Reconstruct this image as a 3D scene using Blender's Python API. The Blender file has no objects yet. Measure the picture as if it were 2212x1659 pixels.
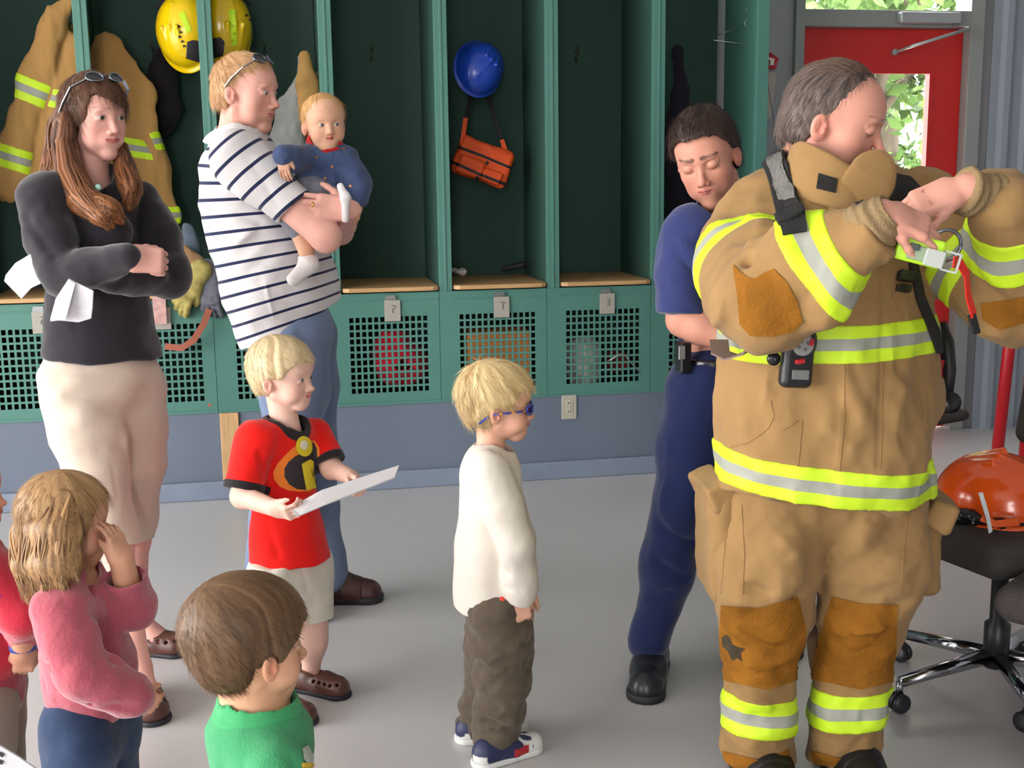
import bpy, math
import numpy as np
from mathutils import Vector, Matrix
from mathutils.bvhtree import BVHTree

# ------------------------------------------------------------------ camera, sky, sun, exposure
W, H = 2212.0, 1659.0
CX, CY = W / 2, H / 2
FPX, PITCH, ROLL, YAW, HC = 2565.68, 0.1737875, -0.01279833, 0.18799246, 1.42
S = bpy.context.scene
COL = S.collection
cd = bpy.data.cameras.new('camera'); cam = bpy.data.objects.new('camera', cd); COL.objects.link(cam)
cd.sensor_width = 36.0; cd.lens = 36.0 * FPX / W; cd.clip_start = 0.05; cd.clip_end = 200
def _basis():
    F = np.array([0, math.cos(PITCH), -math.sin(PITCH)]); R = np.array([1., 0, 0]); U = np.cross(R, F)
    c, s = math.cos(ROLL), math.sin(ROLL)
    return F, R * c + U * s, U * c - R * s
FB, RB, UB = _basis()                       # camera axes in the "facing" frame (x right, y ahead, z up)
cw, sw = math.cos(YAW), math.sin(YAW)
ROT = np.array([[cw, sw, 0], [-sw, cw, 0], [0, 0, 1.0]])      # facing frame -> room frame
def to_room(v): return np.asarray(v, float) @ ROT.T
_R, _U, _F = ROT @ RB, ROT @ UB, ROT @ FB
cam.matrix_world = Matrix(((_R[0], _U[0], -_F[0], 0), (_R[1], _U[1], -_F[1], 0), (_R[2], _U[2], -_F[2], HC), (0, 0, 0, 1)))
S.camera = cam
S.view_settings.view_transform = 'Standard'; S.view_settings.look = 'None'
S.view_settings.gamma = 1.0; S.view_settings.use_curve_mapping = False
S.view_settings.exposure = 0.0
try:
    S.cycles.use_denoising = True; S.cycles.max_bounces = 8; S.cycles.transparent_max_bounces = 12
    S.cycles.caustics_reflective = False; S.cycles.caustics_refractive = False; S.cycles.sample_clamp_indirect = 6
except Exception: pass
world = bpy.data.worlds.new('sky'); S.world = world; world.use_nodes = True
wn = world.node_tree.nodes; wl = world.node_tree.links
bg = wn['Background']; bg.inputs[1].default_value = 12.0; bg.inputs[0].default_value = (1.0, 0.985, 0.965, 1)
sd = bpy.data.lights.new('sun', 'SUN'); sd.energy = 16.0; sd.angle = 0.01; sd.color = (1, .95, .86)
sun = bpy.data.objects.new('sun', sd); COL.objects.link(sun)
sun.rotation_euler = Vector((0.50, 0.36, -0.80)).to_track_quat('-Z', 'Y').to_euler()
def portal(loc, direction, sx, sy):
    l = bpy.data.lights.new('daylight_portal', 'AREA'); l.shape = 'RECTANGLE'; l.size = sx; l.size_y = sy
    o = bpy.data.objects.new('daylight_portal', l); COL.objects.link(o); o.location = loc
    o.rotation_euler = Vector(direction).to_track_quat('-Z', 'Z').to_euler()
    l.cycles.is_portal = True
# open vehicle bays: the long one beside the group, and one behind the camera
portal((-4.2, 1.3, 1.75), (1, 0, 0), 6.4, 3.5)
portal((-1.2, -4.2, 1.6), (0, 1, 0), 1.4, 3.2)

# ------------------------------------------------------------------ colours and materials
def lin(c):
    c = np.asarray(c, float)
    if c.max() > 1.0: c = c / 255.0
    return np.where(c <= 0.04045, c / 12.92, ((c + 0.055) / 1.055) ** 2.4)
def rgba(c): l = lin(c); return (float(l[0]), float(l[1]), float(l[2]), 1.0)
_mats = {}
def mat(name, col=None, rough=0.7, metal=0.0, bump=0.0, bscale=60.0, vcol=False, sheen=0.0, var=0.0, vscale=6.0,
        spec=0.5, coat=0.0, emit=None, sss=0.0, aniso=None):
    if name in _mats: return _mats[name]
    m = bpy.data.materials.new(name); m.use_nodes = True; nt = m.node_tree; b = nt.nodes['Principled BSDF']
    b.inputs['Roughness'].default_value = rough; b.inputs['Metallic'].default_value = metal
    b.inputs['Specular IOR Level'].default_value = spec
    if coat: b.inputs['Coat Weight'].default_value = coat; b.inputs['Coat Roughness'].default_value = .12
    if sheen: b.inputs['Sheen Weight'].default_value = sheen
    if sss:
        b.inputs['Subsurface Weight'].default_value = sss; b.inputs['Subsurface Radius'].default_value = (1, .35, .2)
        b.inputs['Subsurface Scale'].default_value = .006
    src = None
    if vcol:
        a = nt.nodes.new('ShaderNodeVertexColor'); a.layer_name = 'Col'; src = a.outputs[0]
    elif col is not None:
        b.inputs['Base Color'].default_value = rgba(col)
    tc = nt.nodes.new('ShaderNodeTexCoord')
    mp = nt.nodes.new('ShaderNodeMapping'); nt.links.new(tc.outputs['Object'], mp.inputs[0])
    if aniso: mp.inputs['Scale'].default_value = aniso
    if var:
        n = nt.nodes.new('ShaderNodeTexNoise'); n.inputs['Scale'].default_value = vscale; n.inputs['Detail'].default_value = 5
        nt.links.new(mp.outputs[0], n.inputs[0])
        mr = nt.nodes.new('ShaderNodeMapRange'); mr.inputs[1].default_value = .3; mr.inputs[2].default_value = .7
        mr.inputs[3].default_value = 1 - var; mr.inputs[4].default_value = 1 + var
        nt.links.new(n.outputs[0], mr.inputs[0])
        mx = nt.nodes.new('ShaderNodeMix'); mx.data_type = 'RGBA'; mx.blend_type = 'MULTIPLY'; mx.inputs[0].default_value = 1
        if src is None: mx.inputs[6].default_value = rgba(col)
        else: nt.links.new(src, mx.inputs[6])
        nt.links.new(mr.outputs[0], mx.inputs[7]); src = mx.outputs[2]
    if src is not None: nt.links.new(src, b.inputs['Base Color'])
    if bump:
        n = nt.nodes.new('ShaderNodeTexNoise'); n.inputs['Scale'].default_value = bscale; n.inputs['Detail'].default_value = 3
        nt.links.new(mp.outputs[0], n.inputs[0])
        bp = nt.nodes.new('ShaderNodeBump'); bp.inputs['Strength'].default_value = bump; bp.inputs['Distance'].default_value = .01
        nt.links.new(n.outputs[0], bp.inputs['Height']); nt.links.new(bp.outputs[0], b.inputs['Normal'])
    if emit: b.inputs['Emission Color'].default_value = rgba(col); b.inputs['Emission Strength'].default_value = emit
    _mats[name] = m
    return m

# ------------------------------------------------------------------ objects
LOC = {}
def tag(o, label=None, cat=None, group=None, kind=None):
    if label: o['label'] = label
    if cat: o['category'] = cat
    if group: o['group'] = group
    if kind: o['kind'] = kind
    return o
def thing(name, loc, label, cat, group=None):
    o = bpy.data.objects.new(name, None); COL.objects.link(o); o.empty_display_size = .1
    o.location = tuple(loc); LOC[o.name] = np.array(loc, float)
    return tag(o, label, cat, group)
def mk(name, v, f, m, parent=None, loc=None, col=None, t=None, mi=None, smooth=True, bevel=0):
    """one mesh object from world-space vertices v and faces f (an (n,4)/(n,3) array or a list)"""
    v = np.asarray(v, float)
    base = LOC[parent.name] if parent is not None else (np.array(loc, float) if loc is not None else np.array([v[:, 0].mean(), v[:, 1].mean(), v[:, 2].min()]))
    me = bpy.data.meshes.new(name)
    if isinstance(f, np.ndarray) and f.ndim == 2:
        n, k = f.shape
        me.vertices.add(len(v)); me.vertices.foreach_set('co', (v - (base if parent is None else base)).astype(np.float32).ravel())
        me.loops.add(n * k); me.loops.foreach_set('vertex_index', f.astype(np.int32).ravel())
        me.polygons.add(n); me.polygons.foreach_set('loop_start', (np.arange(n) * k).astype(np.int32))
        me.update(calc_edges=True)
    else:
        me.from_pydata((v - base).tolist(), [], [tuple(int(i) for i in q) for q in f])
    ms = m if isinstance(m, (list, tuple)) else [m]
    for x in ms: me.materials.append(x)
    if mi is not None: me.polygons.foreach_set('material_index', np.asarray(mi, np.int32))
    if smooth: me.polygons.foreach_set('use_smooth', np.ones(len(me.polygons), bool))
    if col is not None:
        a = me.color_attributes.new('Col', 'FLOAT_COLOR', 'POINT')
        a.data.foreach_set('color', np.concatenate([np.clip(col, 0, 1), np.ones((len(v), 1))], 1).astype(np.float32).ravel())
    if t is not None:
        a = me.attributes.new('t', 'FLOAT', 'POINT'); a.data.foreach_set('value', np.asarray(t, np.float32))
    me.update()
    o = bpy.data.objects.new(name, me); COL.objects.link(o)
    if parent is not None:
        o.parent = parent; LOC[o.name] = LOC[parent.name]
    else:
        o.location = tuple(base); LOC[o.name] = base
    if bevel:
        b = o.modifiers.new('bevel', 'BEVEL'); b.width = bevel; b.segments = 2; b.limit_method = 'ANGLE'
    return o
class MB:
    """collects boxes, tubes and sheets into one mesh"""
    def __init__(s): s.v = []; s.f = []; s.m = []
    def add(s, v, f, m=0):
        n = len(s.v); s.v += [tuple(map(float, p)) for p in v]; s.f += [tuple(i + n for i in q) for q in f]; s.m += [m] * len(f); return s
    def box(s, x0, x1, y0, y1, z0, z1, m=0, R=None, c=None):
        v = np.array([(x, y, z) for x in (x0, x1) for y in (y0, y1) for z in (z0, z1)], float)
        if R is not None: v = (v - c) @ np.asarray(R).T + c
        return s.add(v, [(0, 1, 3, 2), (4, 6, 7, 5), (0, 4, 5, 1), (2, 3, 7, 6), (0, 2, 6, 4), (1, 5, 7, 3)], m)
    def obox(s, c, half, R, m=0):
        v = np.array([(x, y, z) for x in (-1, 1) for y in (-1, 1) for z in (-1, 1)], float) * half
        return s.add(v @ np.asarray(R, float).T + c, [(0, 1, 3, 2), (4, 6, 7, 5), (0, 4, 5, 1), (2, 3, 7, 6), (0, 2, 6, 4), (1, 5, 7, 3)], m)
    def tube(s, pts, r, n=10, m=0, flat=None, up=None):
        """swept tube (or strap when flat=(width, thickness)) through pts"""
        P = np.array(pts, float); k = len(P); rr = np.broadcast_to(np.asarray(r, float), (k,))
        T = np.gradient(P, axis=0); T /= np.linalg.norm(T, axis=1)[:, None] + 1e-12
        a = np.array(up if up is not None else ((0, 0, 1) if abs(T[0][2]) < .9 else (1, 0, 0)), float); vs = []
        for i in range(k):
            a = a - T[i] * (a @ T[i]); a /= np.linalg.norm(a) + 1e-12; b = np.cross(T[i], a)
            if flat:
                w, h = flat; ring = [(-w, -h), (w, -h), (w, h), (-w, h)]
                vs += [P[i] + b * x + a * y for x, y in ring]
            else:
                vs += [P[i] + rr[i] * (a * math.cos(q) + b * math.sin(q)) for q in np.arange(n) * 2 * math.pi / n]
        if flat: n = 4
        f = [(i * n + j, i * n + (j + 1) % n, (i + 1) * n + (j + 1) % n, (i + 1) * n + j) for i in range(k - 1) for j in range(n)]
        f += [tuple(range(n))[::-1], tuple((k - 1) * n + j for j in range(n))]
        return s.add(vs, f, m)
    def lathe(s, c, prof, axis=(0, 0, 1), n=24, m=0):
        """profile of (radius, height) along axis"""
        A = np.array(axis, float); A /= np.linalg.norm(A); b = np.cross(A, (1, 0, 0) if abs(A[0]) < .9 else (0, 1, 0)); b /= np.linalg.norm(b); d = np.cross(A, b)
        vs = [np.array(c) + A * h + r * (b * math.cos(q) + d * math.sin(q)) for r, h in prof for q in np.arange(n) * 2 * math.pi / n]
        k = len(prof)
        f = [(i * n + j, i * n + (j + 1) % n, (i + 1) * n + (j + 1) % n, (i + 1) * n + j) for i in range(k - 1) for j in range(n)]
        f += [tuple(range(n))[::-1], tuple((k - 1) * n + j for j in range(n))]
        return s.add(vs, f, m)
    def build(s, name, m, parent=None, loc=None, smooth=False, bevel=0, room=True):
        v = np.array(s.v, float)
        if not room: v = to_room(v)
        return mk(name, v, s.f, m, parent, loc, mi=s.m, smooth=smooth, bevel=bevel)
def struct(o): o['kind'] = 'structure'; return o
def ray(px, py):
    d = FB + RB * (px - CX) / FPX - UB * (py - CY) / FPX
    return d
def P(px, py, d):
    """point of the facing frame seen at pixel (px, py), d metres ahead of the camera (horizontal)"""
    r = ray(px, py); return r * (d / r[1]) + [0, 0, HC]
def PR(px, py, Y):
    """point of the room frame on the plane y = Y"""
    r = ROT @ ray(px, py); return r * (Y / r[1]) + [0, 0, HC]
def scale_at(p):
    """metres per pixel at a point of the facing frame"""
    return float((np.asarray(p) - [0, 0, HC]) @ FB) / FPX
# ------------------------------------------------------------------ implicit-surface modelling
_rng = np.random.RandomState(7)
_LAT = _rng.rand(32, 32, 32).astype(np.float32) * 2 - 1
def noise(p, seed=0):
    p = np.asarray(p, np.float32) + np.float32(seed * 7.31); i = np.floor(p).astype(np.int32); f = p - i; f = f * f * (3 - 2 * f)
    a = i & 31; b = (i + 1) & 31; r = 0
    for dx in (0, 1):
        for dy in (0, 1):
            for dz in (0, 1):
                w = (f[:, 0] if dx else 1 - f[:, 0]) * (f[:, 1] if dy else 1 - f[:, 1]) * (f[:, 2] if dz else 1 - f[:, 2])
                r = r + w * _LAT[(b if dx else a)[:, 0], (b if dy else a)[:, 1], (b if dz else a)[:, 2]]
    return r
def fbm(p, seed=0, o=3):
    r = 0; a = 1.0
    for k in range(o): r = r + a * noise(np.asarray(p) * (2 ** k), seed + k * 3); a *= .5
    return r
def nrm(v): v = np.asarray(v, float); return v / (np.linalg.norm(v) + 1e-12)
class Cone:
    """tapered capsule; n, s flatten it along direction n by factor s"""
    def __init__(s, a, b, ra, rb=None, n=None, sq=1.0):
        s.a = np.asarray(a, float); s.b = np.asarray(b, float); s.ra = ra; s.rb = ra if rb is None else rb
        s.n = None if n is None else nrm(n); s.sq = sq
        m = max(s.ra, s.rb) * max(1.0, sq); s.lo = np.minimum(s.a, s.b) - m; s.hi = np.maximum(s.a, s.b) + m
    def __call__(s, X, Y, Z):
        ab = s.b - s.a; L = ab @ ab + 1e-12
        x = X - s.a[0]; y = Y - s.a[1]; z = Z - s.a[2]
        t = np.clip((x * ab[0] + y * ab[1] + z * ab[2]) / L, 0, 1)
        x = x - t * ab[0]; y = y - t * ab[1]; z = z - t * ab[2]
        if s.n is not None:
            q = (x * s.n[0] + y * s.n[1] + z * s.n[2]) * (1 / s.sq - 1)
            x = x + q * s.n[0]; y = y + q * s.n[1]; z = z + q * s.n[2]
        return np.sqrt(x * x + y * y + z * z) - (s.ra + t * (s.rb - s.ra))
class Ell:
    def __init__(s, c, r, R=None):
        s.c = np.asarray(c, float); s.r = np.asarray(r, float) * np.ones(3); s.R = np.eye(3) if R is None else np.asarray(R, float)
        m = np.abs(s.R) @ s.r; s.lo = s.c - m; s.hi = s.c + m
    def __call__(s, X, Y, Z):
        x = X - s.c[0]; y = Y - s.c[1]; z = Z - s.c[2]; R = s.R
        q = [(x * R[0, i] + y * R[1, i] + z * R[2, i]) for i in range(3)]
        k0 = np.sqrt(sum((q[i] / s.r[i]) ** 2 for i in range(3))); k1 = np.sqrt(sum((q[i] / s.r[i] ** 2) ** 2 for i in range(3)))
        return k0 * (k0 - 1) / (k1 + 1e-9)
class Box:
    def __init__(s, c, h, R=None, rad=0.0):
        s.c = np.asarray(c, float); s.h = np.asarray(h, float); s.R = np.eye(3) if R is None else np.asarray(R, float); s.rad = rad
        m = np.abs(s.R) @ s.h; s.lo = s.c - m; s.hi = s.c + m
    def __call__(s, X, Y, Z):
        x = X - s.c[0]; y = Y - s.c[1]; z = Z - s.c[2]; R = s.R
        q = [np.abs(x * R[0, i] + y * R[1, i] + z * R[2, i]) - s.h[i] + s.rad for i in range(3)]
        o = np.sqrt(sum(np.maximum(a, 0) ** 2 for a in q)); return o + np.minimum(np.maximum(np.maximum(q[0], q[1]), q[2]), 0) - s.rad
class Half:
    """the half space on the side the normal points away from"""
    def __init__(s, p, n): s.p = np.asarray(p, float); s.n = nrm(n); s.lo = None
    def __call__(s, X, Y, Z): return (X - s.p[0]) * s.n[0] + (Y - s.p[1]) * s.n[1] + (Z - s.p[2]) * s.n[2]
class Grp:
    """several prims united first"""
    def __init__(s, prims, k=0.01, grow=0.0):
        s.p = prims; s.k = k; s.g = grow; s.lo = np.min([q.lo for q in prims], 0) - grow; s.hi = np.max([q.hi for q in prims], 0) + grow
    def __call__(s, X, Y, Z):
        f = s.p[0](X, Y, Z)
        for q in s.p[1:]: f = smin(f, q(X, Y, Z), s.k)
        return f - s.g
def smin(a, b, k):
    if k <= 0: return np.minimum(a, b)
    h = np.maximum(k - np.abs(a - b), 0) / k; return np.minimum(a, b) - h * h * k * .25
def smax(a, b, k): return -smin(-a, -b, k)
def nets(f, o, h):
    s = f < 0; n = np.array(f.shape)
    c = np.zeros(n - 1, np.int8)
    for a in (0, 1):
        for b in (0, 1):
            for d in (0, 1): c += s[a:n[0] - 1 + a, b:n[1] - 1 + b, d:n[2] - 1 + d]
    act = (c > 0) & (c < 8); ijk = np.argwhere(act); idx = np.full(act.shape, -1, np.int32); idx[act] = np.arange(len(ijk))
    if not len(ijk): return np.zeros((0, 3)), np.zeros((0, 4), int)
    acc = np.zeros((len(ijk), 3), np.float32); cnt = np.zeros(len(ijk), np.float32)
    cs = [(a, b, d) for a in (0, 1) for b in (0, 1) for d in (0, 1)]
    for p in cs:
        for ax in range(3):
            if p[ax]: continue
            q = list(p); q[ax] = 1
            fa = f[ijk[:, 0] + p[0], ijk[:, 1] + p[1], ijk[:, 2] + p[2]]; fb = f[ijk[:, 0] + q[0], ijk[:, 1] + q[1], ijk[:, 2] + q[2]]
            m = (fa < 0) != (fb < 0); t = np.where(m, fa / (fa - fb + 1e-20), 0)
            for k in range(3): acc[:, k] += m * (p[k] + (t if k == ax else 0))
            cnt += m
    v = o + h * (ijk + acc / cnt[:, None]); quads = []
    for ax in range(3):
        u, w = (ax + 1) % 3, (ax + 2) % 3
        sl0 = [slice(None)] * 3; sl1 = [slice(None)] * 3; sl0[ax] = slice(0, n[ax] - 1); sl1[ax] = slice(1, n[ax])
        a = s[tuple(sl0)]; e = a != s[tuple(sl1)]
        sl = [slice(None)] * 3; sl[u] = slice(1, n[u] - 1); sl[w] = slice(1, n[w] - 1)
        off = np.array([0, 0, 0]); off[u] = 1; off[w] = 1
        E = np.argwhere(e[tuple(sl)]) + off
        if not len(E): continue
        du = np.zeros(3, int); du[u] = 1; dw = np.zeros(3, int); dw[w] = 1
        g = lambda A: idx[A[:, 0], A[:, 1], A[:, 2]]
        q = np.stack([g(E - du - dw), g(E - dw), g(E), g(E - du)], 1)
        ins = a[E[:, 0], E[:, 1], E[:, 2]]; q[~ins] = q[~ins][:, ::-1]; quads.append(q)
    return v, np.concatenate(quads)
class Shape:
    def __init__(s): s.ops = []
    def add(s, p, k=0.0): s.ops.append(('a', p, k)); return s
    def cut(s, p, k=0.0): s.ops.append(('c', p, k)); return s
    def keep(s, p, k=0.0): s.ops.append(('k', p, k)); return s
    def disp(s, fn, band=0.03): s.ops.append(('d', fn, band)); return s
    def ext(s, other): s.ops += other.ops; return s
    def bounds(s, pad=0.02):
        L = [p for o, p, k in s.ops if o == 'a']
        return np.min([p.lo for p in L], 0) - pad, np.max([p.hi for p in L], 0) + pad
    def field(s, lo, hi, h):
        lo = np.asarray(lo, float); n = np.ceil((np.asarray(hi) - lo) / h).astype(int) + 1
        f = np.full(n, .2, np.float32); ax = [(lo[i] + h * np.arange(n[i])).astype(np.float32) for i in range(3)]
        for o, p, k in s.ops:
            if o == 'd':
                m = np.argwhere(np.abs(f) < k)
                if len(m):
                    pts = np.stack([ax[i][m[:, i]] for i in range(3)], 1); f[m[:, 0], m[:, 1], m[:, 2]] += p(pts).astype(np.float32)
                continue
            if o == 'k' or p.lo is None:
                sl = [slice(0, n[i]) for i in range(3)]
            else:
                mg = max(k, .0) + 2 * h + .01
                sl = [slice(max(0, int((p.lo[i] - mg - lo[i]) / h)), min(n[i], max(0, int((p.hi[i] + mg - lo[i]) / h) + 2))) for i in range(3)]
                if any(q.stop <= q.start for q in sl): continue
            X, Y, Z = ax[0][sl[0]][:, None, None], ax[1][sl[1]][None, :, None], ax[2][sl[2]][None, None, :]
            g = f[tuple(sl)]; d = p(X, Y, Z)
            if o == 'a': r = smin(g, d, k)
            elif o == 'c': r = smax(g, -d, k)
            else: r = smax(g, d, k)
            f[tuple(sl)] = r
        return f
    def mesh(s, h, fine=(), pad=.02):
        """surface at voxel size h, finer inside the boxes of fine = [(lo, hi, h2), ...]"""
        lo, hi = s.bounds(pad); v, q = nets(s.field(lo, hi, h), lo, h)
        if fine:
            keepm = np.ones(len(q), bool); c = v[q].mean(1)
            for a, b, _ in fine: keepm &= ~(np.all(c > a + 0, 1) & np.all(c < b - 0, 1))
            q = q[keepm]; V = [v]; Q = [q]; n = len(v)
            for a, b, hh in fine:
                v2, q2 = nets(s.field(np.asarray(a) - h, np.asarray(b) + h, hh), np.asarray(a) - h, hh)
                c2 = v2[q2].mean(1); ok = np.all(c2 > np.asarray(a) - h * .6, 1) & np.all(c2 < np.asarray(b) + h * .6, 1)
                V.append(v2); Q.append(q2[ok] + n); n += len(v2)
            v = np.concatenate(V); q = np.concatenate(Q); u, inv = np.unique(q, return_inverse=True); v = v[u]; q = inv.reshape(-1, 4)
        return v, q
def seg_dist(p, a, b):
    a = np.asarray(a, float); ab = np.asarray(b, float) - a; t = np.clip((p - a) @ ab / (ab @ ab + 1e-12), 0, 1)
    return np.linalg.norm(p - a - t[:, None] * ab, axis=1), t
def folds(segs, front=None):
    """ridge (+) or crease (-) displacement along segments (a, b, width, depth)"""
    def fn(p):
        r = np.zeros(len(p))
        for a, b, w, dp in segs:
            d, t = seg_dist(p, a, b); r -= dp * np.exp(-(d / w) ** 2)
        return r
    return fn
def crumple(amp, scale, seed=0, stretch=(1, 1, 1), o=3, ridged=False):
    st = np.asarray(stretch, float)
    def fn(p):
        n = fbm(p * scale * st, seed, o)
        if ridged: n = 1 - 2 * np.abs(n)
        return -amp * n
    return fn
def rotz(a): c, s = math.cos(a), math.sin(a); return np.array([[c, -s, 0], [s, c, 0], [0, 0, 1.]])
def roty(a): c, s = math.cos(a), math.sin(a); return np.array([[c, 0, s], [0, 1, 0], [-s, 0, c]])
def rotx(a): c, s = math.cos(a), math.sin(a); return np.array([[1, 0, 0], [0, c, -s], [0, s, c]])
def fmk(name, v, f, m, parent=None, **k): return mk(name, to_room(v), f, m, parent, **k)
def fthing(name, p, label, cat, group=None): return thing(name, to_room(p), label, cat, group)
def shape_obj(name, sh, h, m, parent, col=None, t=None, fine=(), **k):
    v, q = sh.mesh(h, fine)
    return fmk(name, v, q, m, parent, col=None if col is None else col(v), t=None if t is None else t(v), **k)
def bvh_of(o):
    me = o.data; b = LOC[o.name]; v = np.empty(len(me.vertices) * 3, np.float32); me.vertices.foreach_get('co', v)
    v = v.reshape(-1, 3) + b
    return BVHTree.FromPolygons([tuple(x) for x in (v @ ROT).tolist()], [tuple(p.vertices) for p in me.polygons])
def decal(name, bvh, c, ux, uy, n, nx, ny, fn, mats, parent, off=.0015, depth=.25, col=None, thick=.0):
    """cloth print or patch: a fine grid c + a*ux + b*uy (a, b in -1..1) laid on a surface along n; fn(a, b) gives a material index or -1"""
    c = np.asarray(c, float); ux = np.asarray(ux, float); uy = np.asarray(uy, float); n = nrm(n); idx = {}; V = []; F = []; MI = []
    def vert(i, j):
        if (i, j) in idx: return idx[(i, j)]
        a = i / nx * 2 - 1; b = j / ny * 2 - 1; p = c + a * ux + b * uy - n * depth
        hit = bvh.ray_cast(Vector(p), Vector(n), depth * 2)
        if hit[0] is None: idx[(i, j)] = None; return None
        V.append(np.array(hit[0]) - n * off); idx[(i, j)] = len(V) - 1; return idx[(i, j)]
    A, B = np.meshgrid((np.arange(nx) + .5) / nx * 2 - 1, (np.arange(ny) + .5) / ny * 2 - 1, indexing='ij')
    M = fn(A, B)
    for i in range(nx):
        for j in range(ny):
            if M[i, j] < 0: continue
            q = [vert(i, j), vert(i + 1, j), vert(i + 1, j + 1), vert(i, j + 1)]
            if any(k is None for k in q): continue
            pp = [V[k][1] for k in q]
            if max(pp) - min(pp) > .04: continue
            F.append(q); MI.append(int(M[i, j]))
    if not F: return None
    return fmk(name, np.array(V), np.array(F), mats, parent, mi=MI)
def patch(name, bvh, poly_px, d, m, parent, n=36, off=.002, view=True):
    """a flat piece sewn on: polygon in photo pixels laid on the surface along the line of sight"""
    poly = np.array(poly_px, float); lo, hi = poly.min(0), poly.max(0)
    def inside(x, y):
        r = np.zeros(x.shape, bool); k = len(poly)
        for i in range(k):
            x0, y0 = poly[i]; x1, y1 = poly[(i + 1) % k]
            cnd = ((y0 > y) != (y1 > y)) & (x < (x1 - x0) * (y - y0) / (y1 - y0 + 1e-9) + x0); r ^= cnd
        return r
    nx = n; ny = max(4, int(n * (hi[1] - lo[1]) / (hi[0] - lo[0] + 1e-6))); ny = min(ny, 4 * n)
    X, Y = np.meshgrid(lo[0] + (np.arange(nx) + .5) / nx * (hi[0] - lo[0]), lo[1] + (np.arange(ny) + .5) / ny * (hi[1] - lo[1]), indexing='ij')
    M = inside(X, Y); V = []; F = []; idx = {}
    o = np.array([0, 0, HC])
    def vert(i, j):
        if (i, j) in idx: return idx[(i, j)]
        q = np.array([lo[0] + i / nx * (hi[0] - lo[0]), lo[1] + j / ny * (hi[1] - lo[1])])
        if not all(0 <= a < nx and 0 <= c < ny and M[a, c] for a in (i - 1, i) for c in (j - 1, j)):      # edge vertex: onto the outline
            A_ = poly; B_ = np.roll(poly, -1, 0); ab = B_ - A_; t_ = np.clip(((q - A_) * ab).sum(1) / ((ab * ab).sum(1) + 1e-9), 0, 1); pp_ = A_ + t_[:, None] * ab; q = pp_[np.argmin(((pp_ - q) ** 2).sum(1))]
        r = nrm(ray(q[0], q[1]))
        hit = bvh.ray_cast(Vector(o + r * (d * .6)), Vector(r), d)
        if hit[0] is None: idx[(i, j)] = None; return None
        V.append(np.array(hit[0]) + nrm(np.array(hit[1])) * off * (1 if np.dot(hit[1], r) < 0 else -1)); idx[(i, j)] = len(V) - 1; return idx[(i, j)]
    for i in range(nx):
        for j in range(ny):
            if not M[i, j]: continue
            q = [vert(i, j), vert(i, j + 1), vert(i + 1, j + 1), vert(i + 1, j)]
            if any(k is None for k in q): continue
            pp = [V[k][1] for k in q]
            if max(pp) - min(pp) > .05: continue
            F.append(q)
    if not F: return None
    V = np.array(V)
    return fmk(name, V, np.array(F), m, parent)
# ------------------------------------------------------------------ the room
YL, YW = 5.356, 5.906            # plane of the locker fronts, plane of the back wall
X0, LW = -1.3192, 0.50125        # first locker edge, locker width
ZB, ZC, ZS = 0.394, 0.905, 0.925 # locker bottom, cabinet top, bench top
XR = X0 + 7 * LW
floor_m = mat('floor_paint', (196, 194, 196), .30, var=.035, vscale=1.3, bump=.03, bscale=3, spec=.45)
wall_m = mat('wall_paint', (150, 152, 158), .75, var=.02, bump=.05, bscale=90)
knee_m = mat('knee_wall_paint', (100, 110, 127), .6, var=.03, vscale=3, bump=.05, bscale=60)
curb_m = mat('curb_paint', (120, 131, 149), .5, var=.08, vscale=9)
ceil_m = mat('ceiling_paint', (205, 205, 203), .9)
frame_m = mat('door_frame_paint', (138, 142, 140), .45)
b = MB(); b.box(-6.5, 4.6, -4.4, YW + .1, -.1, 0); struct(b.build('floor', floor_m))
b = MB(); b.box(-6.5, 4.7, -4.4, YW + .15, 3.6, 3.7); struct(b.build('ceiling', ceil_m))
DX0, DX1, DZ, TZ0, TZ1 = 2.66, 3.585, 2.13, 2.235, 2.72
b = MB()
for (x0, x1, z0, z1) in ((-6.5, DX0 - .05, 0, 3.6), (DX1 + .05, 4.6, 0, 3.6), (DX0 - .05, DX1 + .05, TZ1 + .05, 3.6)): b.box(x0, x1, YW, YW + .15, z0, z1)
struct(b.build('wall_back', wall_m))
b = MB(); b.box(XR, XR + .02, YL + .02, YW, 0, .394)
b.box(-6.5, XR, YL, YL + .1, 0, .394); struct(b.build('wall_knee', knee_m))
b = MB(); b.box(-6.5, XR + .03, YL - .03, YL, 0, .085); struct(b.build('baseboard_back', curb_m, bevel=.006))
b = MB()
for y0, y1, z0, z1 in ((-4.4, -1.9, 0, 3.6), (-1.9, 4.5, 3.5, 3.6), (4.5, YW, 0, 3.6)): b.box(-4.4, -4.25, y0, y1, z0, z1)
struct(b.build('wall_left', wall_m))
b = MB(); b.box(4.5, 4.65, -4.4, YW, 0, 3.6); struct(b.build('wall_right', wall_m))
b = MB(); b.box(-4.4, -1.9, -4.4, -4.25, 0, 3.6); b.box(-.5, 4.6, -4.4, -4.25, 0, 3.6); b.box(-1.9, -.5, -4.4, -4.25, 3.2, 3.6)
struct(b.build('wall_front', wall_m))
# corrugated grey sheeting beside the door
b = MB(); xs = DX1 + .13; prof = []
x = xs
while x < 4.5:
    prof += [(x, 0), (x + .05, 0), (x + .065, -.03), (x + .10, -.03), (x + .115, 0)]; x += .135
vs = []
for px_, dy in prof: vs += [(px_, YW - .035 + dy, 0), (px_, YW - .035 + dy, 3.6)]
b.add(vs, [(2 * i, 2 * i + 2, 2 * i + 3, 2 * i + 1) for i in range(len(prof) - 1)])
o = struct(b.build('trim_1', mat('corrugated_sheet', (140, 148, 158), .5, metal=.1))); 
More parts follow.
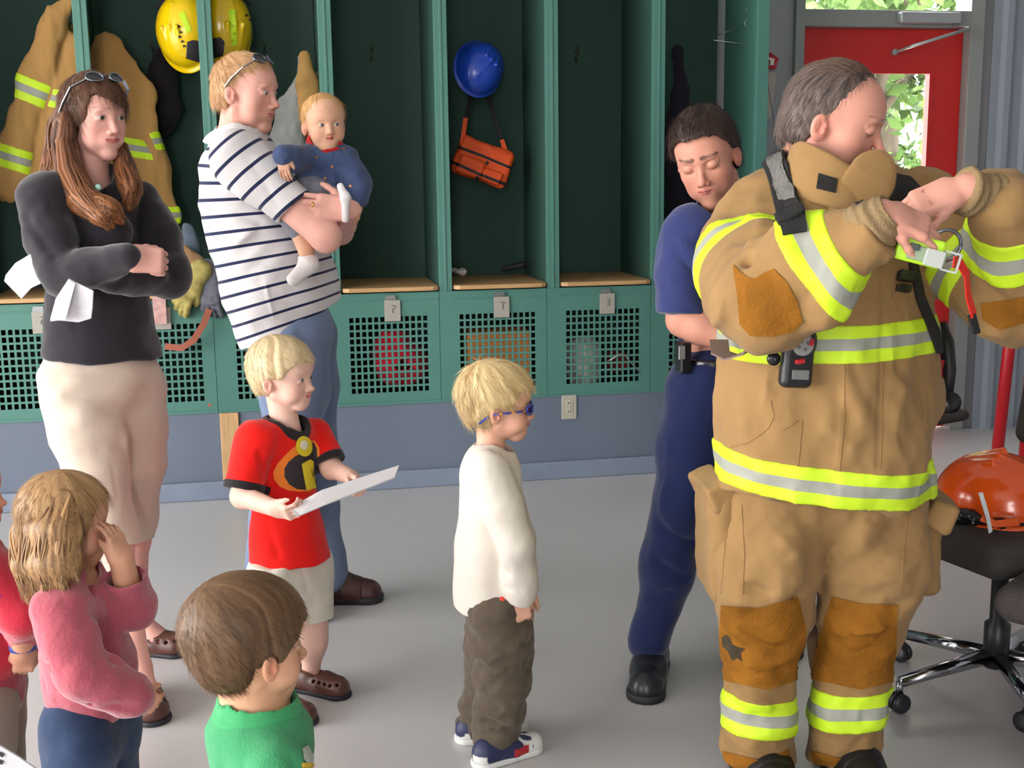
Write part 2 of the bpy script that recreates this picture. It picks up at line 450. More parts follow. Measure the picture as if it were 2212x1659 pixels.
# wooden stud in the knee wall
b = MB(); b.box(-.312, -.230, YL - .012, YL + .05, .086, ZB - .002)
tag(b.build('wooden_post', mat('pine_stud', (196, 158, 112), .7, var=.15, vscale=14, aniso=(6, 6, .6)), bevel=.003), 'bare pine stud standing on the grey curb under the green lockers', 'post')

# lockers ------------------------------------------------------------
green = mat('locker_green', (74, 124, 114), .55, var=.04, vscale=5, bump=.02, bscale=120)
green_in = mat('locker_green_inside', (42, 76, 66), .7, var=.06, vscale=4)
wood_m = mat('bench_board', (188, 150, 104), .5, var=.14, vscale=12, aniso=(.6, 5, 5))
rust_m = mat('chipped_primer', (170, 96, 82), .8)
lab = ['at the far end behind the long-haired woman', 'holding the hanging coat behind the long-haired woman', 'holding the second yellow helmet and grey coat',
       'empty, just past the man in stripes', 'holding the blue helmet and orange bag', 'empty, next to the one with the orange bag', 'with a wire hanger, the last one before the red door']
ZT = 2.75
mesh_px = {-1: None}
for k in range(7):
    x0 = X0 + k * LW; x1 = x0 + LW
    L = thing('gear_locker', (x0 + LW / 2, YL, ZB), 'open green gear locker ' + lab[k], 'locker', 'green gear lockers along the wall')
    b = MB(); b.box(x0 + .004, x0 + .062, YL, YL + .03, ZC, ZT); b.box(x0 + .026, x0 + .038, YL - .004, YL, ZC, ZT); b.build('stile', green, L, bevel=.002)
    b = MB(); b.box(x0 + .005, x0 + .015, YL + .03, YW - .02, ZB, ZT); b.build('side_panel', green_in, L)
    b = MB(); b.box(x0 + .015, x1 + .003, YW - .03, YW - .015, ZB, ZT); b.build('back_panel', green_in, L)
    b = MB(); b.box(x0 + .005, x1 + .003, YL + .0, YW - .03, ZT, ZT + .02); b.build('top_panel', green, L)
    # cabinet front with a perforated panel of square holes
    hx0, hx1, hz0, hz1 = x0 + .088, x0 + .450, .446, .802
    nxh, nzh = 13, 11; pw = (hx1 - hx0) / nxh; ph = (hz1 - hz0) / nzh; g_ = .0048
    xs_ = [x0 + .001, hx0 - g_]; zs_ = [ZB, hz0 - g_]
    for i in range(nxh): xs_ += [hx0 + i * pw + g_, hx0 + (i + 1) * pw - g_]
    for j in range(nzh): zs_ += [hz0 + j * ph + g_, hz0 + (j + 1) * ph - g_]
    xs_ = xs_[:1] + xs_[2:] + [x1 - .001]; zs_ = zs_[:1] + zs_[2:] + [ZC]
    nX, nZ = len(xs_), len(zs_); b = MB()
    b.add([(x, YL, z) for x in xs_ for z in zs_], [(i * nZ + j, (i + 1) * nZ + j, (i + 1) * nZ + j + 1, i * nZ + j + 1) for i in range(nX - 1) for j in range(nZ - 1) if not (i % 2 == 1 and j % 2 == 1)])
    o = b.build('perforated_door', green, L); so_ = o.modifiers.new('thick', 'SOLIDIFY'); so_.thickness = .003; so_.offset = 0
    b = MB(); b.box(x0 + .001, x1 - .001, YL - .006, YL - .0016, ZB, ZB + .012); b.build('lower_lip', green, L); b = MB(); b.box(x0 + .064, x1 - .002, YL - .005, YL - .0016, ZC - .036, ZC - .031); b.build('upper_lip', green, L)
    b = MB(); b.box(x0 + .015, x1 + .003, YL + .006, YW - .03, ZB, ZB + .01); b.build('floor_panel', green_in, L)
    # bench board with rounded front corners
    b = MB(); bx0, bx1 = x0 + .066, x1 + .003; ys = YL - .02
    pts = [(bx0 + .03, ys), (bx1 - .03, ys), (bx1 - .008, ys + .012), (bx1, ys + .035), (bx1, YW - .035), (bx0, YW - .035), (bx0, ys + .035), (bx0 + .008, ys + .012)]
    n = len(pts); vv = [(x, y, ZC + .006) for x, y in pts] + [(x, y, ZS + .006) for x, y in pts]
    b.add(vv, [tuple(range(n))[::-1], tuple(range(n, 2 * n))] + [(i, (i + 1) % n, n + (i + 1) % n, n + i) for i in range(n)])
    b.build('bench_board', wood_m, L, bevel=.004)
    b = MB(); hx = x0 + .255
    b.box(hx, hx + .05, YL - .008, YL, .868, .885); b.box(hx + .004, hx + .046, YL - .014, YL - .008, .878, .895); h_ = b.build('hasp', mat('galvanised', (150, 154, 156), .35, metal=.8), L)
    b = MB(); b.box(hx - .004, hx + .068, YL - .010, YL - .007, .778, .872, R=rotx(-.03), c=np.array([hx, YL - .01, .872])); lt = b.build('paper_tag', mat('paper_tag', (160, 156, 146), .6), L)
    # marker scribble on the tag
    b = MB(); zz = .80 + .03; cxx = hx + .036
    if k % 3 == 0: pts = [(-.008, .018), (.006, .02), (.009, .012), (-.002, .004), (-.004, -.012), (.004, -.014)]
    elif k % 3 == 1: pts = [(-.009, .016), (0, .020), (.008, .017), (0, .006), (.001, -.01), (.004, -.016)]
    else: pts = [(-.006, .014), (.004, .018), (.006, .004), (-.002, -.002), (.006, -.008), (-.006, -.016)]
    b.tube([(cxx + a, YL - .013, zz + q) for a, q in pts], .0014, n=5); b.build('tag_writing', mat('marker_grey', (96, 98, 100), .8), lt)
    # coat hooks in the back panel and small screws
    b = MB(); b.tube([(x0 + .27, YW - .03, 2.02), (x0 + .27, YW - .07, 2.0), (x0 + .27, YW - .085, 2.02), (x0 + .27, YW - .08, 2.04)], .004, n=6)
    b.tube([(x0 + .27, YW - .03, 1.99), (x0 + .27, YW - .05, 1.965), (x0 + .27, YW - .06, 1.98)], .004, n=6); b.build('coat_hook', mat('brass_hook', (150, 130, 96), .35, metal=.9), L)
    if k in (1, 2):
        r_ = np.random.RandomState(k)
        for _ in range(3):
            b = MB(); px_ = x0 + .08 + .4 * r_.rand(); pz_ = ZB + .022 + .03 * r_.rand(); a_ = np.sort(r_.rand(7)) * 6.28
            b.add([(px_ + .010 * (0.5 + r_.rand()) * math.cos(q), YL - .0030, pz_ + .008 * math.sin(q)) for q in a_], [tuple(range(7))]); b.build('paint_chip', rust_m, L)
# closing side of the row
E_ = thing('locker_end_panel', (XR + .03, YL + .2, ZB), 'tall green end panel closing the locker row beside the red door', 'panel')
b = MB(); b.box(XR + .004, XR + .062, YL, YL + .03, ZB, ZT); b.build('stile', green, E_, bevel=.002)
b = MB(); b.box(XR + .045, XR + .055, YL + .03, YW - .02, ZB, ZT); b.build('side_panel', green, E_)

# red door and its frame ---------------------------------------------
red_m = mat('door_red', (196, 32, 30), .4, var=.03)
glass = bpy.data.materials.new('glass_pane'); glass.use_nodes = True
gn = glass.node_tree; gn.nodes.clear(); go = gn.nodes.new('ShaderNodeOutputMaterial'); gm = gn.nodes.new('ShaderNodeMixShader')
gt = gn.nodes.new('ShaderNodeBsdfTransparent'); gt.inputs[0].default_value = (.94, .97, .95, 1); gg = gn.nodes.new('ShaderNodeBsdfGlossy'); gg.inputs['Roughness'].default_value = .02
gm.inputs[0].default_value = .06; gn.links.new(gt.outputs[0], gm.inputs[1]); gn.links.new(gg.outputs[0], gm.inputs[2]); gn.links.new(gm.outputs[0], go.inputs[0])
b = MB(); F_ = .05; y0, y1 = YW - .035, YW + .12
b.box(DX0 - F_, DX0, y0, y1, 0, TZ1 + .05); b.box(DX1, DX1 + F_ + .03, y0, y1, 0, TZ1 + .05)
b.box(DX0, DX1, y0, y1, DZ + .02, TZ0); b.box(DX0, DX1, y0, y1, TZ1, TZ1 + .05)
struct(b.build('trim_2', frame_m, bevel=.003))
b = MB(); lx0, lx1, lz0, lz1 = DX0 + .19, DX1 - .185, .95, 1.925; yd0, yd1 = YW + .03, YW + .075
b.box(DX0 + .003, lx0, yd0, yd1, .01, DZ + .018); b.box(lx1, DX1 - .003, yd0, yd1, .01, DZ + .018)
b.box(lx0, lx1, yd0, yd1, .01, lz0); b.box(lx0, lx1, yd0, yd1, lz1, DZ + .018)
door = struct(b.build('door_1', red_m))
b = MB(); b.box(lx0 - .02, lx0 + .004, yd0 - .008, yd0 - .0005, lz0 + .004, lz1 - .004); b.box(lx1 - .004, lx1 + .02, yd0 - .008, yd0 - .0005, lz0 + .004, lz1 - .004)
b.box(lx0 - .02, lx1 + .02, yd0 - .008, yd0 - .0005, lz1 - .004, lz1 + .02); b.box(lx0 - .02, lx1 + .02, yd0 - .008, yd0 - .0005, lz0 - .02, lz0 + .004); b.build('lite_trim', red_m, door)
b = MB(); b.box(lx0, lx1, YW + .05, YW + .054, lz0, lz1); b.build('glass_pane', glass, door)
b = MB(); b.box(DX0, DX1, YW + .05, YW + .054, TZ0, TZ1); o = struct(b.build('window_1', glass))
al = mat('aluminium', (176, 180, 182), .4, metal=.7)
C_ = thing('door_closer', (3.28, YW - .05, 2.15), 'grey hydraulic closer with folding arm above the red door', 'door closer')
b = MB(); b.box(3.16, 3.50, YW - .085, YW - .037, 2.165, 2.222); b.build('closer_body', al, C_, bevel=.008)
b = MB(); b.tube([(3.47, YW - .06, 2.16), (3.50, YW - .16, 2.13), (3.22, YW - .12, 2.05), (3.19, YW + .02, 2.03)], .009, n=8); b.build('closer_arm', al, C_, smooth=True)
b = MB(); b.lathe((3.185, YW + .005, 2.03), [(.0, 0), (.016, 0), (.016, .025), (0, .025)], (0, 1, 0), 12); b.build('arm_bracket', al, C_)
# outlet under the lockers
c = PR(1229, 879, YL)
O_ = thing('power_outlet', (c[0], YL - .004, c[2] - .06), 'beige duplex power outlet on the grey wall under the lockers', 'outlet')
b = MB(); b.box(c[0] - .036, c[0] + .036, YL - .007, YL, c[2] - .058, c[2] + .058); b.build('cover_plate', mat('ivory_plastic', (176, 172, 156), .4), O_, bevel=.003)
for dz in (-.02, .02):
    b = MB(); b.lathe((c[0], YL - .007, c[2] + dz), [(0, 0), (.017, 0), (.016, .003), (0, .003)], (0, -1, 0), 16, 0)
    b.box(c[0] - .007, c[0] - .004, YL - .0108, YL - .0098, c[2] + dz - .006, c[2] + dz + .006, 1); b.box(c[0] + .004, c[0] + .007, YL - .0108, YL - .0098, c[2] + dz - .006, c[2] + dz + .006, 1)
    b.build('socket', [mat('ivory_plastic2', (190, 186, 170), .4), mat('slot_black', (20, 20, 20), .6)], O_)
# outdoors, seen through the panes ----------------------------------
b = MB(); b.box(-60, 60, YW + .2, 80, -.3, -.12); b.box(-60, -4.5, -40, YW + .2, -.3, -.12); b.box(-4.5, 60, -40, -4.5, -.3, -.12)
struct(b.build('ground_outside', mat('pale_concrete', (190, 186, 178), .9, var=.1, vscale=1)))
r_ = np.random.RandomState(3)
leaf_m = mat('tree_leaves', (84, 116, 46), .6, var=.5, vscale=3)
def tree(x, y, h, w, seed, label):
    r = np.random.RandomState(seed); T = thing('tree', (x, y, -.12), label, 'tree', 'trees outside the red door')
    b = MB(); b.tube([(x, y, -.12), (x + .05, y, h * .3), (x - .1, y + .1, h * .75)], [.16, .13, .05], n=8)
    for q in range(5): a = q * 1.3; b.tube([(x, y, h * .35), (x + w * .5 * math.cos(a), y + w * .5 * math.sin(a), h * (.55 + .06 * q))], [.07, .02], n=6)
    b.build('trunk', mat('bark', (84, 72, 62), .9, var=.2), T, smooth=True)
    n = 5200; cl = r.randn(26, 3) * [w * .42, w * .42, h * .2] + [x, y, h * .62]; c = cl[r.randint(0, 26, n)] + r.randn(n, 3) * w * .13
    a = r.randn(n, 3); a /= np.linalg.norm(a, axis=1)[:, None]; t = np.cross(a, r.randn(n, 3)); t /= np.linalg.norm(t, axis=1)[:, None]; s = (.05 + .06 * r.rand(n))[:, None]
    v = np.stack([c - a * s, c + t * s * .5, c + a * s, c - t * s * .5], 1).reshape(-1, 3); f = np.arange(4 * n).reshape(n, 4)
    o = mk('foliage', v, f, leaf_m, T, smooth=False); o['kind'] = 'stuff'
tree(5.0, 9.8, 5.0, 1.7, 1, 'leafy tree seen through the glass of the red door')
tree(6.9, 13.0, 6.0, 1.7, 2, 'taller leafy tree behind the one at the red door glass')
tree(4.0, 18.0, 8.0, 2.8, 5, 'far leafy tree seen through the transom pane')
# ------------------------------------------------------------------ people
skin_m = mat('skin', rough=.55, vcol=True, sss=.12, bump=.04, bscale=300, spec=.35)
hair_m = mat('hair', rough=.5, vcol=True, spec=.35)
def cloth(name, col, **k):
    k.setdefault('rough', .9); k.setdefault('bump', .12); k.setdefault('bscale', 220); k.setdefault('var', .04); k.setdefault('vscale', 18); k.setdefault('sheen', .15); k.setdefault('spec', .2)
    return mat(name, col, **k)
class Head:
    """c: centre in the facing frame, h: chin-to-crown height, yaw: 0 faces the photo's right, -pi/2 faces the camera; nod down, tilt sideways"""
    def __init__(s, c, h, yaw, nod=0, tilt=0, child=False, fat=1.0, nose=1.0, brow=(.36, .27, .2), skin=(226, 178, 158), lip=(200, 120, 112), iris=(70, 90, 110),
                 closed=0.0, gaze=(0, 0), mouth=0.0, browh=1.0, stubble=None, chin=1.0, earx=0.0):
        s.c = np.asarray(c, float); s.h = h; s.M = rotz(yaw) @ roty(nod) @ rotx(tilt)
        s.child = child; s.fat = fat; s.nose = nose; s.browc = brow; s.skin = skin; s.lip = lip; s.iris = iris; s.closed = closed; s.gaze = gaze; s.mouth = mouth; s.browh = browh
        s.stubble = stubble; s.chin = chin; s.earx = earx
        s.ez = -.055 if child else 0.01          # eye height
        s.W = .355 if child else .325
    def p(s, x, y, z): return s.c + s.h * (s.M @ np.array([x, y, z], float))
    def loc(s, v): return (np.asarray(v) - s.c) @ s.M / s.h
    def E(s, c, r, R=None): return Ell(s.p(*c), np.asarray(r, float) * s.h, s.M if R is None else s.M @ R)
    def C(s, a, b, ra, rb=None, n=None, sq=1.0): return Cone(s.p(*a), s.p(*b), ra * s.h, None if rb is None else rb * s.h, None if n is None else s.M @ np.asarray(n, float), sq)
    def skull(s):
        if s.child: return (-.06, 0, .11), (.46, .375, .385)
        return (-.05, 0, .135), (.425, .335, .365)
    def shape(s, neck_to=None, neck_r=None):
        h = s.h; S_ = Shape(); f = s.fat; ch = s.child; ez = s.ez
        c, r = s.skull(); S_.add(s.E(c, r))
        if ch:
            S_.add(s.E((.09, 0, -.14), (.29, .285 * f, .32)), .10 * h)
            for y in (-1, 1):
                S_.add(s.E((.21, y * .16, -.24), (.14, .13 * f, .14)), .09 * h)      # round cheeks
                S_.add(s.C((-.02, y * .20, -.27), (.24, 0, -.42), .085, .075), .09 * h)
            S_.add(s.E((.255, 0, -.425), (.085, .085, .07)), .07 * h)
            S_.add(s.E((.20, 0, .14), (.20, .27, .24)), .08 * h)
        else:
            S_.add(s.E((.10, 0, -.12), (.27, .255 * f, .33)), .09 * h)
            for y in (-1, 1):
                S_.add(s.E((.19, y * .165, -.10), (.12, .11 * f, .12)), .08 * h)
                S_.add(s.C((-.04, y * .215 * f, -.26), (.25, y * .03, -.43 * s.chin), .075, .075), .08 * h)
                S_.add(s.E((.17, y * .15 * f, -.27), (.12, .10 * f, .12)), .08 * h)
            S_.add(s.E((.275, 0, -.435 * s.chin), (.085, .09, .065)), .06 * h)
            S_.add(s.E((.17, 0, .13), (.20, .25, .22)), .08 * h)
            S_.add(s.C((.322, -.13, .092), (.322, .13, .092), .05, .05), .06 * h)      # brow ridge
        fx = .375 if ch else .375
        # muzzle around the mouth
        S_.add(s.E((fx - .10, 0, -.33 if ch else -.27), (.125, .14, .12)), .07 * h)
        for y in (-1, 1):
            S_.cut(s.E((fx + .035, y * .145, ez), (.085, .085, .06)), .06 * h)
        # nose
        n = s.nose; nz = ez - (.145 if ch else .175)
        if ch:
            S_.add(s.C((fx - .03, 0, ez + .01), (fx + .045, 0, nz + .015), .028, .042), .05 * h)
            S_.add(s.E((fx + .055, 0, nz + .012), (.042, .045, .038)), .02 * h)
        else:
            S_.add(s.C((fx - .03, 0, ez + .03), (fx + .045 * n, 0, nz + .04), .028, .038), .04 * h)
            S_.add(s.E((fx + .058 * n, 0, nz + .02), (.045, .043, .038)), .03 * h)
        for y in (-1, 1): S_.add(s.E((fx + .02 * n, y * .052, nz), (.042, .028, .03)), .02 * h)
        for y in (-1, 1): S_.cut(s.E((fx + .045 * n, y * .026, nz - .030), (.015, .009, .010)), .008 * h)
        # eyes: ball, lids
        ex = fx - .072
        s.eyes = [np.array((ex, y * .135, ez)) for y in (-1, 1)]
        for y in (-1, 1):
            S_.add(s.E((ex, y * .135, ez), (.062, .068, .056)), .004 * h)
            S_.add(s.C((ex + .02, y * .075, ez + .036), (ex - .005, y * .195, ez + .030), .026, .022), .018 * h)      # upper lid
            S_.add(s.C((ex + .022, y * .08, ez - .042), (ex, y * .19, ez - .036), .018, .016), .018 * h)
            if s.closed: S_.add(s.E((ex + .008, y * .135, ez + .012), (.064, .070, .054)), .004 * h)
                    # mouth
        mz = nz - .085 + (.0 if ch else -.005); mx = fx + (.030 if ch else .028); s.mz, s.mx = mz, mx
        mw = .075 if ch else .095; s.mw = mw
        for y in (-1, 1):
            S_.add(s.C((mx, 0, mz + .017), (mx - .045, y * mw, mz + .004), .017, .010), .012 * h)
            S_.add(s.C((mx - .002, 0, mz - .022), (mx - .048, y * mw * .9, mz - .004), .021, .010), .012 * h)
        S_.cut(s.C((mx + .018, -.05, mz), (mx + .018, .05, mz), .009 + .012 * s.mouth), .008 * h)
        for y in (-1, 1): S_.cut(s.C((mx - .015, y * mw * .55, mz), (mx - .045, y * mw * 1.05, mz - .002), .006, .004), .01 * h)
        S_.cut(s.C((mx + .02, -.06, mz - .068), (mx + .02, .06, mz - .068), .03, .03), .06 * h)
        # ears
        eh = .105 if not ch else .10; eyc = s.W - .01; ezc = ez - .075; exc = -.03 + s.earx
        for y in (-1, 1):
            R = rotz(y * -.42) @ roty(-.15)
            q = np.array((exc - .02, y * (eyc + .02), ezc))
            S_.add(s.E(q, (.075, .026, eh + .012), R), .015 * h)
            S_.add(s.E(q + [-.004, y * -.018, -.0], (.05, .04, .07), R), .03 * h)
            S_.cut(s.E(q + [.012, y * .026, .012], (.042, .022, .062), R), .014 * h)
            S_.add(s.E(q + [.045, y * .008, -.012], (.016, .014, .026), R), .012 * h)
            S_.add(s.C(q + [-.012, y * .014, .045], q + [-.02, y * .014, -.04], .010, .008), .012 * h)
        s.earc = (exc, eyc + .02, ezc)
        # neck
        nr = (neck_r or (.165 if ch else .215) * h)
        to = s.p(-.16, 0, -.85) if neck_to is None else np.asarray(neck_to, float)
        S_.add(Cone(s.p(-.10, 0, -.20), to, nr * .98, nr * 1.06), .06 * h)
        return S_
    def box(s, pad=.06): a = s.h * (.56 + pad); return s.c - a, s.c + a
    def color(s, v, extra=None):
        l = s.loc(v); base = lin(s.skin); n = len(v); c = np.tile(base, (n, 1))
        x, y, z = l[:, 0], np.abs(l[:, 1]), l[:, 2]; nz = s.ez - (.145 if s.child else .175)
        red = lin((214, 120, 104)); mixc = lambda m, col: (c * (1 - m[:, None]) + m[:, None] * col)
        head = (np.linalg.norm(l, axis=1) < .75)
        nv = noise(l * 5, 3) * .5 + .5
        m = .34 * np.exp(-(((x - .25) / .12) ** 2 + ((y - .19) / .09) ** 2 + ((z - nz + .01) / .10) ** 2)); c = mixc(m, red)
        m = .30 * np.exp(-(((x - .43) / .07) ** 2 + (y / .07) ** 2 + ((z - nz) / .05) ** 2)); c = mixc(m, red)
        ex, ey, ez_ = s.earc; m = .50 * np.exp(-(((x - ex) / .09) ** 2 + ((y - ey - .01) / .05) ** 2 + ((z - ez_) / .12) ** 2)); c = mixc(m, red)
        # lips
        d = np.minimum(seg_dist(l * [1, 1, 1], (s.mx + .004, 0, s.mz + .010), (s.mx - .045, s.mw, s.mz))[0], 9)
        yl = l.copy(); yl[:, 1] = y
        d1, _ = seg_dist(yl, (s.mx, 0, s.mz + .014), (s.mx - .045, s.mw * .92, s.mz + .002)); d2, _ = seg_dist(yl, (s.mx, 0, s.mz - .020), (s.mx - .045, s.mw * .85, s.mz - .004))
        m = np.clip((.030 - np.minimum(d1 * 1.25, d2)) / .010, 0, 1) * .8; c = mixc(m, lin(s.lip))
        d3, _ = seg_dist(yl, (s.mx + .016, 0, s.mz - .002), (s.mx - .045, s.mw, s.mz)); m = np.clip((.009 + .010 * s.mouth - d3) / .006, 0, 1) * .75; c = mixc(m, lin((110, 46, 46)))
        if s.stubble is not None:
            m = np.clip((.0 - z - .12) / .1, 0, 1) * (x > -.05) * .35 * (1 - np.clip((.04 - np.minimum(d1, d2)) / .02, 0, 1)); c = mixc(m * head, lin(s.stubble))
        # eyebrows
        bl = yl * [.25, 1, 1]; d, t = seg_dist(bl, (.088, .055, s.ez + (.112 if not s.child else .100)), (.075, .215, s.ez + (.118 if not s.child else .098))); br = (.030 if not s.child else .022) * s.browh * (1 - .45 * t)
        fz = noise(l * [30, 30, 60], 5) * .3 + 1
        m = np.clip((br * fz - np.abs(d)) / .012, 0, 1) * .75 * (x > .1); c = mixc(m, lin(s.browc))
        # eyes
        for e in s.eyes:
            q = l - e; r = np.linalg.norm(q / [.062, .068, .056], axis=1)
            if not s.closed:
                m = ((r < 1.10) & (q[:, 0] > .022) & (np.abs(q[:, 2] / .027) ** 2 + (q[:, 1] / .060) ** 2 < 1)).astype(float)
                c = mixc(m * .9, lin((198, 186, 178)))
                g = q / (np.linalg.norm(q, axis=1)[:, None] + 1e-9); gd = nrm((1, s.gaze[0], s.gaze[1])); a = np.arccos(np.clip(g @ gd, -1, 1))
                c = mixc(m * np.clip((.52 - a) / .07, 0, 1), lin(s.iris)); c = mixc(m * np.clip((.24 - a) / .06, 0, 1), lin((14, 12, 12)))
                el = np.abs(q[:, 2] / .027) ** 2 + (q[:, 1] / .060) ** 2
                m = np.clip(1 - np.abs(el - 1.12) / .28, 0, 1) * (q[:, 2] > .005) * (q[:, 0] > 0) * (r < 1.5) * .8; c = mixc(m, lin((70, 48, 40)))
            else:
                dd = np.abs(q[:, 2] + .026 + .012 * (1 - (q[:, 1] / .07) ** 2)); m = np.clip(1 - dd / .009, 0, 1) * (np.abs(q[:, 1]) < .072) * (q[:, 0] > 0) * (r < 1.6) * .8; c = mixc(m, lin((70, 44, 38)))
                m = np.clip(1 - r / 1.4, 0, 1) * .3 * (q[:, 0] > 0); c = mixc(m, lin((176, 112, 100)))
        c *= (1 + .05 * noise(l * 9, 8))[:, None]
        if extra is not None: c = extra(l, c, mixc)
        return c
    def flow(s, l, crown=(-.25, 0, .40)):
        """angle round the crown whorl and distance from it, on the head surface"""
        q = l - np.asarray(crown); ax = nrm((-.35, 0, 1)); h_ = q @ ax; r = q - h_[:, None] * ax
        e1 = nrm(np.cross(ax, (0, 1, 0))); e2 = np.cross(ax, e1); return np.arctan2(r @ e2, r @ e1), np.linalg.norm(q, axis=1)
    def streak(s, v, freq=14, seed=0, swirl=.5, crown=(-.25, 0, .40)):
        l = s.loc(v); a, d = s.flow(l, crown); a = a + swirl * d + .25 * noise(l * 3, seed)
        p = np.stack([np.cos(a) * freq / 3, np.sin(a) * freq / 3, d * .9], 1)
        return noise(p, seed) * .6 + noise(p * [2.3, 2.3, 1.5], seed + 4) * .4
    def hair(s, th=.035, front=.22, frontz=.22, side=-.02, nape=-.30, cols=((120, 90, 60), (200, 170, 120)), seed=0, groove=.012, freq=16, swirl=.5, crown=(-.25, 0, .40), top=0.0,
             extra=None, cuts=None, voxel=.0035, vol=(0, 0, 0), sidex=.10, earcut=True, parent=None, jag=.02, strands=500, slen=.10, srad=.0009, bang=0.0, out=.07, streak_mix=1.0, edge=.055):
        """cap of hair cut by a hairline; local units are head heights"""
        c, r = s.skull(); H_ = s.h; S_ = Shape()
        c = np.array(c) + vol; S_.add(s.E(c, np.array(r) + [th, th * .9, th + top]))
        S_.add(s.E((-.18, 0, -.08), (.30, s.W * .93 + th * .5, .33)), .08 * H_)       # back of the head
        if extra: extra(s, S_)
        # face opening: everything in front of a tilted hairline
        def face(X, Y, Z):
            p0 = s.c; M = s.M
            dx, dy, dz = X - p0[0], Y - p0[1], Z - p0[2]
            lx = (dx * M[0, 0] + dy * M[1, 0] + dz * M[2, 0]) / H_; ly = (dx * M[0, 1] + dy * M[1, 1] + dz * M[2, 1]) / H_; lz = (dx * M[0, 2] + dy * M[1, 2] + dz * M[2, 2]) / H_
            ja = jag * (np.sin(ly * 46 + seed) * .5 + np.sin(ly * 91 + 2 * seed + lz * 30) * .35 + np.sin(lx * 60) * .3)
            # forehead limit: z above frontz stays hair, rises toward the sides by bang
            fz = frontz - bang * ly + ja
            dz_, dx_ = frontz - side, front - sidex; ln = math.hypot(dz_, dx_)
            dp = ((lx - sidex) * dz_ - (lz - side) * dx_) / ln + ja          # forward of the slanting temple line
            d1 = smin(dp, fz - lz, .06); d2 = np.minimum(lx - sidex - ja * .5, side - lz)
            d3 = (nape + ja) - lz                                            # below the nape
            d4 = np.minimum(lx - (-.06), (side - .02 + ja * .4) - lz)          # in front of and below the ear top
            return -np.maximum(np.maximum(d1, d2), np.maximum(d3, d4)) * H_
        fo = lambda X, Y, Z: face(X, Y, Z)
        class _F: lo = None
        F_ = _F(); F_.lo = None
        K = type('K', (), {'lo': None, '__call__': lambda q, X, Y, Z: -face(X, Y, Z)})()
        S_.keep(K, .012 * H_)
        if earcut:
            for y in (-1, 1):
                q = np.array((s.earc[0] - .0, y * (s.earc[1]), s.earc[2] - .01)); S_.cut(s.E(q, (.085, .075, .115)), .01 * H_)
        if cuts: cuts(s, S_)
        S_.disp(lambda p: -groove * H_ * s.streak(p, freq, seed, swirl, crown), .04)
        v, q = S_.mesh(voxel)
        # drop stray islands is not needed; colour by strand
        st = s.streak(v, freq, seed, swirl, crown); st2 = s.streak(v, freq * 3, seed + 9, swirl, crown)
        m = np.clip(.5 + .55 * st * streak_mix + .35 * st2, 0, 1)[:, None]; col = lin(cols[0]) * (1 - m) + lin(cols[1]) * m
        V = [v]; Q = [q]; Cc = [col]; nn = len(v)
        if strands:
            rs = np.random.RandomState(seed + 50); e = v[q]; nmr = np.cross(e[:, 2] - e[:, 0], e[:, 3] - e[:, 1]); nmr /= np.linalg.norm(nmr, axis=1)[:, None] + 1e-12
            cc = e.mean(1); lcc = s.loc(cc); fc_ = face(cc[:, 0], cc[:, 1], cc[:, 2]); okk = np.where((((cc - s.p(*c)) * nmr).sum(1) > 0) & (fc_ > edge * H_) & ((np.abs(np.abs(lcc[:, 1]) - s.earc[1]) > .14) | (np.hypot(lcc[:, 0] - s.earc[0] - .02, (lcc[:, 2] - s.earc[2]) * .8) > .13) | (not earcut)))[0]
            pick = rs.choice(okk, min(strands, len(okk)), replace=False)
            w0 = s.p(*crown)
            p0 = cc[pick]; n0 = nmr[pick]; away = p0 - w0; away -= (away * n0).sum(1)[:, None] * n0; away /= np.linalg.norm(away, axis=1)[:, None] + 1e-9
            sw = np.cross(n0, away); dirv = away + sw * swirl * .3 + rs.randn(len(pick), 3) * .10; dirv /= np.linalg.norm(dirv, axis=1)[:, None]
            L = slen * H_ * (.5 + rs.rand(len(pick)))[:, None]; K_ = 5; vs = []
            side_ = np.cross(dirv, n0); side_ /= np.linalg.norm(side_, axis=1)[:, None] + 1e-9
            for k in range(K_):
                t = k / (K_ - 1); pos = p0 - n0 * .002 + dirv * L * t + n0 * (L * (out * t - .55 * out * t * t)) + np.array([0, 0, -1]) * L * t * t * .18
                w = srad * (1 - .85 * t); vs += [pos + side_ * w, pos - side_ * w, pos + n0 * w * .8]
            vs = np.stack(vs, 1)                      # (n, 3K, 3)
            nS = len(pick); base = (np.arange(nS) * 3 * K_)[:, None, None] + nn
            loc_ = np.array([[3 * k + a, 3 * k + (a + 1) % 3, 3 * k + 3 + (a + 1) % 3, 3 * k + 3 + a] for k in range(K_ - 1) for a in range(3)])
            V.append(vs.reshape(-1, 3)); Q.append((base + loc_[None]).reshape(-1, 4))
            tone = np.clip(.6 + .4 * s.streak(p0, freq, seed, swirl, crown) + .22 * rs.randn(nS), .1, 1)[:, None]
            cs = lin(cols[0]) * (1 - tone) + lin(cols[1]) * tone; Cc.append(np.repeat(cs, 3 * K_, 0))
        o = fmk('hair', np.concatenate(V), np.concatenate(Q), hair_m, parent, col=np.concatenate(Cc))
        return o
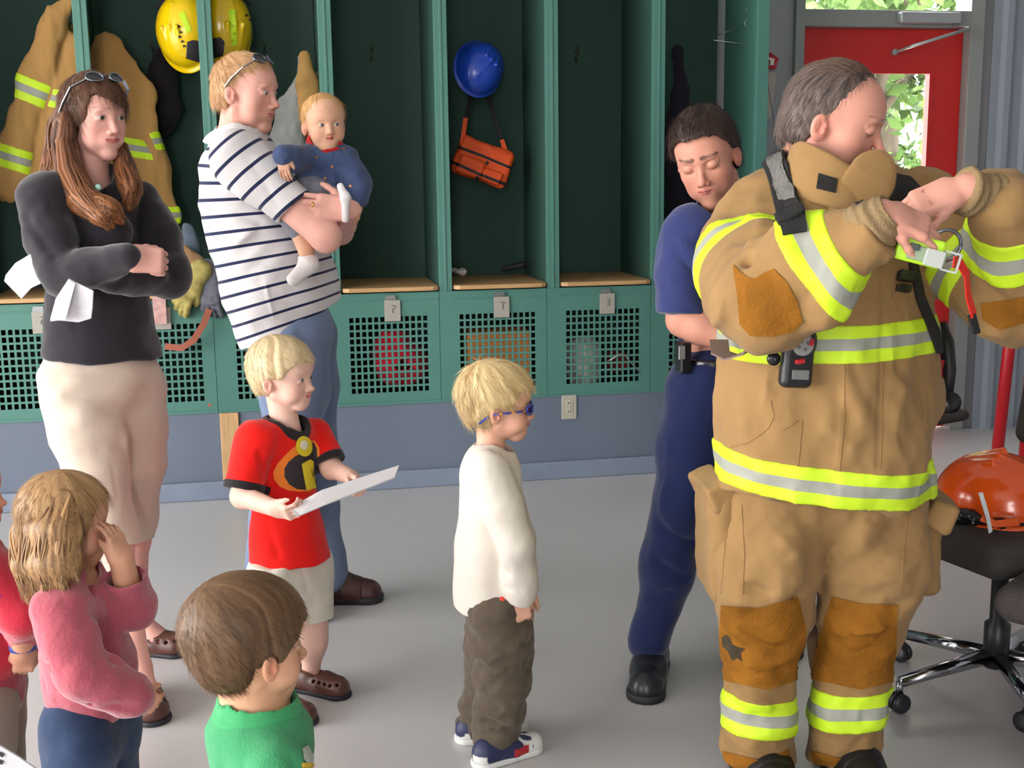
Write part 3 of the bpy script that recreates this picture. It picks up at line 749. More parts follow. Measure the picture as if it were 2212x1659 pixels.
def hand_ops(S_, w, d, n, L, side=1, curl=(.5, .5, .55, .6), spread=.10, thumb=(.6, .3), tcurl=.4, k=.006):
    """w wrist point, d towards the fingers, n out of the back of the hand, L hand length, side: +1/-1 where the thumb sits along cross(d, n)"""
    w = np.asarray(w, float); d = nrm(d); n = nrm(np.asarray(n, float) - d * np.dot(n, d)); b = np.cross(d, n) * side
    pl = L * .50; hw = L * .21; fr = L * .048
    S_.add(Cone(w - d * L * .08, w + d * L * .12, L * .145, L * .15, n, .72), k * 2)
    S_.add(Box(w + d * pl * .55, (pl * .50, hw, L * .075), np.stack([d, b, n], 1), rad=L * .065), k * 3)
    lens = (.43, .48, .45, .36); tips = []
    for i in range(4):
        o = (1.5 - i) / 1.5; st = w + d * (pl * (.98 - .05 * abs(o) * (1 if i else .5))) + b * (o * hw * .74); ang = curl[i]
        dd = nrm(d + b * (o * spread)); p0 = st - dd * L * .06; seg = [lens[i] * L * .46, lens[i] * L * .31, lens[i] * L * .25]; r = fr * (1.04 - .06 * abs(o)) * (1 if i < 3 else .9)
        a = 0; p = st
        S_.add(Cone(p0, st, r * 1.08, r * 1.06), k)
        for j in range(3):
            a += ang * (1.0, 1.1, .8)[j]; q = p + (dd * math.cos(a) - n * math.sin(a)) * seg[j]
            S_.add(Cone(p, q, r * (1.05 - .09 * j), r * (.97 - .10 * j)), k * .35); p = q
        tips.append(p)
    tb = w + d * L * .10 + b * hw * .70 - n * L * .03; td = nrm(d * math.cos(thumb[0]) + b * math.sin(thumb[0]) - n * thumb[1])
    t1 = tb + td * L * .19; S_.add(Cone(tb, t1, fr * 1.45, fr * 1.15), k * 2.2)
    td2 = nrm(td + (d * .5 - b * .5 - n * .4) * tcurl); t2 = t1 + td2 * L * .15; S_.add(Cone(t1, t2, fr * 1.12, fr * 1.0), k); td3 = nrm(td2 + (d * .4 - b * .5 - n * .4) * tcurl)
    S_.add(Cone(t2, t2 + td3 * L * .10, fr * 1.0, fr * .82), k)
    return dict(c=w + d * L * .5, L=L, tips=tips, thumb=t2 + td3 * L * .1)
def hbox(hd, k=.75): a = hd['L'] * k; return hd['c'] - a, hd['c'] + a
def limb(S_, pts, rs, k=.02, n=None, sq=1.0):
    for i in range(len(pts) - 1): S_.add(Cone(pts[i], pts[i + 1], rs[i], rs[i + 1], n, sq), k if i else k)
    return S_
def mid(a, b, t=.5): return np.asarray(a) * (1 - t) + np.asarray(b) * t

def hand(S_, w, d, n, th, L, **k):
    d = nrm(d); nn = nrm(np.asarray(n, float) - d * np.dot(n, d)); return hand_ops(S_, w, d, nn, L, side=1 if np.dot(np.cross(d, nn), th) > 0 else -1, **k)
def body_obj(body, hd, fine, T, h=.007, hh=.0021, extra=None, name='body'):
    lo, hi = hd.box(); v, q = body.mesh(h, [(lo, hi, hh)] + [(*hbox(f), .0021) for f in fine])
    return fmk(name, v, q, skin_m, T, col=hd.color(v, extra))
def wipe(p, m): return p
def stripes(name, base, ink, width, rough=.85):
    """cloth with stripes where frac(t) < width"""
    if name in _mats: return _mats[name]
    m = cloth(name, base); nt = m.node_tree; b = nt.nodes['Principled BSDF']
    a = nt.nodes.new('ShaderNodeAttribute'); a.attribute_name = 't'; f = nt.nodes.new('ShaderNodeMath'); f.operation = 'FRACT'; nt.links.new(a.outputs['Fac'], f.inputs[0])
    c = nt.nodes.new('ShaderNodeMath'); c.operation = 'LESS_THAN'; c.inputs[1].default_value = width; nt.links.new(f.outputs[0], c.inputs[0])
    mx = nt.nodes.new('ShaderNodeMix'); mx.data_type = 'RGBA'; nt.links.new(c.outputs[0], mx.inputs[0]); mx.inputs[6].default_value = rgba(base); mx.inputs[7].default_value = rgba(ink)
    nt.links.new(mx.outputs[2], b.inputs['Base Color']); return m
def band_mat(name='reflective_band'):
    """lime - silver - lime trim across t = 0..1"""
    if name in _mats: return _mats[name]
    m = mat(name, (206, 236, 40), .55, bump=.05, bscale=400, spec=.4); nt = m.node_tree; b = nt.nodes['Principled BSDF']
    a = nt.nodes.new('ShaderNodeAttribute'); a.attribute_name = 't'; r = nt.nodes.new('ShaderNodeValToRGB'); r.color_ramp.interpolation = 'CONSTANT'
    e = r.color_ramp.elements; e[0].position = 0; e[0].color = rgba((204, 240, 44)); e[1].position = .35; e[1].color = rgba((158, 160, 150)); x = e.new(.66); x.color = rgba((204, 240, 44))
    nt.links.new(a.outputs['Fac'], r.inputs[0]); nt.links.new(r.outputs[0], b.inputs['Base Color']); return m
def thick(o, t):
    m = o.modifiers.new('solid', 'SOLIDIFY'); m.thickness = t; m.offset = 0; return o
def sheet(name, poly, dfun, T, m, th=.004, label=None):
    """thin rigid piece whose outline is given in photo pixels with its own depth per corner"""
    a = np.array([P(x, y, d) for (x, y), d in zip(poly, dfun)]); n = nrm(np.cross(a[1] - a[0], a[2] - a[0])); k = len(a); b = MB()
    b.add(list(a + n * th / 2) + list(a - n * th / 2), [tuple(range(k)), tuple(range(2 * k - 1, k - 1, -1))] + [(i, k + i, k + (i + 1) % k, (i + 1) % k) for i in range(k)])
    return b.build(name, m, T, room=False)

def locks(Lk, Rk, ca, cb, seed, T, D, base_n=70, cut=None, vox=.0036, tip=None, ztip=(1, 0), groove=.004, cw=1.0, t0m=.55):
    """long hair: bodies swept along guide curves (photo pixel x, y, depth offset) with strands over them"""
    s = Shape(); pf = lambda q: P(q[0], q[1], D + q[2]); G = [np.array([pf(q) for q in L_]) for L_ in Lk]
    for g, r_ in zip(G, Rk): limb(s, list(g), [x * .82 for x in r_], .02)
    if cut is not None: s.cut(cut, .01)
    def st(v):
        best = np.full(len(v), 9.); out = np.zeros((len(v), 3))
        for gi, (g, r_) in enumerate(zip(G, Rk)):
            for i in range(len(g) - 1):
                d, t = seg_dist(v, g[i], g[i + 1]); d = d / (r_[i] * (1 - t) + r_[i + 1] * t)
                ax = nrm(g[i + 1] - g[i]); u = nrm(np.cross(ax, (.3, 1, .1))); w = np.cross(ax, u); o = v - (g[i] + t[:, None] * (g[i + 1] - g[i])); a = np.arctan2(o @ w, o @ u)
                m = d < best; best[m] = d[m]; out[m] = np.stack([np.cos(a) * 5 + gi * 11, np.sin(a) * 5, (i + t) * .45], 1)[m]
        return noise(out, seed) * .5 + noise(out * [2.6, 2.6, 1.6], seed + 2) * .4 + noise(out * [6, 6, 2], seed + 5) * .3
    s.disp(lambda p: -groove * st(p), .03); hv, hq = s.mesh(vox); m_ = np.clip(.5 + 1.1 * st(hv), 0, 1)[:, None]; rs = np.random.RandomState(seed); SV, SQ, SC = [], [], []; nb = len(hv)
    def pal(z):
        t = np.clip((ztip[0] - z) / (ztip[0] - ztip[1]), 0, 1)[:, None] if tip is not None else np.zeros((len(z), 1)); tp = tip if tip is not None else (ca, cb)
        return lin(ca) * (1 - t) + lin(tp[0]) * t, lin(cb) * (1 - t) + lin(tp[1]) * t
    NS = 7
    for g, r_ in zip(G, Rk):
        # clumps of hair laid round each guide curve, tapering to loose tips
        rr_ = np.array(r_, float); seg = np.linalg.norm(np.diff(g, axis=0), axis=1); nC = int(base_n * (.4 + rr_.max() / .05))
        for k in range(nC):
            K_ = 18; a = rs.rand() * 6.283; t0 = rs.rand() * t0m; t1 = len(g) - 1 - rs.rand() ** 2 * .9; ts = np.linspace(t0, max(t1, t0 + .8) if t1 < len(g) - 1 else len(g) - 1 - 1e-6, K_); ts = np.clip(ts, 0, len(g) - 1 - 1e-6); i = ts.astype(int); f = (ts - i)[:, None]
            sm = f * f * (3 - 2 * f) * .35 + f * .65; p = g[i] * (1 - sm) + g[i + 1] * sm; r = rr_[i] * (1 - f[:, 0]) + rr_[i + 1] * f[:, 0]; u_ = np.linspace(0, 1, K_)
            ax = np.gradient(p, axis=0); ax /= np.linalg.norm(ax, axis=1)[:, None] + 1e-9; u = np.cross(ax, (.3, 1, .1)); u /= np.linalg.norm(u, axis=1)[:, None]; w = np.cross(ax, u)
            a_ = a + .5 * u_ * rs.randn() + .25 * np.sin(u_ * 5 + a * 3); rad = (.80 + .20 * rs.rand()) * (.70 + .30 * np.minimum(u_ * 4, 1)) * r
            o_ = u * np.cos(a_)[:, None] + w * np.sin(a_)[:, None]; p = p + o_ * rad[:, None]; p[:, 0] += .003 * np.sin(u_ * 9 + a * 7); p[-3:] += np.outer([.2, .6, 1], (rs.rand(3) - .5) * .014)
            wd = cw * (.0022 + .0045 * rs.rand()) * np.clip(np.minimum(u_ * 6 + .3, 1.15 - u_ * u_ * 1.05), .08, 1); sd_ = np.cross(ax, o_)
            an = np.arange(NS) * 2 * math.pi / NS; vv = (p[:, None] + wd[:, None, None] * (sd_[:, None] * np.cos(an)[None, :, None] * 1.3 + o_[:, None] * np.sin(an)[None, :, None] * .7)).reshape(-1, 3)
            SQ.append(np.array([[NS * j + c, NS * j + (c + 1) % NS, NS * j + NS + (c + 1) % NS, NS * j + NS + c] for j in range(K_ - 1) for c in range(NS)]) + nb); nb += len(vv); SV.append(vv)
            q = np.clip(.5 + .28 * rs.randn(), .05, 1); A, B = pal(p[:, 2]); SC.append(np.repeat(A * (1 - q) + B * q, NS, 0))
    A, B = pal(hv[:, 2])
    return fmk('hair_lock', np.concatenate([hv] + SV), np.concatenate([hq] + SQ), hair_m, T, col=np.concatenate([A * (1 - m_) + B * m_] + SC))
# ---- boy in the white sweatshirt and sunglasses
D = 2.80
def pw(x, y, dd=0.0): return P(x, y, D + dd)
base = P(1075, 1605, D); base[2] = 0
T = fthing('person', base, 'small blond boy in a cream sweatshirt, wraparound sunglasses and olive cargo trousers, arms hanging', 'person')
hd = Head(pw(1077, 866), .187, .06, nod=.06, child=True, skin=(224, 172, 148), lip=(206, 118, 112), brow=(190, 160, 120), iris=(60, 70, 90))
bs = hd.shape(neck_to=pw(1062, 1010, .0), neck_r=.034)
sh = [pw(1054, 1020, -.10), pw(1072, 1012, .10)]
torso = Shape()
torso.add(Cone(pw(1060, 1040), pw(1064, 1250), .080, .092, (1, 0, 0), .84), .03)
# near arm
el, wr = pw(1112, 1172, -.13), pw(1124, 1282, -.10)
A1 = [sh[0], el, wr]
A2 = [sh[1], pw(1120, 1165, .12), pw(1135, 1270, .09)]
body = Shape(); body.ext(bs)
body.add(Cone(pw(1062, 1075), pw(1066, 1290), .062, .080, (1, 0, 0), .75), .04)
limb(body, A1, [.034, .028, .022], .02); limb(body, A2, [.034, .028, .022], .02)
h1 = hand_ops(body, wr + (wr - el) * .04, (0.02, .1, -1), (0.15, -1, 0), .112, side=-1, curl=(.9, 1.0, 1.0, 1.05), thumb=(.5, .45), tcurl=.8)
h2 = hand_ops(body, A2[2], (0.02, .0, -1), (0.15, 1, 0), .112, side=1, curl=(.6, .7, .8, .9))
hipn, hipf = pw(1078, 1320, -.055), pw(1074, 1320, .055)
kn, kf = pw(1085, 1465, -.06), pw(1062, 1460, .06)
an, af = pw(1070, 1590, -.055), pw(1035, 1570, .055)
limb(body, [hipn, kn, an], [.06, .042, .032], .03); limb(body, [hipf, kf, af], [.06, .042, .032], .03)
lo, hi = hd.box(); v, q = body.mesh(.006, [(lo, hi, .0019), (*hbox(h1), .0018)])
fmk('body', v, q, skin_m, T, col=hd.color(v))
hd.hair(th=.045, front=.30, frontz=.20, side=-.02, nape=-.33, cols=((150, 118, 74), (238, 214, 164)), seed=3, groove=.014, freq=16, swirl=.35, parent=T, strands=3200, sidex=.13, slen=.14, top=.01, bang=0)
# sweatshirt
s = Shape()
s.add(Cone(pw(1058, 1030), pw(1066, 1262), .088, .108, (1, 0, 0), .86), .02)
s.add(Cone(pw(1056, 1010, -.05), pw(1066, 1010, .05), .052, .052), .04)
s.add(Cone(pw(1058, 1180), pw(1066, 1340), .103, .111, (1, 0, 0), .84), .03)
s.add(Cone(pw(1060, 1000), pw(1062, 1020), .047, .06), .03)
limb(s, [sh[0], mid(sh[0], el, .5), el, wr], [.052, .051, .044, .036], .012)
s.add(Cone(mid(el, wr, .62), mid(el, wr, .8), .043, .043), .012)
limb(s, [sh[1], A2[1], A2[2]], [.050, .042, .034], .022)
s.keep(Half(pw(1066, 1316), (-.12, 0, -1)), .01)
for (a, b, w, dp) in [((1072, 1090), (1040, 1150), .010, -.010), ((1076, 1105), (1052, 1180), .008, -.006), ((1018, 1075), (1040, 1110), .007, -.006), ((1100, 1100), (1120, 1140), .010, -.007), ((1060, 1045), (1068, 1100), .009, .005)]:
    s.disp(folds([(pw(*a, -.11), pw(*b, -.12), w, dp)]), .03)
s.disp(folds([(pw(1085, 1215, -.15), pw(1150, 1190, -.12), .012, .004), (pw(1088, 1238, -.15), pw(1150, 1222, -.12), .008, -.005), (pw(1092, 1272, -.14), pw(1150, 1262, -.12), .008, -.004), (pw(1086, 1190, -.15), pw(1146, 1160, -.12), .010, -.004)]), .03)
s.disp(crumple(.004, 16, 4, (1, 1, .6)), .03)
s.cut(Cone(pw(1070, 940), pw(1066, 1008), .050, .043), .004); s.cut(Cone(wr + (wr - el) * .0, wr + (wr - el) * .2, .028), .003)
s.cut(Half(wr + (0, 0, -.004), (0, 0, 1)), 0) if False else None
shape_obj('sweatshirt', s, .0042, cloth('cream_sweatshirt', (214, 206, 196), bscale=300), T)
# trousers
s = Shape(); oc = cloth('olive_cotton', (86, 76, 64), var=.10, vscale=10)
limb(s, [hipn, mid(hipn, kn), kn, mid(kn, an), an + (0, 0, .012)], [.076, .074, .064, .058, .056], .02); limb(s, [hipf, mid(hipf, kf), kf, mid(kf, af), af + (0, 0, .02)], [.076, .072, .066, .058, .056], .015)
s.keep(Half(pw(1068, 1600), (-.06, .0, -1)), .006)
s.disp(crumple(.007, 13, 9, (1, 1, 1.5), ridged=True), .03)
s.disp(folds([(pw(1030, 1545, -.12), pw(1100, 1575, -.12), .008, -.010), (pw(1020, 1500, -.12), pw(1080, 1530, -.12), .008, -.007), (pw(1040, 1580, -.12), pw(1115, 1560, -.12), .008, .007), (pw(1035, 1390, -.14), pw(1085, 1400, -.14), .008, -.008), (pw(1092, 1320, -.14), pw(1100, 1540, -.14), .004, -.004)]), .03)
tr = shape_obj('trousers', s, .0045, oc, T)
# trainers
def trainer(heel, toe, r, parent, cols):
    heel = np.asarray(heel, float); toe = np.asarray(toe, float); d = nrm(toe - heel); L = np.linalg.norm(toe - heel)
    u = Shape(); u.add(Cone(heel + (0, 0, r * 1.0), heel + d * L * .45 + (0, 0, r * 1.05), r * 1.0, r * 1.05), 0); u.add(Cone(heel + d * L * .5 + (0, 0, r * .9), toe - d * r * .6 + (0, 0, r * .75), r * 1.08, r * .95), r * .6)
    u.add(Cone(heel + d * r * .3 + (0, 0, r * 1.5), heel + d * L * .32 + (0, 0, r * 1.7), r * .85, r * .85), r * .7); u.keep(Half((0, 0, heel[2] + .012), (0, 0, -1)), .0)
    def col(v):
        t = (v - heel) @ d / L; z = v[:, 2] - heel[2]; c = np.tile(lin(cols[0]), (len(v), 1)); n = noise(v * 45, 2)
        c[(t > .80) | ((t > .55) & (np.abs(n) < .25))] = lin(cols[1]); c[(t > .42) & (t < .72) & (z > r * .5) & (z < r * 1.25)] = lin(cols[2]); c[(t < .12) & (z < r * 1.2) & (n > -.1)] = lin(cols[1])
        return c
    up = shape_obj('shoe', u, .003, mat('trainer_upper', rough=.5, vcol=True), parent, col=col)
    so = Shape(); so.add(Cone(heel + (0, 0, .012), heel + d * L * .4 + (0, 0, .012), r * 1.12, r * 1.05), 0); so.add(Cone(heel + d * L * .4 + (0, 0, .012), toe - d * r * .8 + (0, 0, .012), r * 1.05, r * 1.12), .01)
    so.keep(Half((0, 0, .016 + heel[2]), (0, 0, 1)), .003); so.keep(Half((0, 0, heel[2] + .0005), (0, 0, -1)), .002)
    o = shape_obj('sole', so, .003, mat('white_rubber', (214, 216, 214), .5), up if up.parent is None else parent)
    return up
f1h = P(1046, 1645, D - .10); f1h[2] = 0; f1t = P(1148, 1606, D - .03); f1t[2] = 0
f1t = f1h + nrm(f1t - f1h) * .155
trainer(f1h, f1t, .030, T, ((34, 40, 78), (216, 216, 214), (176, 34, 44)))
f2h = P(1008, 1590, D + .03); f2h[2] = 0; f2t = f2h + nrm((1, .1, 0)) * .15
trainer(f2h, f2t, .029, T, ((34, 40, 78), (216, 216, 214), (176, 34, 44)))
# sunglasses
G = fthing('sunglasses', hd.p(.3, 0, 0), 'blue child sunglasses with patterned temples on the blond boy in the cream sweatshirt', 'sunglasses')
b = MB()
def q3(x, y, z): return tuple(hd.p(x, y, z))
for y in (-1, 1):
    b2 = MB(); R_ = hd.M @ rotz(y * .45)
    c0 = hd.p(.385, y * .155, hd.ez - .01); b2.v = []; 
    prof = [(math.cos(a) * .098, math.sin(a) * .062) for a in np.linspace(0, 2 * math.pi, 20, endpoint=False)]
    vf = [c0 + hd.h * (R_ @ np.array([.02 * (1 - (u / .1) ** 2), u, w])) for u, w in prof]; vb = [p - hd.h * (R_ @ np.array([.02, 0, 0])) for p in vf]
    b2.add(vf + vb, [tuple(range(20)), tuple(range(20, 40))[::-1]] + [(i, 20 + i, 20 + (i + 1) % 20, (i + 1) % 20) for i in range(20)])
    b2.build('lens', mat('dark_lens', (16, 22, 54), .08, coat=.5), G, room=False)
    b3 = MB(); b3.tube([p + hd.h * (R_ @ np.array([.004, 0, 0])) for p in vf] + [vf[0]], .0032, n=6, m=0); b3.build('lens_rim', mat('blue_frame', (52, 66, 160), .3), G, smooth=True, room=False)
    b4 = MB(); pts = [(.35, y * .24, hd.ez - .01), (.25, y * .325, hd.ez - .015), (.08, y * .375, hd.ez - .03), (-.06, y * .375, hd.ez - .045), (-.17, y * .37, hd.ez - .10), (-.25, y * .34, hd.ez - .18)]
    fine_ = []
    for i in range(len(pts) - 1): fine_ += [mid(pts[i], pts[i + 1], t) for t in (0, .33, .66)]
    fine_.append(pts[-1]); b4.tube([q3(*p) for p in fine_], 1, flat=(.0018, .0050), up=hd.M[:, 1] * y)
    m_ = [(1 if (k // 4) % 3 == 1 and 4 < k < 44 else 0) for k in range(len(b4.f))]; b4.m = m_
    b4.build('temple', [mat('blue_frame', (52, 66, 160), .3), mat('orange_pattern', (206, 140, 52), .4)], G, room=False)
b.tube([q3(.405, -.06, hd.ez + .01), q3(.42, 0, hd.ez + .02), q3(.405, .06, hd.ez + .01)], .0022, n=6); b.build('bridge', mat('blue_frame', (52, 66, 160), .3), G, room=False)
# little red toy in his fist
s = Shape(); c = pw(1084, 1300, -.11); s.add(Ell(c, (.010, .010, .014)), 0); s.add(Cone(c + (0, 0, -.01), c + (.02, .0, -.022), .006, .006), .006)
v, q = s.mesh(.002); o = fmk('toy', v, q, mat('red_toy', (214, 58, 44), .4)); tag(o, 'small red toy held in the fist of the boy in the cream sweatshirt', 'toy')
# ---- boy in the red T-shirt
D = 3.10
def pw(x, y, dd=0.0): return P(x, y, D + dd)
base = P(640, 1490, D); base[2] = 0
T = fthing('person', base, 'small blond boy in a red T-shirt with a round emblem, holding a folded booklet', 'person')
hd = Head(pw(613, 806), .188, -.30, nod=.05, child=True, skin=(226, 184, 168), lip=(204, 118, 116), brow=(190, 164, 128), iris=(90, 104, 112))
fw = np.array([math.cos(-.8), math.sin(-.8), 0])
body = Shape(); body.ext(hd.shape(neck_to=pw(620, 930), neck_r=.036))
s1, s2 = pw(548, 950, -.08), pw(680, 938, .08)
e1, w1 = pw(524, 1072, -.13), pw(594, 1098, -.24); e2, w2 = pw(716, 1012, .03), pw(758, 1030, -.06)
body.add(Cone(pw(618, 990), pw(620, 1180), .060, .070, fw, .72), .04)
limb(body, [s1, e1, w1], [.034, .029, .021], .02); limb(body, [s2, e2, w2], [.034, .027, .020], .02)
h1 = hand(body, w1, w1 - e1 + (0.03, 0, -.01), (-.3, -.8, -.5), (.2, -.3, 1), .108, curl=(.8, .8, .8, .8), thumb=(.5, .2), tcurl=.3)
h2 = hand(body, w2, w2 - e2, (.1, .6, .6), (.0, -.8, .4), .105, curl=(.7, .7, .7, .7), thumb=(.5, .3), tcurl=.3)
hn, hf = pw(592, 1235, -.05), pw(664, 1235, .05); kn, kf = pw(575, 1360, -.07), pw(676, 1355, .04); an, af = pw(590, 1480, -.07), pw(672, 1448, .06)
limb(body, [hn, kn, an], [.050, .040, .027], .03); limb(body, [hf, kf, mid(kf, af, .35), af], [.050, .036, .037, .024], .03)
f1 = P(600, 1510, D - .08); f1[2] = .02; f2 = P(664, 1476, D + .05); f2[2] = .024
limb(body, [an, f1, f1 + (.09, -.05, -.002)], [.026, .024, .020], .012); limb(body, [af, f2, f2 + (.075, -.04, -.002)], [.024, .024, .020], .012)
body_obj(body, hd, [h1, h2], T)
hd.hair(th=.045, front=.30, frontz=.20, side=-.02, nape=-.30, cols=((168, 142, 104), (232, 212, 172)), seed=5, groove=.012, freq=15, swirl=.5, parent=T, strands=3200, sidex=.15, top=.01)
s = Shape()
s.add(Cone(pw(612, 955), pw(619, 1160), .085, .104, fw, .74), .02); s.add(Cone(pw(619, 1150), pw(629, 1240), .100, .122, fw, .84), .02); s.add(Cone(s1 + (.02, 0, 0), s2 + (-.015, 0, 0), .046, .044), .035)
limb(s, [s1, mid(s1, e1, .98)], [.050, .052], .022); limb(s, [s2, mid(s2, e2, .95)], [.046, .046], .022)
cutn = nrm(e1 - s1 + (.02, 0, 0)); s.keep(Grp([Cone(pw(618, 900), pw(620, 1230), .20, .20)], 0), 0) if False else None
s.cut(Cone(mid(s1, e1, .85), mid(s1, e1, 1.35), .040, .046), .004); s.cut(Cone(mid(s2, e2, .85), mid(s2, e2, 1.4), .034, .040), .004)
class Slab:
    """removes everything beyond a plane but only near point c"""
    def __init__(s, p, n, r): s.p = np.asarray(p, float); s.n = nrm(n); s.r = r; s.lo = s.p - r; s.hi = s.p + r
    def __call__(s, X, Y, Z):
        d = (X - s.p[0]) * s.n[0] + (Y - s.p[1]) * s.n[1] + (Z - s.p[2]) * s.n[2]
        return np.maximum(-d, np.sqrt((X - s.p[0]) ** 2 + (Y - s.p[1]) ** 2 + (Z - s.p[2]) ** 2) - s.r)
s.cut(Slab(mid(s1, e1, .88), e1 - s1, .075), .002); s.cut(Slab(mid(s2, e2, .86), e2 - s2, .062), .002)
s.keep(Half(pw(619, 1207), (-.02, 0, -1)), .008); nk = Cone(pw(622, 850), pw(619, 921, -.005), .058, .053); s.cut(nk, .004)
s.disp(crumple(.005, 12, 21, (1, 1, .5)), .03)
s.disp(folds([(pw(560, 980, -.13), pw(580, 1060, -.13), .010, -.007), (pw(600, 1120, -.1), pw(650, 1180, -.1), .012, .005), (pw(575, 1130, -.1), pw(600, 1200, -.1), .010, -.006), (pw(540, 1000, -.13), pw(545, 1050, -.13), .01, .004)]), .03)
sh_ = shape_obj('shirt', s, .0036, cloth('red_jersey', (226, 26, 20), bscale=300), T)
blk = cloth('black_rib', (40, 34, 38), bscale=400)
def ringtrim(name, s, prim_out, prim_in, m, T, h=.003):
    r = Shape(); r.ops = [o for o in s.ops]; r.disp(lambda p: -.0018 * np.ones(len(p)), .02); r.keep(prim_out, 0)
    v, q = r.mesh(h); return fmk(name, v, q, m, T)
class Near:
    def __init__(s, fn): s.fn = fn; s.lo = None
    def __call__(s, X, Y, Z): return s.fn(X, Y, Z)
ringtrim('collar_trim', s, Near(lambda X, Y, Z: nk(X, Y, Z) - .0125), None, blk, T)
for a_, b_, f_ in ((s1, e1, .88), (s2, e2, .86)):
    p_, n_ = mid(a_, b_, f_), nrm(b_ - a_)
    sl_ = lambda X, Y, Z, p_=p_, n_=n_: np.maximum(-(((X - p_[0]) * n_[0] + (Y - p_[1]) * n_[1] + (Z - p_[2]) * n_[2]) + .019), np.sqrt((X - p_[0]) ** 2 + (Y - p_[1]) ** 2 + (Z - p_[2]) ** 2) - .074)
    ringtrim('sleeve_trim', s, Near(sl_), None, blk, T)
bv = bvh_of(sh_)
def ellp(cx, cy, rx, ry, rot=0, n=40):
    a = np.linspace(0, 2 * math.pi, n, endpoint=False); x = rx * np.cos(a); y = ry * np.sin(a); return [(cx + u * math.cos(rot) - w * math.sin(rot), cy + u * math.sin(rot) + w * math.cos(rot)) for u, w in zip(x, y)]
E1 = patch('emblem', bv, [(692, 1001), (690, 968), (680, 952), (665, 950), (640, 960), (620, 978), (600, 1000), (590, 1020), (592, 1035), (604, 1051), (622, 1059), (645, 1062), (668, 1062), (682, 1050), (690, 1030)], D, mat('print_orange', (240, 126, 30), .7), T, n=90, off=.0016)
patch('emblem', bv, [(687, 998), (684, 968), (676, 956), (664, 957), (652, 978), (636, 986), (622, 998), (614, 1012), (614, 1030), (624, 1046), (640, 1056), (662, 1058), (676, 1044), (684, 1024)], D, mat('print_black', (44, 36, 40), .7), T, n=90, off=.0024)
patch('emblem', bv, [(650, 1002), (668, 992), (675, 996), (681, 1054), (660, 1059)], D, mat('print_yellow', (226, 208, 44), .7), T, n=70, off=.0032)
patch('emblem', bv, ellp(655, 964, 17, 22, -.2), D, mat('print_yellow', (226, 208, 44), .7), T, n=60, off=.0040)
patch('emblem', bv, ellp(654, 961, 8, 10), D, mat('print_white', (238, 232, 210), .7), T, n=40, off=.0048)
s = Shape(); sho = cloth('cream_cotton', (212, 206, 192)); s.add(Cone(pw(620, 1215), pw(622, 1245), .100, .100, fw, .8), 0)
limb(s, [hn + (0, 0, .02), kn + (0, 0, .045)], [.068, .066], .02); limb(s, [hf + (0, 0, .02), kf + (0, 0, .02)], [.068, .062], .03); s.cut(Slab(kn + (0, 0, .0), (0, 0, -1), .12), .0); s.cut(Slab(kf + (0, 0, .028), (0, 0, -1), .12), .0)
s.keep(Half(pw(620, 1200), (0, 0, 1)), .01); s.disp(crumple(.006, 13, 31, (1, 1, .5)), .03)
s.disp(folds([(pw(650, 1235, -.05), pw(672, 1290, -.05), .009, -.006), (pw(624, 1220, -.05), pw(630, 1280, -.05), .004, -.006)]), .03)
shape_obj('shorts', s, .0042, sho, T)
# sandals with cut-outs
def sandal(heel, toe, r, T, col=(84, 50, 42)):
    heel = np.asarray(heel, float).copy(); toe = np.asarray(toe, float).copy(); heel[2] = 0; toe[2] = 0; d = nrm(toe - heel); L = np.linalg.norm(toe - heel); sd = np.cross(d, (0, 0, 1))
    u = Shape(); u.add(Cone(heel + (0, 0, r * .9), heel + d * L * .5 + (0, 0, r * .8), r, r * 1.0), 0); u.add(Cone(heel + d * L * .5 + (0, 0, r * .8), toe - d * r + (0, 0, r * .7), r * 1.05, r * 1.02), r * .5); u.add(Cone(heel + d * r * .4 + (0, 0, r * 1.4), heel + d * L * .2 + (0, 0, r * 1.5), r * .85, r * .8), r * .5)
    u.cut(Cone(heel + d * L * .10 + (0, 0, r * 2.5), heel + d * L * .38 + (0, 0, r * 2.1), r * .75, r * .65), r * .3)
    for i in range(5):
        for y in (-1, 1): c = heel + d * L * (.40 + .11 * i) + sd * y * r * (.55 if i < 4 else .3) + (0, 0, r * 1.25); u.cut(Cone(c - (0, 0, .015), c + d * r * .25 + sd * y * r * .5 + (0, 0, .01), r * .13), .002)
    u.keep(Half((0, 0, .010), (0, 0, -1)), 0)
    up = shape_obj('sandal', u, .0028, mat('brown_leather', col, .38, var=.12, vscale=30, bump=.05), T)
    so = Shape(); so.add(Cone(heel + (0, 0, .008), heel + d * L * .45 + (0, 0, .008), r * 1.05, r * .98), 0); so.add(Cone(heel + d * L * .45 + (0, 0, .008), toe - d * r + (0, 0, .008), r * .98, r * 1.14), .01); so.keep(Half((0, 0, .014), (0, 0, 1)), .003); so.keep(Half((0, 0, .001), (0, 0, -1)), .002)
    shape_obj('sole', so, .0035, mat('black_rubber', (26, 26, 34), .6), T)
g = P(648, 1474, D + .06); sandal(g, g + (.145, -.07, 0), .034, T)
g = P(580, 1510, D - .10); sandal(g, g + (.135, -.07, 0), .033, T)
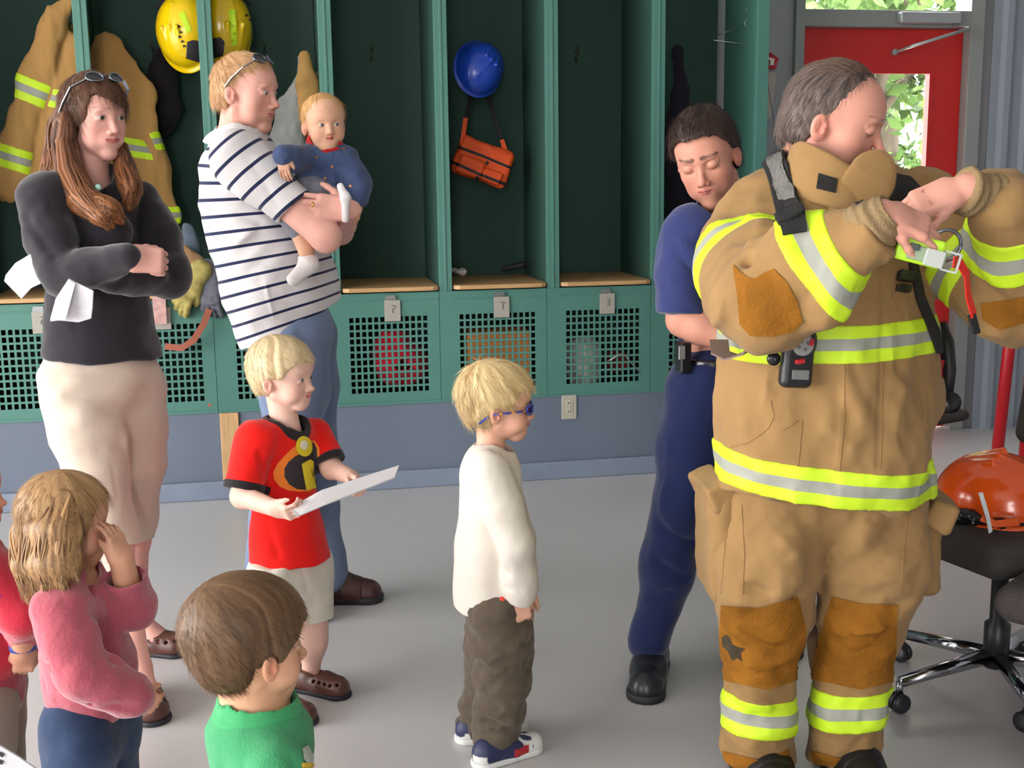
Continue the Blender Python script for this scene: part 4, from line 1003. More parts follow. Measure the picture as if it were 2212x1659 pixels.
# folded booklet in his hands
pm = mat('booklet_paper', (214, 212, 216), .6)
Bk = fthing('booklet', pw(700, 1060, -.25), 'white folded booklet held level by the boy in the red emblem T-shirt', 'booklet')
sheet('page', [(628, 1096), (694, 1060), (704, 1090), (650, 1113), (636, 1112)], [D - .27, D - .22, D - .27, D - .31, D - .31], Bk, pm, .003)
sheet('page', [(694, 1060), (862, 1006), (852, 1032), (704, 1090)], [D - .22, D - .10, D - .15, D - .27], Bk, pm, .004)
sheet('page', [(696, 1063), (862, 1009), (860, 1015), (700, 1075)], [D - .215, D - .095, D - .115, D - .235], Bk, mat('booklet_inner', (196, 196, 204), .6), .002)
# ---- man in the striped polo shirt carrying the baby
D = 3.83
def pw(x, y, dd=0.0): return P(x, y, D + dd)
base = P(640, 1290, D); base[2] = 0
T = fthing('person', base, 'sandy-haired man in a white and navy striped polo shirt and jeans, carrying a baby', 'person')
hd = Head(pw(533, 199), .238, -.28, nod=.10, skin=(228, 172, 158), lip=(196, 122, 116), brow=(200, 158, 120), iris=(110, 130, 140), gaze=(0, -.2), stubble=(190, 140, 120), browh=.9, chin=1.0)
body = Shape(); body.ext(hd.shape(neck_to=pw(506, 322), neck_r=.055))
sN, sF = pw(520, 345, -.17), pw(545, 345, .17)
eN, wN = pw(704, 512, -.30), pw(706, 475, -.02)
eF, wF = pw(735, 500, .12), pw(752, 452, -.27)
body.add(Cone(pw(528, 440), pw(600, 620), .115, .14, (0, 1, 0), 1.1), .05)
limb(body, [sN, mid(sN, eN, .5), eN], [.062, .052, .044], .02); limb(body, [eN, mid(eN, wN, .35), wN], [.044, .044, .030], .02)
limb(body, [sF, eF], [.06, .04], .02); limb(body, [eF, mid(eF, wF, .35), wF], [.042, .040, .028], .02)
h1 = hand(body, wF, (-1, -.28, .14), (-.2, -1, .25), (.0, .2, 1), .178, curl=(.30, .28, .30, .36), spread=.05, thumb=(.75, .2), tcurl=.2)
h2 = hand(body, wN, (-.2, 1, .2), (0, .3, -1), (-1, 0, 0), .175)
hN, hF = pw(640, 715, -.08), pw(652, 715, .08); kN, kF = pw(635, 960, -.10), pw(672, 960, .10)
aN = P(560, 1270, D - .10); aN[2] = .09; aF = P(708, 1235, D + .02); aF[2] = .12
limb(body, [hN, kN, aN], [.10, .062, .045], .04); limb(body, [hF, kF, aF], [.10, .062, .045], .04)
body_obj(body, hd, [h1], T)
hd.hair(th=.014, front=.18, frontz=.36, side=.04, nape=-.22, cols=((184, 138, 98), (226, 186, 142)), seed=11, groove=.006, freq=30, swirl=.2, parent=T, strands=3200, slen=.09, out=.35, sidex=-.01, edge=.02, bang=-.4, top=-.0, jag=.03, crown=(-.30, 0, .36))
# polo shirt: torso, sleeves and collar
KC = [(526, 352, 74), (534, 430, 97), (560, 505, 107), (592, 575, 117), (612, 640, 121), (628, 715, 120)]
sc = scale_at(pw(560, 500))
s = Shape()
for i in range(len(KC) - 1):
    a, b = KC[i], KC[i + 1]; s.add(Cone(pw(a[0], a[1]), pw(b[0], b[1]), a[2] * sc, b[2] * sc, (0, 1, 0), 1.16), .03)
s.add(Cone(sN + (-.03, .03, .0), sF + (0, -.03, 0), .068, .068), .05); s.add(Cone(pw(508, 305), pw(516, 345), .078, .11), .04)
s.keep(Half(pw(612, 708), (.43, .06, -.9)), .008); nk = Cone(pw(528, 245), pw(514, 312, -.0), .074, .066); s.cut(nk, .004)
s.disp(folds([(pw(500, 560, -.2), pw(580, 500, -.2), .016, -.010), (pw(490, 540, -.2), pw(560, 490, -.2), .014, .008), (pw(520, 600, -.2), pw(610, 530, -.2), .018, -.008), (pw(560, 560, -.22), pw(595, 700, -.22), .006, .005), (pw(470, 440, -.18), pw(560, 480, -.18), .014, -.008), (pw(600, 540, -.22), pw(640, 500, -.22), .014, -.008), (pw(480, 640, -.2), pw(560, 610, -.2), .02, -.005)]), .04)
s.disp(crumple(.009, 7, 41, (1, 1, 1.4)), .04)
zc = pw(450, 420)
def tt(v):
    # stripe height measured from the left seam; the cloth is pulled up towards the front
    zz = v[:, 2] - zc[2]; xx = v[:, 0] - zc[0]; u = np.clip(-zz / .55, -.35, 1); sl = .52 * u + .02
    return (zz - sl * xx) / .0535 + .42
pm_ = stripes('polo_cotton', (220, 217, 220), (38, 44, 78), .20)
po = shape_obj('polo_shirt', s, .005, pm_, T, t=tt)
sl = Shape(); m_ = mid(sN, eN, .66); limb(sl, [sN, mid(sN, eN, .3), m_], [.084, .078, .066], .02); sl.add(Cone(sN + (-.0, 0, .0), mid(sN, eN, .2), .09, .08), .02)
ax = nrm(eN - sN); nst = nrm(np.array((.60, 0, -.80)))
sl.cut(Slab(m_ - ax * .01, (.66, -.1, -.74), .11), .002); sl.cut(Cone(mid(sN, eN, .5), mid(sN, eN, .9), .050, .056), .003); sl.disp(crumple(.006, 9, 44), .03)
sl.disp(folds([(pw(530, 330, -.28), pw(600, 440, -.30), .014, -.005), (pw(510, 440, -.26), pw(570, 470, -.28), .012, -.008)]), .03)
shape_obj('sleeve', sl, .0045, pm_, T, t=lambda v: ((v - sN) @ np.array((.62, 0, -.78))) / .0535 + .2)
sl = Shape(); limb(sl, [sF, mid(sF, eF, .55)], [.08, .065], .02); shape_obj('sleeve', sl, .006, pm_, T, t=lambda v: ((v - sF) @ ax) / .0535)
cl = Shape(); cl.add(Cone(pw(520, 262), pw(512, 338), .070, .128), 0); cl.cut(Cone(pw(534, 230), pw(512, 330), .064, .066), .003); cl.keep(Half(pw(500, 270), (-.38, 0, .92)), .006); cl.keep(Half(pw(500, 326), (-.30, 0, -.94)), .006)
cl.disp(crumple(.004, 14, 47), .02); shape_obj('collar', cl, .004, cloth('polo_white', (220, 217, 220)), T)
bvp = bvh_of(po)
for q in ([(476, 280), (492, 275), (503, 285), (497, 296), (484, 292)], [(530, 305), (541, 312), (546, 321), (536, 316)]): patch('chest_logo', bvp, q, D, cloth('navy_thread', (38, 44, 60)), T, n=24, off=.006)
# jeans
s = Shape(); dn = cloth('faded_denim', (116, 132, 164), var=.16, vscale=5)
limb(s, [hN + (0, 0, .04), hN, mid(hN, kN), kN, mid(kN, aN), aN + (0, 0, -.03)], [.09, .110, .105, .088, .076, .070], .04); limb(s, [hF + (0, 0, .04), hF, mid(hF, kF), kF, mid(kF, aF), aF + (0, 0, -.02)], [.09, .108, .100, .083, .066, .060], .03)
s.keep(Half((0, 0, .035), (0, 0, -1)), .01); s.disp(crumple(.012, 7, 51, (1, 1, .6)), .04)
s.disp(folds([(pw(650, 720, -.2), pw(715, 760, -.2), .016, -.010), (pw(690, 880, -.1), pw(725, 1000, -.1), .014, -.010), (pw(700, 1190, -.1), pw(745, 1200, -.1), .010, -.012), (pw(700, 1110, -.1), pw(740, 1090, -.1), .012, -.008)]), .04)
shape_obj('jeans', s, .006, dn, T)
def shoe(heel, toe, r, T, m, sm, tall=1.0, name='shoe'):
    heel = np.asarray(heel, float).copy(); toe = np.asarray(toe, float).copy(); heel[2] = 0; toe[2] = 0; d = nrm(toe - heel); L = np.linalg.norm(toe - heel)
    u = Shape(); u.add(Cone(heel + d * r * .5 + (0, 0, r * .9), heel + d * L * .5 + (0, 0, r * .8), r * .95, r * .95), 0); u.add(Cone(heel + d * L * .5 + (0, 0, r * .7), toe - d * r + (0, 0, r * .62), r * 1.0, r * .98), r * .5)
    u.add(Cone(heel + d * r * .8 + (0, 0, r), heel + d * L * .24 + (0, 0, r * 2.0 * tall), r * .9, r * .86), r * .6); u.add(Cone(heel + d * L * .24 + (0, 0, r * 1.7), heel + d * L * .62 + (0, 0, r * .9), r * .75, r * .7), r * .6)
    u.keep(Half((0, 0, .016), (0, 0, -1)), 0)
    u.disp(lambda p: .0022 * np.exp(-(((p - heel) @ d / L - .70) / .012) ** 2) + .002 * np.exp(-(((p - heel) @ d / L - .36) / .01) ** 2), .02)
    a = shape_obj(name, u, .0035, m, T)
    so = Shape(); so.add(Cone(heel + d * r * .5 + (0, 0, .012), heel + d * L * .5 + (0, 0, .012), r * 1.08, r * 1.0), 0); so.add(Cone(heel + d * L * .5 + (0, 0, .012), toe - d * r + (0, 0, .012), r * 1.0, r * 1.12), .01); so.keep(Half((0, 0, .024), (0, 0, 1)), .003); so.keep(Half((0, 0, .0005), (0, 0, -1)), .002)
    shape_obj('sole', so, .004, sm, T)
    lc = MB(); sd = np.cross(d, (0, 0, 1))
    for i in range(4):
        c = heel + d * L * (.36 + .075 * i) + (0, 0, r * (2.28 - .24 * i) * (.5 + .5 * tall)); lc.tube([c - sd * r * .35 - (0, 0, .006), c + (0, 0, .003), c + sd * r * .35 - (0, 0, .006)], .0025, n=6)
    lc.build('laces', mat('lace', (48, 30, 28), .8), T, smooth=True, room=False)
    return a
sh_m = mat('dark_brown_leather', (66, 36, 34), .42, var=.1, vscale=20, bump=.05); sm = mat('black_sole', (28, 26, 30), .6)
g = P(712, 1300, D + .03); shoe(g + (-.03, 0, 0), P(826, 1290, D + .03), .046, T, sh_m, sm)
g = P(545, 1340, D - .12); shoe(g + (-.03, 0, 0), g + (.26, -.02, 0), .046, T, sh_m, sm)
b = MB(); c = h1['c'] + (-.012, -.028, .004); b.lathe(c, [(.0085, -.002), (.0095, 0), (.0085, .002)], nrm((-1, -.3, .1)), 16); b.build('ring', mat('gold', (220, 180, 90), .25, metal=1), T, smooth=True, room=False)
def headglasses(hd, label, dz=0.0):
    G = fthing('sunglasses', hd.p(.2, 0, .45), label, 'sunglasses')
    for y in (-1, 1):
        R_ = hd.M @ rotz(y * .35) @ roty(-.75); c0 = hd.p(.235, y * .145, .425 + dz); b2 = MB()
        pr_ = [(math.cos(a) * .105, math.sin(a) * .07) for a in np.linspace(0, 2 * math.pi, 20, endpoint=False)]; vf = [c0 + hd.h * (R_ @ np.array([.02 - 1.2 * u * u, u, w])) for u, w in pr_]; vb = [p - hd.h * (R_ @ np.array([.02, 0, 0])) for p in vf]
        b2.add(vf + vb, [tuple(range(20)), tuple(range(20, 40))[::-1]] + [(i, 20 + i, 20 + (i + 1) % 20, (i + 1) % 20) for i in range(20)]); b2.build('lens', mat('smoke_lens', (30, 32, 40), .06, coat=.6), G, room=False)
        b3 = MB(); b3.tube([p + hd.h * (R_ @ np.array([.004, 0, 0])) for p in vf] + [vf[0]], .0022, n=6); b3.build('lens_rim', mat('steel', (150, 156, 166), .25, metal=1), G, smooth=True, room=False)
        b4 = MB(); b4.tube([hd.p(.235, y * .26, .40 + dz), hd.p(.12, y * (.345 + dz), .30 + dz), hd.p(-.02, y * (.37 + dz), .16), hd.p(-.12, y * (.36 + dz), .04)], 1, flat=(.0015, .004), up=hd.M[:, 1]); b4.build('temple', mat('steel', (150, 156, 166), .25, metal=1), G, room=False)
    b = MB(); b.tube([hd.p(.245, -.05, .45 + dz), hd.p(.25, 0, .47 + dz), hd.p(.245, .05, .45 + dz)], .0018, n=6); b.build('bridge', mat('steel', (150, 156, 166), .25, metal=1), G, room=False)
headglasses(hd, 'dark sunglasses pushed up on the hair of the man in stripes')
# ---- the baby
D2 = 3.70
def pb(x, y, dd=0.0): return P(x, y, D2 + dd)
T = fthing('person', pb(690, 480), 'baby in a denim jacket with red collar, held by the man in stripes', 'person')
hd = Head(pb(700, 262), .168, -1.18, nod=.06, tilt=.05, child=True, fat=1.06, skin=(218, 170, 142), lip=(206, 104, 94), brow=(206, 168, 124), iris=(84, 104, 124), gaze=(.25, -.05), mouth=.6, browh=.6)
body = Shape(); body.ext(hd.shape(neck_to=pb(697, 345), neck_r=.036))
body.add(Cone(pb(697, 350), pb(690, 440), .062, .07), .03)
a1 = [pb(655, 345, -.05), pb(630, 340, -.13), pb(612, 336, -.17)]; a2 = [pb(742, 348, .0), pb(772, 398, -.03), pb(768, 445, -.06)]
limb(body, a1, [.03, .025, .020], .015); limb(body, a2, [.03, .027, .020], .015)
hb1 = hand(body, a1[2], (.05, -.2, -1), (-.2, -1, .1), (1, 0, 0), .082, curl=(.3, .35, .4, .4), thumb=(.6, .2)); hb2 = hand(body, a2[2], (-.1, -.2, -1), (.5, -.9, 0), (-1, 0, 0), .078, curl=(.6, .7, .7, .7))
lg = [pb(675, 425, -.04), pb(640, 470, -.09), pb(662, 545, -.11)]; limb(body, lg, [.055, .036, .024], .02); lg2 = [pb(715, 430, .02), pb(742, 445, -.06), pb(738, 400, -.08)]
body_obj(body, hd, [hb1, hb2], T, h=.005)
hd.hair(th=.012, front=.20, frontz=.27, side=.03, nape=-.22, cols=((176, 126, 76), (220, 178, 124)), seed=17, groove=.006, freq=20, swirl=.4, parent=T, strands=900, slen=.16, out=.12, sidex=.06, bang=.3, jag=.03, voxel=.003)
s = Shape(); dj = cloth('denim_jacket', (68, 84, 122), var=.22, vscale=16, bump=.25)
s.add(Cone(pb(697, 342), pb(692, 425), .074, .082, (0, 1, 0), .9), .01); s.add(Cone(a1[0], a2[0], .042, .042), .03); limb(s, a1, [.045, .038, .031], .015); limb(s, a2, [.048, .040, .032], .015)
s.cut(Cone(pb(703, 285, -.03), pb(702, 328, -.02), .050, .040), .004); s.keep(Half(pb(692, 448), (0, 0, -1)), .01); s.disp(crumple(.007, 16, 61), .03); s.disp(folds([(pb(690, 345, -.09), pb(705, 430, -.1), .005, -.004), (pb(730, 370, -.06), pb(745, 420, -.06), .008, -.006), (pb(720, 330, -.07), pb(765, 335, -.05), .01, .006)]), .03)
jk = shape_obj('denim_jacket', s, .0035, dj, T)
r = Shape(); r.add(Cone(pb(700, 318, -.01), pb(701, 325, -.01), .056, .064, (0, 1, 0), .9), 0); r.cut(Cone(pb(702, 280, -.03), pb(701, 330, -.02), .047, .042), .004); r.disp(crumple(.003, 25, 3), .02); shape_obj('red_collar', r, .003, cloth('red_knit', (178, 34, 36)), T)
bj = bvh_of(jk)
for q in ((683, 340), (668, 362), (717, 360), (702, 385), (742, 322), (757, 402)): patch('button', bj, ellp(q[0], q[1], 3, 3, n=10), D2, mat('copper', (186, 122, 72), .35, metal=.8), T, n=8, off=.002)
s = Shape(); limb(s, [lg[0], lg[1], mid(lg[1], lg[2], .35)], [.068, .046, .036], .02); limb(s, lg2[:2], [.062, .048], .02); s.add(Cone(pb(690, 425), pb(690, 445), .074, .07), .02); s.disp(crumple(.004, 18, 63), .02); shape_obj('leggings', s, .004, cloth('grey_marl', (122, 122, 136), var=.15, vscale=60), T)
s = Shape(); limb(s, [pb(664, 556, -.11), pb(668, 572, -.12), pb(634, 604, -.15)], [.028, .028, .020], .014); s.keep(Half(pb(663, 551, -.1), (-.1, 0, 1)), .003); s.disp(crumple(.002, 30, 64), .02); shape_obj('sock', s, .003, cloth('white_sock', (226, 222, 224)), T)
s = Shape(); limb(s, [pb(735, 402, -.17), pb(746, 428, -.18), pb(745, 474, -.17)], [.009, .013, .010], .014); s.disp(crumple(.003, 30, 65), .02); shape_obj('sock', s, .003, cloth('white_sock', (226, 222, 224)), T)
# ---- woman with long brown hair, arms folded
D = 3.22
def pw(x, y, dd=0.0): return P(x, y, D + dd)
base = P(280, 1460, D); base[2] = 0
T = fthing('person', base, 'woman with long brown hair in a dark sweater and cream trousers, arms folded', 'person')
hd = Head(pw(206, 252), .212, -.68, nod=.10, tilt=.02, skin=(222, 168, 156), lip=(188, 88, 92), brow=(110, 76, 60), iris=(70, 58, 50), gaze=(.1, -.08), nose=.85, browh=.7)
fw = np.array([math.cos(-.9), math.sin(-.9), 0])
body = Shape(); body.ext(hd.shape(neck_to=pw(196, 400, .0), neck_r=.047))
s1, s2 = pw(95, 430, -.13), pw(300, 438, .12)
e1, w1 = pw(140, 595, -.18), pw(278, 558, -.25); e2, w2 = pw(364, 596, .02), pw(240, 600, -.18)
body.add(Cone(pw(196, 470), pw(215, 620), .095, .105, fw, .7), .05); body.add(Cone(pw(215, 620), pw(222, 800), .10, .11, fw, .75), .04)
limb(body, [s1, e1, w1], [.048, .040, .028], .03); limb(body, [s2, e2, w2], [.048, .040, .028], .03)
h1 = hand(body, w1, (.72, .30, -.10), (.35, -1, .35), (0, 0, 1), .160, curl=(1.1, 1.1, 1.1, 1.1), thumb=(.4, .3), tcurl=.5)
hN, hF = pw(165, 840, -.06), pw(285, 835, .05); kN, kF = pw(212, 1015, -.10), pw(298, 1000, .03); cN, cF = pw(250, 1170, -.10), pw(290, 1165, .10)
aN = P(300, 1450, D - .14); aN[2] = .10; aF = P(296, 1350, D + .22); aF[2] = .11
limb(body, [hN, kN, cN, aN], [.075, .050, .044, .032], .03); limb(body, [hF, kF, cF, aF], [.07, .048, .042, .030], .03)
tN = P(328, 1530, D - .24); tN[2] = .03; tF = P(370, 1392, D + .20); tF[2] = .03
limb(body, [aN, mid(aN, tN, .5) * [1, 1, .7], tN], [.034, .034, .026], .02); limb(body, [aF, mid(aF, tF, .5) * [1, 1, .7], tF], [.032, .034, .026], .02)
body_obj(body, hd, [h1], T)
def longhair(s, S_):
    h = s.h
    S_.add(s.E((-.16, 0, -.12), (.34, .37, .42)), .1 * h)
    # falls behind and in front of the shoulders
    pts = [pw(160, 300, .04), pw(150, 400, .03), pw(185, 455, -.10), pw(228, 470, -.16)]
    S_.add(Cone(pw(160, 270, .03), pw(148, 370, .01), .075, .075, fw, .9), .04); S_.add(Cone(pw(148, 370, -.02), pw(205, 440, -.11), .062, .055, (0, 1, 0), .7), .03); S_.add(Cone(pw(205, 440, -.12), pw(243, 475, -.14), .050, .022, (0, 1, 0), .7), .03)
    S_.add(Cone(pw(255, 330, .0), pw(262, 400, -.06), .030, .040), .02); S_.add(Cone(pw(262, 400, -.07), pw(272, 450, -.10), .042, .034), .02)
    S_.add(Cone(pw(190, 190, -.05), pw(255, 205, -.09), .022, .012), .03); S_.add(Cone(pw(152, 240, -.09), pw(150, 310, -.08), .035, .035), .03)
def nocut(s, S_): pass
# the hair has a cap with a face opening, then falling locks
cap = hd.hair(th=.045, front=.26, frontz=.20, side=-.5, nape=-2, sidex=.10, cols=((46, 28, 22), (112, 76, 56)), seed=23, groove=.014, freq=12, swirl=.2, parent=T, strands=4500, slen=.16, out=.05, srad=.0008, crown=(-.15, 0, .46), earcut=False, top=.01, bang=.5, voxel=.004)
locks([[(160, 215, .0), (142, 270, .03), (138, 330, .03), (134, 385, -.02), (165, 430, -.12), (205, 462, -.19)], [(160, 218, -.03), (142, 262, -.055), (138, 310, -.06), (150, 370, -.10), (180, 425, -.16), (222, 468, -.20), (240, 490, -.20)],
       [(262, 318, .02), (270, 365, -.01), (284, 410, -.08), (280, 450, -.13)], [(156, 230, .07), (132, 300, .08), (118, 370, .04), (138, 425, -.07), (180, 452, -.16)], [(200, 430, -.17), (240, 452, -.19), (262, 478, -.18)]],
      [[.040, .046, .046, .046, .040, .020], [.008, .026, .030, .034, .036, .026, .010], [.022, .028, .030, .012], [.034, .038, .036, .032, .018], [.024, .026, .012]], (48, 29, 23), (120, 82, 60), 23, T, D, base_n=140, cut=hd.E((.20, 0, -.12), (.30, .275, .44)), vox=.004,
      tip=((66, 38, 24), (146, 92, 54)), ztip=(1.62, 1.38), groove=.006, cw=.8)
headglasses(hd, 'dark sunglasses pushed up on the brown hair of the woman in the dark sweater', .05)
# sweater
s = Shape(); sw = cloth('charcoal_knit', (38, 35, 43), bscale=300, sheen=.35)
s.add(Cone(pw(196, 440), pw(208, 560), .125, .125, fw, .74), .02); s.add(Cone(pw(208, 560), pw(221, 765), .125, .160, fw, .80), .04)
s.add(Cone(s1 + (.03, .02, 0), s2 + (-.02, -.02, 0), .062, .058), .05); s.add(Ell(pw(215, 500, -.09), (.085, .06, .07)), .05)
A_ = [s1, mid(s1, e1, .5) + (-.01, 0, 0), e1, w1]; limb(s, A_, [.068, .064, .056, .038], .016); limb(s, [s2, mid(s2, e2, .5) + (.012, 0, 0), e2, w2], [.064, .062, .056, .040], .016)
s.keep(Half(pw(221, 768), (-.05, 0, -1)), .008); s.cut(Grp([Cone(pw(208, 320, -.03), pw(198, 385, -.04), .060, .052), Cone(pw(203, 370, -.10), pw(206, 415, -.12), .042, .006)], .03), .004)

s.disp(crumple(.008, 9, 71, (1, 1, 1.2)), .03)
s.disp(folds([(pw(60, 470, -.2), pw(120, 560, -.22), .016, -.007), (pw(95, 450, -.2), pw(140, 540, -.2), .014, .006), (pw(150, 625, -.24), pw(270, 600, -.26), .012, .004), (pw(330, 560, -.05), pw(372, 590, -.05), .012, -.006), (pw(325, 585, -.08), pw(370, 600, -.08), .010, .006), (pw(130, 660, -.15), pw(260, 700, -.15), .03, -.006), (pw(260, 660, -.15), pw(330, 720, -.1), .02, -.006)]), .04)
shape_obj('sweater', s, .0048, sw, T)
# cropped trousers
s = Shape(); ct = cloth('cream_twill', (204, 188, 174), vscale=6)
s.add(Cone(pw(220, 745), pw(224, 800), .135, .150, fw, .82), .02)
limb(s, [hN, mid(hN, kN), kN, cN + (0, 0, -.0)], [.098, .092, .080, .066], .03); limb(s, [hF, mid(hF, kF), kF, cF], [.090, .086, .074, .056], .02)
s.cut(Slab(cN + (0, 0, .0), (0, 0, -1), .12), .003); s.cut(Slab(cF + (0, 0, .0), (0, 0, -1), .12), .003); 
s.disp(crumple(.009, 8, 81, (1, 1, 1.3)), .03); s.disp(folds([(pw(120, 930, -.2), pw(240, 945, -.2), .010, -.007), (pw(150, 960, -.2), pw(250, 955, -.2), .010, .006), (pw(210, 780, -.2), pw(255, 1080, -.15), .005, -.003), (pw(268, 940, -.1), pw(300, 1000, -.1), .015, .008), (pw(280, 1020, -.1), pw(300, 1100, -.1), .02, -.01)]), .03)
shape_obj('trousers', s, .0052, ct, T)
d_ = nrm((tN - aN) * [1, 1, 0]); sandal(aN - d_ * .055, tN + d_ * .055, .042, T, (96, 52, 44)); d_ = nrm((tF - aF) * [1, 1, 0]); sandal(aF - d_ * .055, tF + d_ * .055, .040, T, (80, 44, 40))
b = MB(); c = pw(212, 405, -.155); b.lathe(c, [(0, -.003), (.007, -.002), (.009, 0), (.006, .002), (0, .003)], (0, -1, 0), 12); b.build('pendant', mat('turquoise', (150, 190, 180), .2), T, smooth=True, room=False)
pp = mat('leaflet_paper', (206, 204, 210), .5, var=.1, vscale=40)
Lf = fthing('leaflet', pw(70, 600, -.24), 'white folded leaflets tucked under the arm of the woman in the dark sweater', 'leaflet')
sheet('page', [(74, 544), (127, 592), (106, 604), (68, 622), (47, 645), (10, 607), (13, 594), (34, 568)], [D - .20] * 8, Lf, pp, .006)
sheet('page', [(149, 602), (202, 628), (200, 665), (197, 688), (170, 696), (109, 690), (121, 645)], [D - .285] * 7, Lf, pp, .006)
sheet('page', [(124, 648), (150, 605), (163, 612), (142, 690), (109, 694)], [D - .292, D - .292, D - .292, D - .32, D - .31], Lf, mat('leaflet_fold', (238, 238, 246), .5), .003)
# ---- girl in the pink fleece
D = 2.15
def pw(x, y, dd=0.0): return P(x, y, D + dd)
base = P(195, 1900, D); base[2] = 0
T = fthing('person', base, 'small girl with straight blond hair in a pink fleece, hand raised to her mouth', 'person')
hd = Head(pw(148, 1120), .168, .22, nod=.10, child=True, skin=(212, 156, 128), lip=(200, 110, 104), brow=(170, 140, 104), iris=(60, 70, 90))
fw = np.array([math.cos(.1), math.sin(.1), 0])
body = Shape(); body.ext(hd.shape(neck_to=pw(150, 1270), neck_r=.034))
s1, s2 = pw(130, 1315, -.085), pw(205, 1300, .085); e1, w1 = pw(168, 1452, -.13), pw(282, 1500, -.10); e2, w2 = pw(286, 1312, .02), pw(262, 1208, -.02)
zf = lambda x, z, dd: np.array([P(x, 1500, D + dd)[0], D + dd, z])
body.add(Cone(pw(165, 1300), pw(195, 1560), .068, .08, fw, .8), .04)
limb(body, [s1, e1, w1], [.032, .028, .021], .02); limb(body, [s2, e2, w2], [.030, .027, .022], .02)
h2 = hand(body, w2, (-.22, .05, 1), (.9, -.5, .2), (-.4, -.9, .2), .092, curl=(.35, .4, .5, .5), thumb=(.4, .3), tcurl=.4); h1 = hand(body, w1, w1 - e1, (0, -1, .2), (0, 0, 1), .10, curl=(1, 1, 1, 1))
zb = pw(195, 1560)[2]; xN, xF = pw(170, 1600, -.045)[0], pw(225, 1600, .045)[0]
hN, hF = np.array([xN, D - .045, zb - .04]), np.array([xF, D + .045, zb - .04])
limb(body, [hN - (0, 0, .02), hN * [1, 1, 0] + (0, 0, .22), hN * [1, 1, 0] + (0, 0, .05)], [.052, .042, .03], .03); limb(body, [hF, hF * [1, 1, 0] + (0, 0, .22), hF * [1, 1, 0] + (0, 0, .05)], [.052, .042, .03], .03)
body_obj(body, hd, [h2], T, h=.006)
hd.hair(th=.05, front=.34, frontz=.26, side=-.6, nape=-2, sidex=.11, cols=((124, 92, 62), (182, 144, 100)), seed=33, groove=.008, freq=10, swirl=.1, parent=T, strands=3600, slen=.16, out=.02, crown=(-.10, 0, .48), earcut=False, top=.01, voxel=.0035, jag=.01)
locks([[(80, 1080, -.01), (52, 1150, -.02), (50, 1220, -.03), (64, 1300, -.05)], [(104, 1068, -.040), (78, 1145, -.062), (74, 1220, -.075), (86, 1300, -.09)], [(128, 1062, -.050), (106, 1145, -.078), (102, 1220, -.088), (110, 1298, -.10)],
       [(150, 1066, -.050), (134, 1145, -.080), (132, 1215, -.088), (140, 1286, -.10)], [(168, 1082, -.045), (160, 1150, -.070), (160, 1205, -.078), (170, 1256, -.088)], [(92, 1100, .05), (80, 1190, .06), (86, 1270, .05)]],
      [[.012, .024, .022, .008], [.008, .022, .022, .008], [.008, .021, .021, .008], [.007, .018, .018, .006], [.006, .013, .012, .004], [.04, .042, .02]], (106, 76, 50), (168, 130, 88), 37, T, D, groove=.0015, base_n=110, cw=.45, t0m=.6)
s = Shape(); pk = cloth('pink_fleece', (170, 80, 95), bscale=90, bump=.3, sheen=.5)
s.add(Cone(pw(160, 1300), pw(190, 1440), .082, .098, fw, .82), .02); s.add(Cone(pw(190, 1440), pw(198, 1590), .096, .080, fw, .85), .03); s.add(Cone(s1 + (.01, .01, 0), s2 + (-.01, -.01, 0), .048, .045), .04)
s.add(Cone(pw(160, 1225, -.01), pw(155, 1290), .052, .062), .02)
limb(s, [s1, mid(s1, e1), e1, w1 + (0, 0, .0)], [.050, .049, .046, .044], .012); limb(s, [s2, mid(s2, e2), e2, mid(e2, w2, .8)], [.046, .042, .040, .041], .012)
s.cut(Slab(mid(e2, w2, .66), w2 - e2, .07), .002); s.cut(Cone(mid(e2, w2, .4), mid(e2, w2, .9), .029, .036), .003); s.keep(Half(pw(198, 1566), (.28, 0, -1)), .008); s.cut(Cone(pw(170, 1150, -.01), pw(160, 1245), .055, .046), .004)
s.disp(crumple(.008, 11, 91, (1, 1, 1)), .03); s.disp(folds([(pw(190, 1340, -.15), pw(225, 1430, -.15), .010, -.009), (pw(215, 1330, -.1), pw(262, 1420, -.1), .012, .006), (pw(262, 1340, -.05), pw(280, 1420, -.05), .010, -.007), (pw(240, 1430, -.12), pw(285, 1425, -.12), .010, -.008), (pw(110, 1440, -.15), pw(200, 1510, -.15), .008, -.010), (pw(200, 1510, -.15), pw(290, 1530, -.14), .008, -.006)]), .03)
shape_obj('fleece', s, .0034, pk, T)
s = Shape(); limb(s, [hN + (0, 0, .06), hN, hN * [1, 1, 0] + (0, 0, .04)], [.062, .064, .050], .02); limb(s, [hF + (0, 0, .06), hF, hF * [1, 1, 0] + (0, 0, .04)], [.062, .064, .050], .02); s.add(Cone(hN + (0, 0, .03), hF + (0, 0, .03), .066), .03); s.disp(crumple(.006, 12, 95), .03)
shape_obj('jeans', s, .005, cloth('dark_denim', (40, 56, 84), var=.2, vscale=10), T)
for h_ in (hN, hF): shoe(h_ * [1, 1, 0] + (-.05, 0, 0), h_ * [1, 1, 0] + (.11, .02, 0), .032, T, mat('white_trainer', (200, 196, 198), .5), mat('white_rubber', (214, 216, 214), .5))
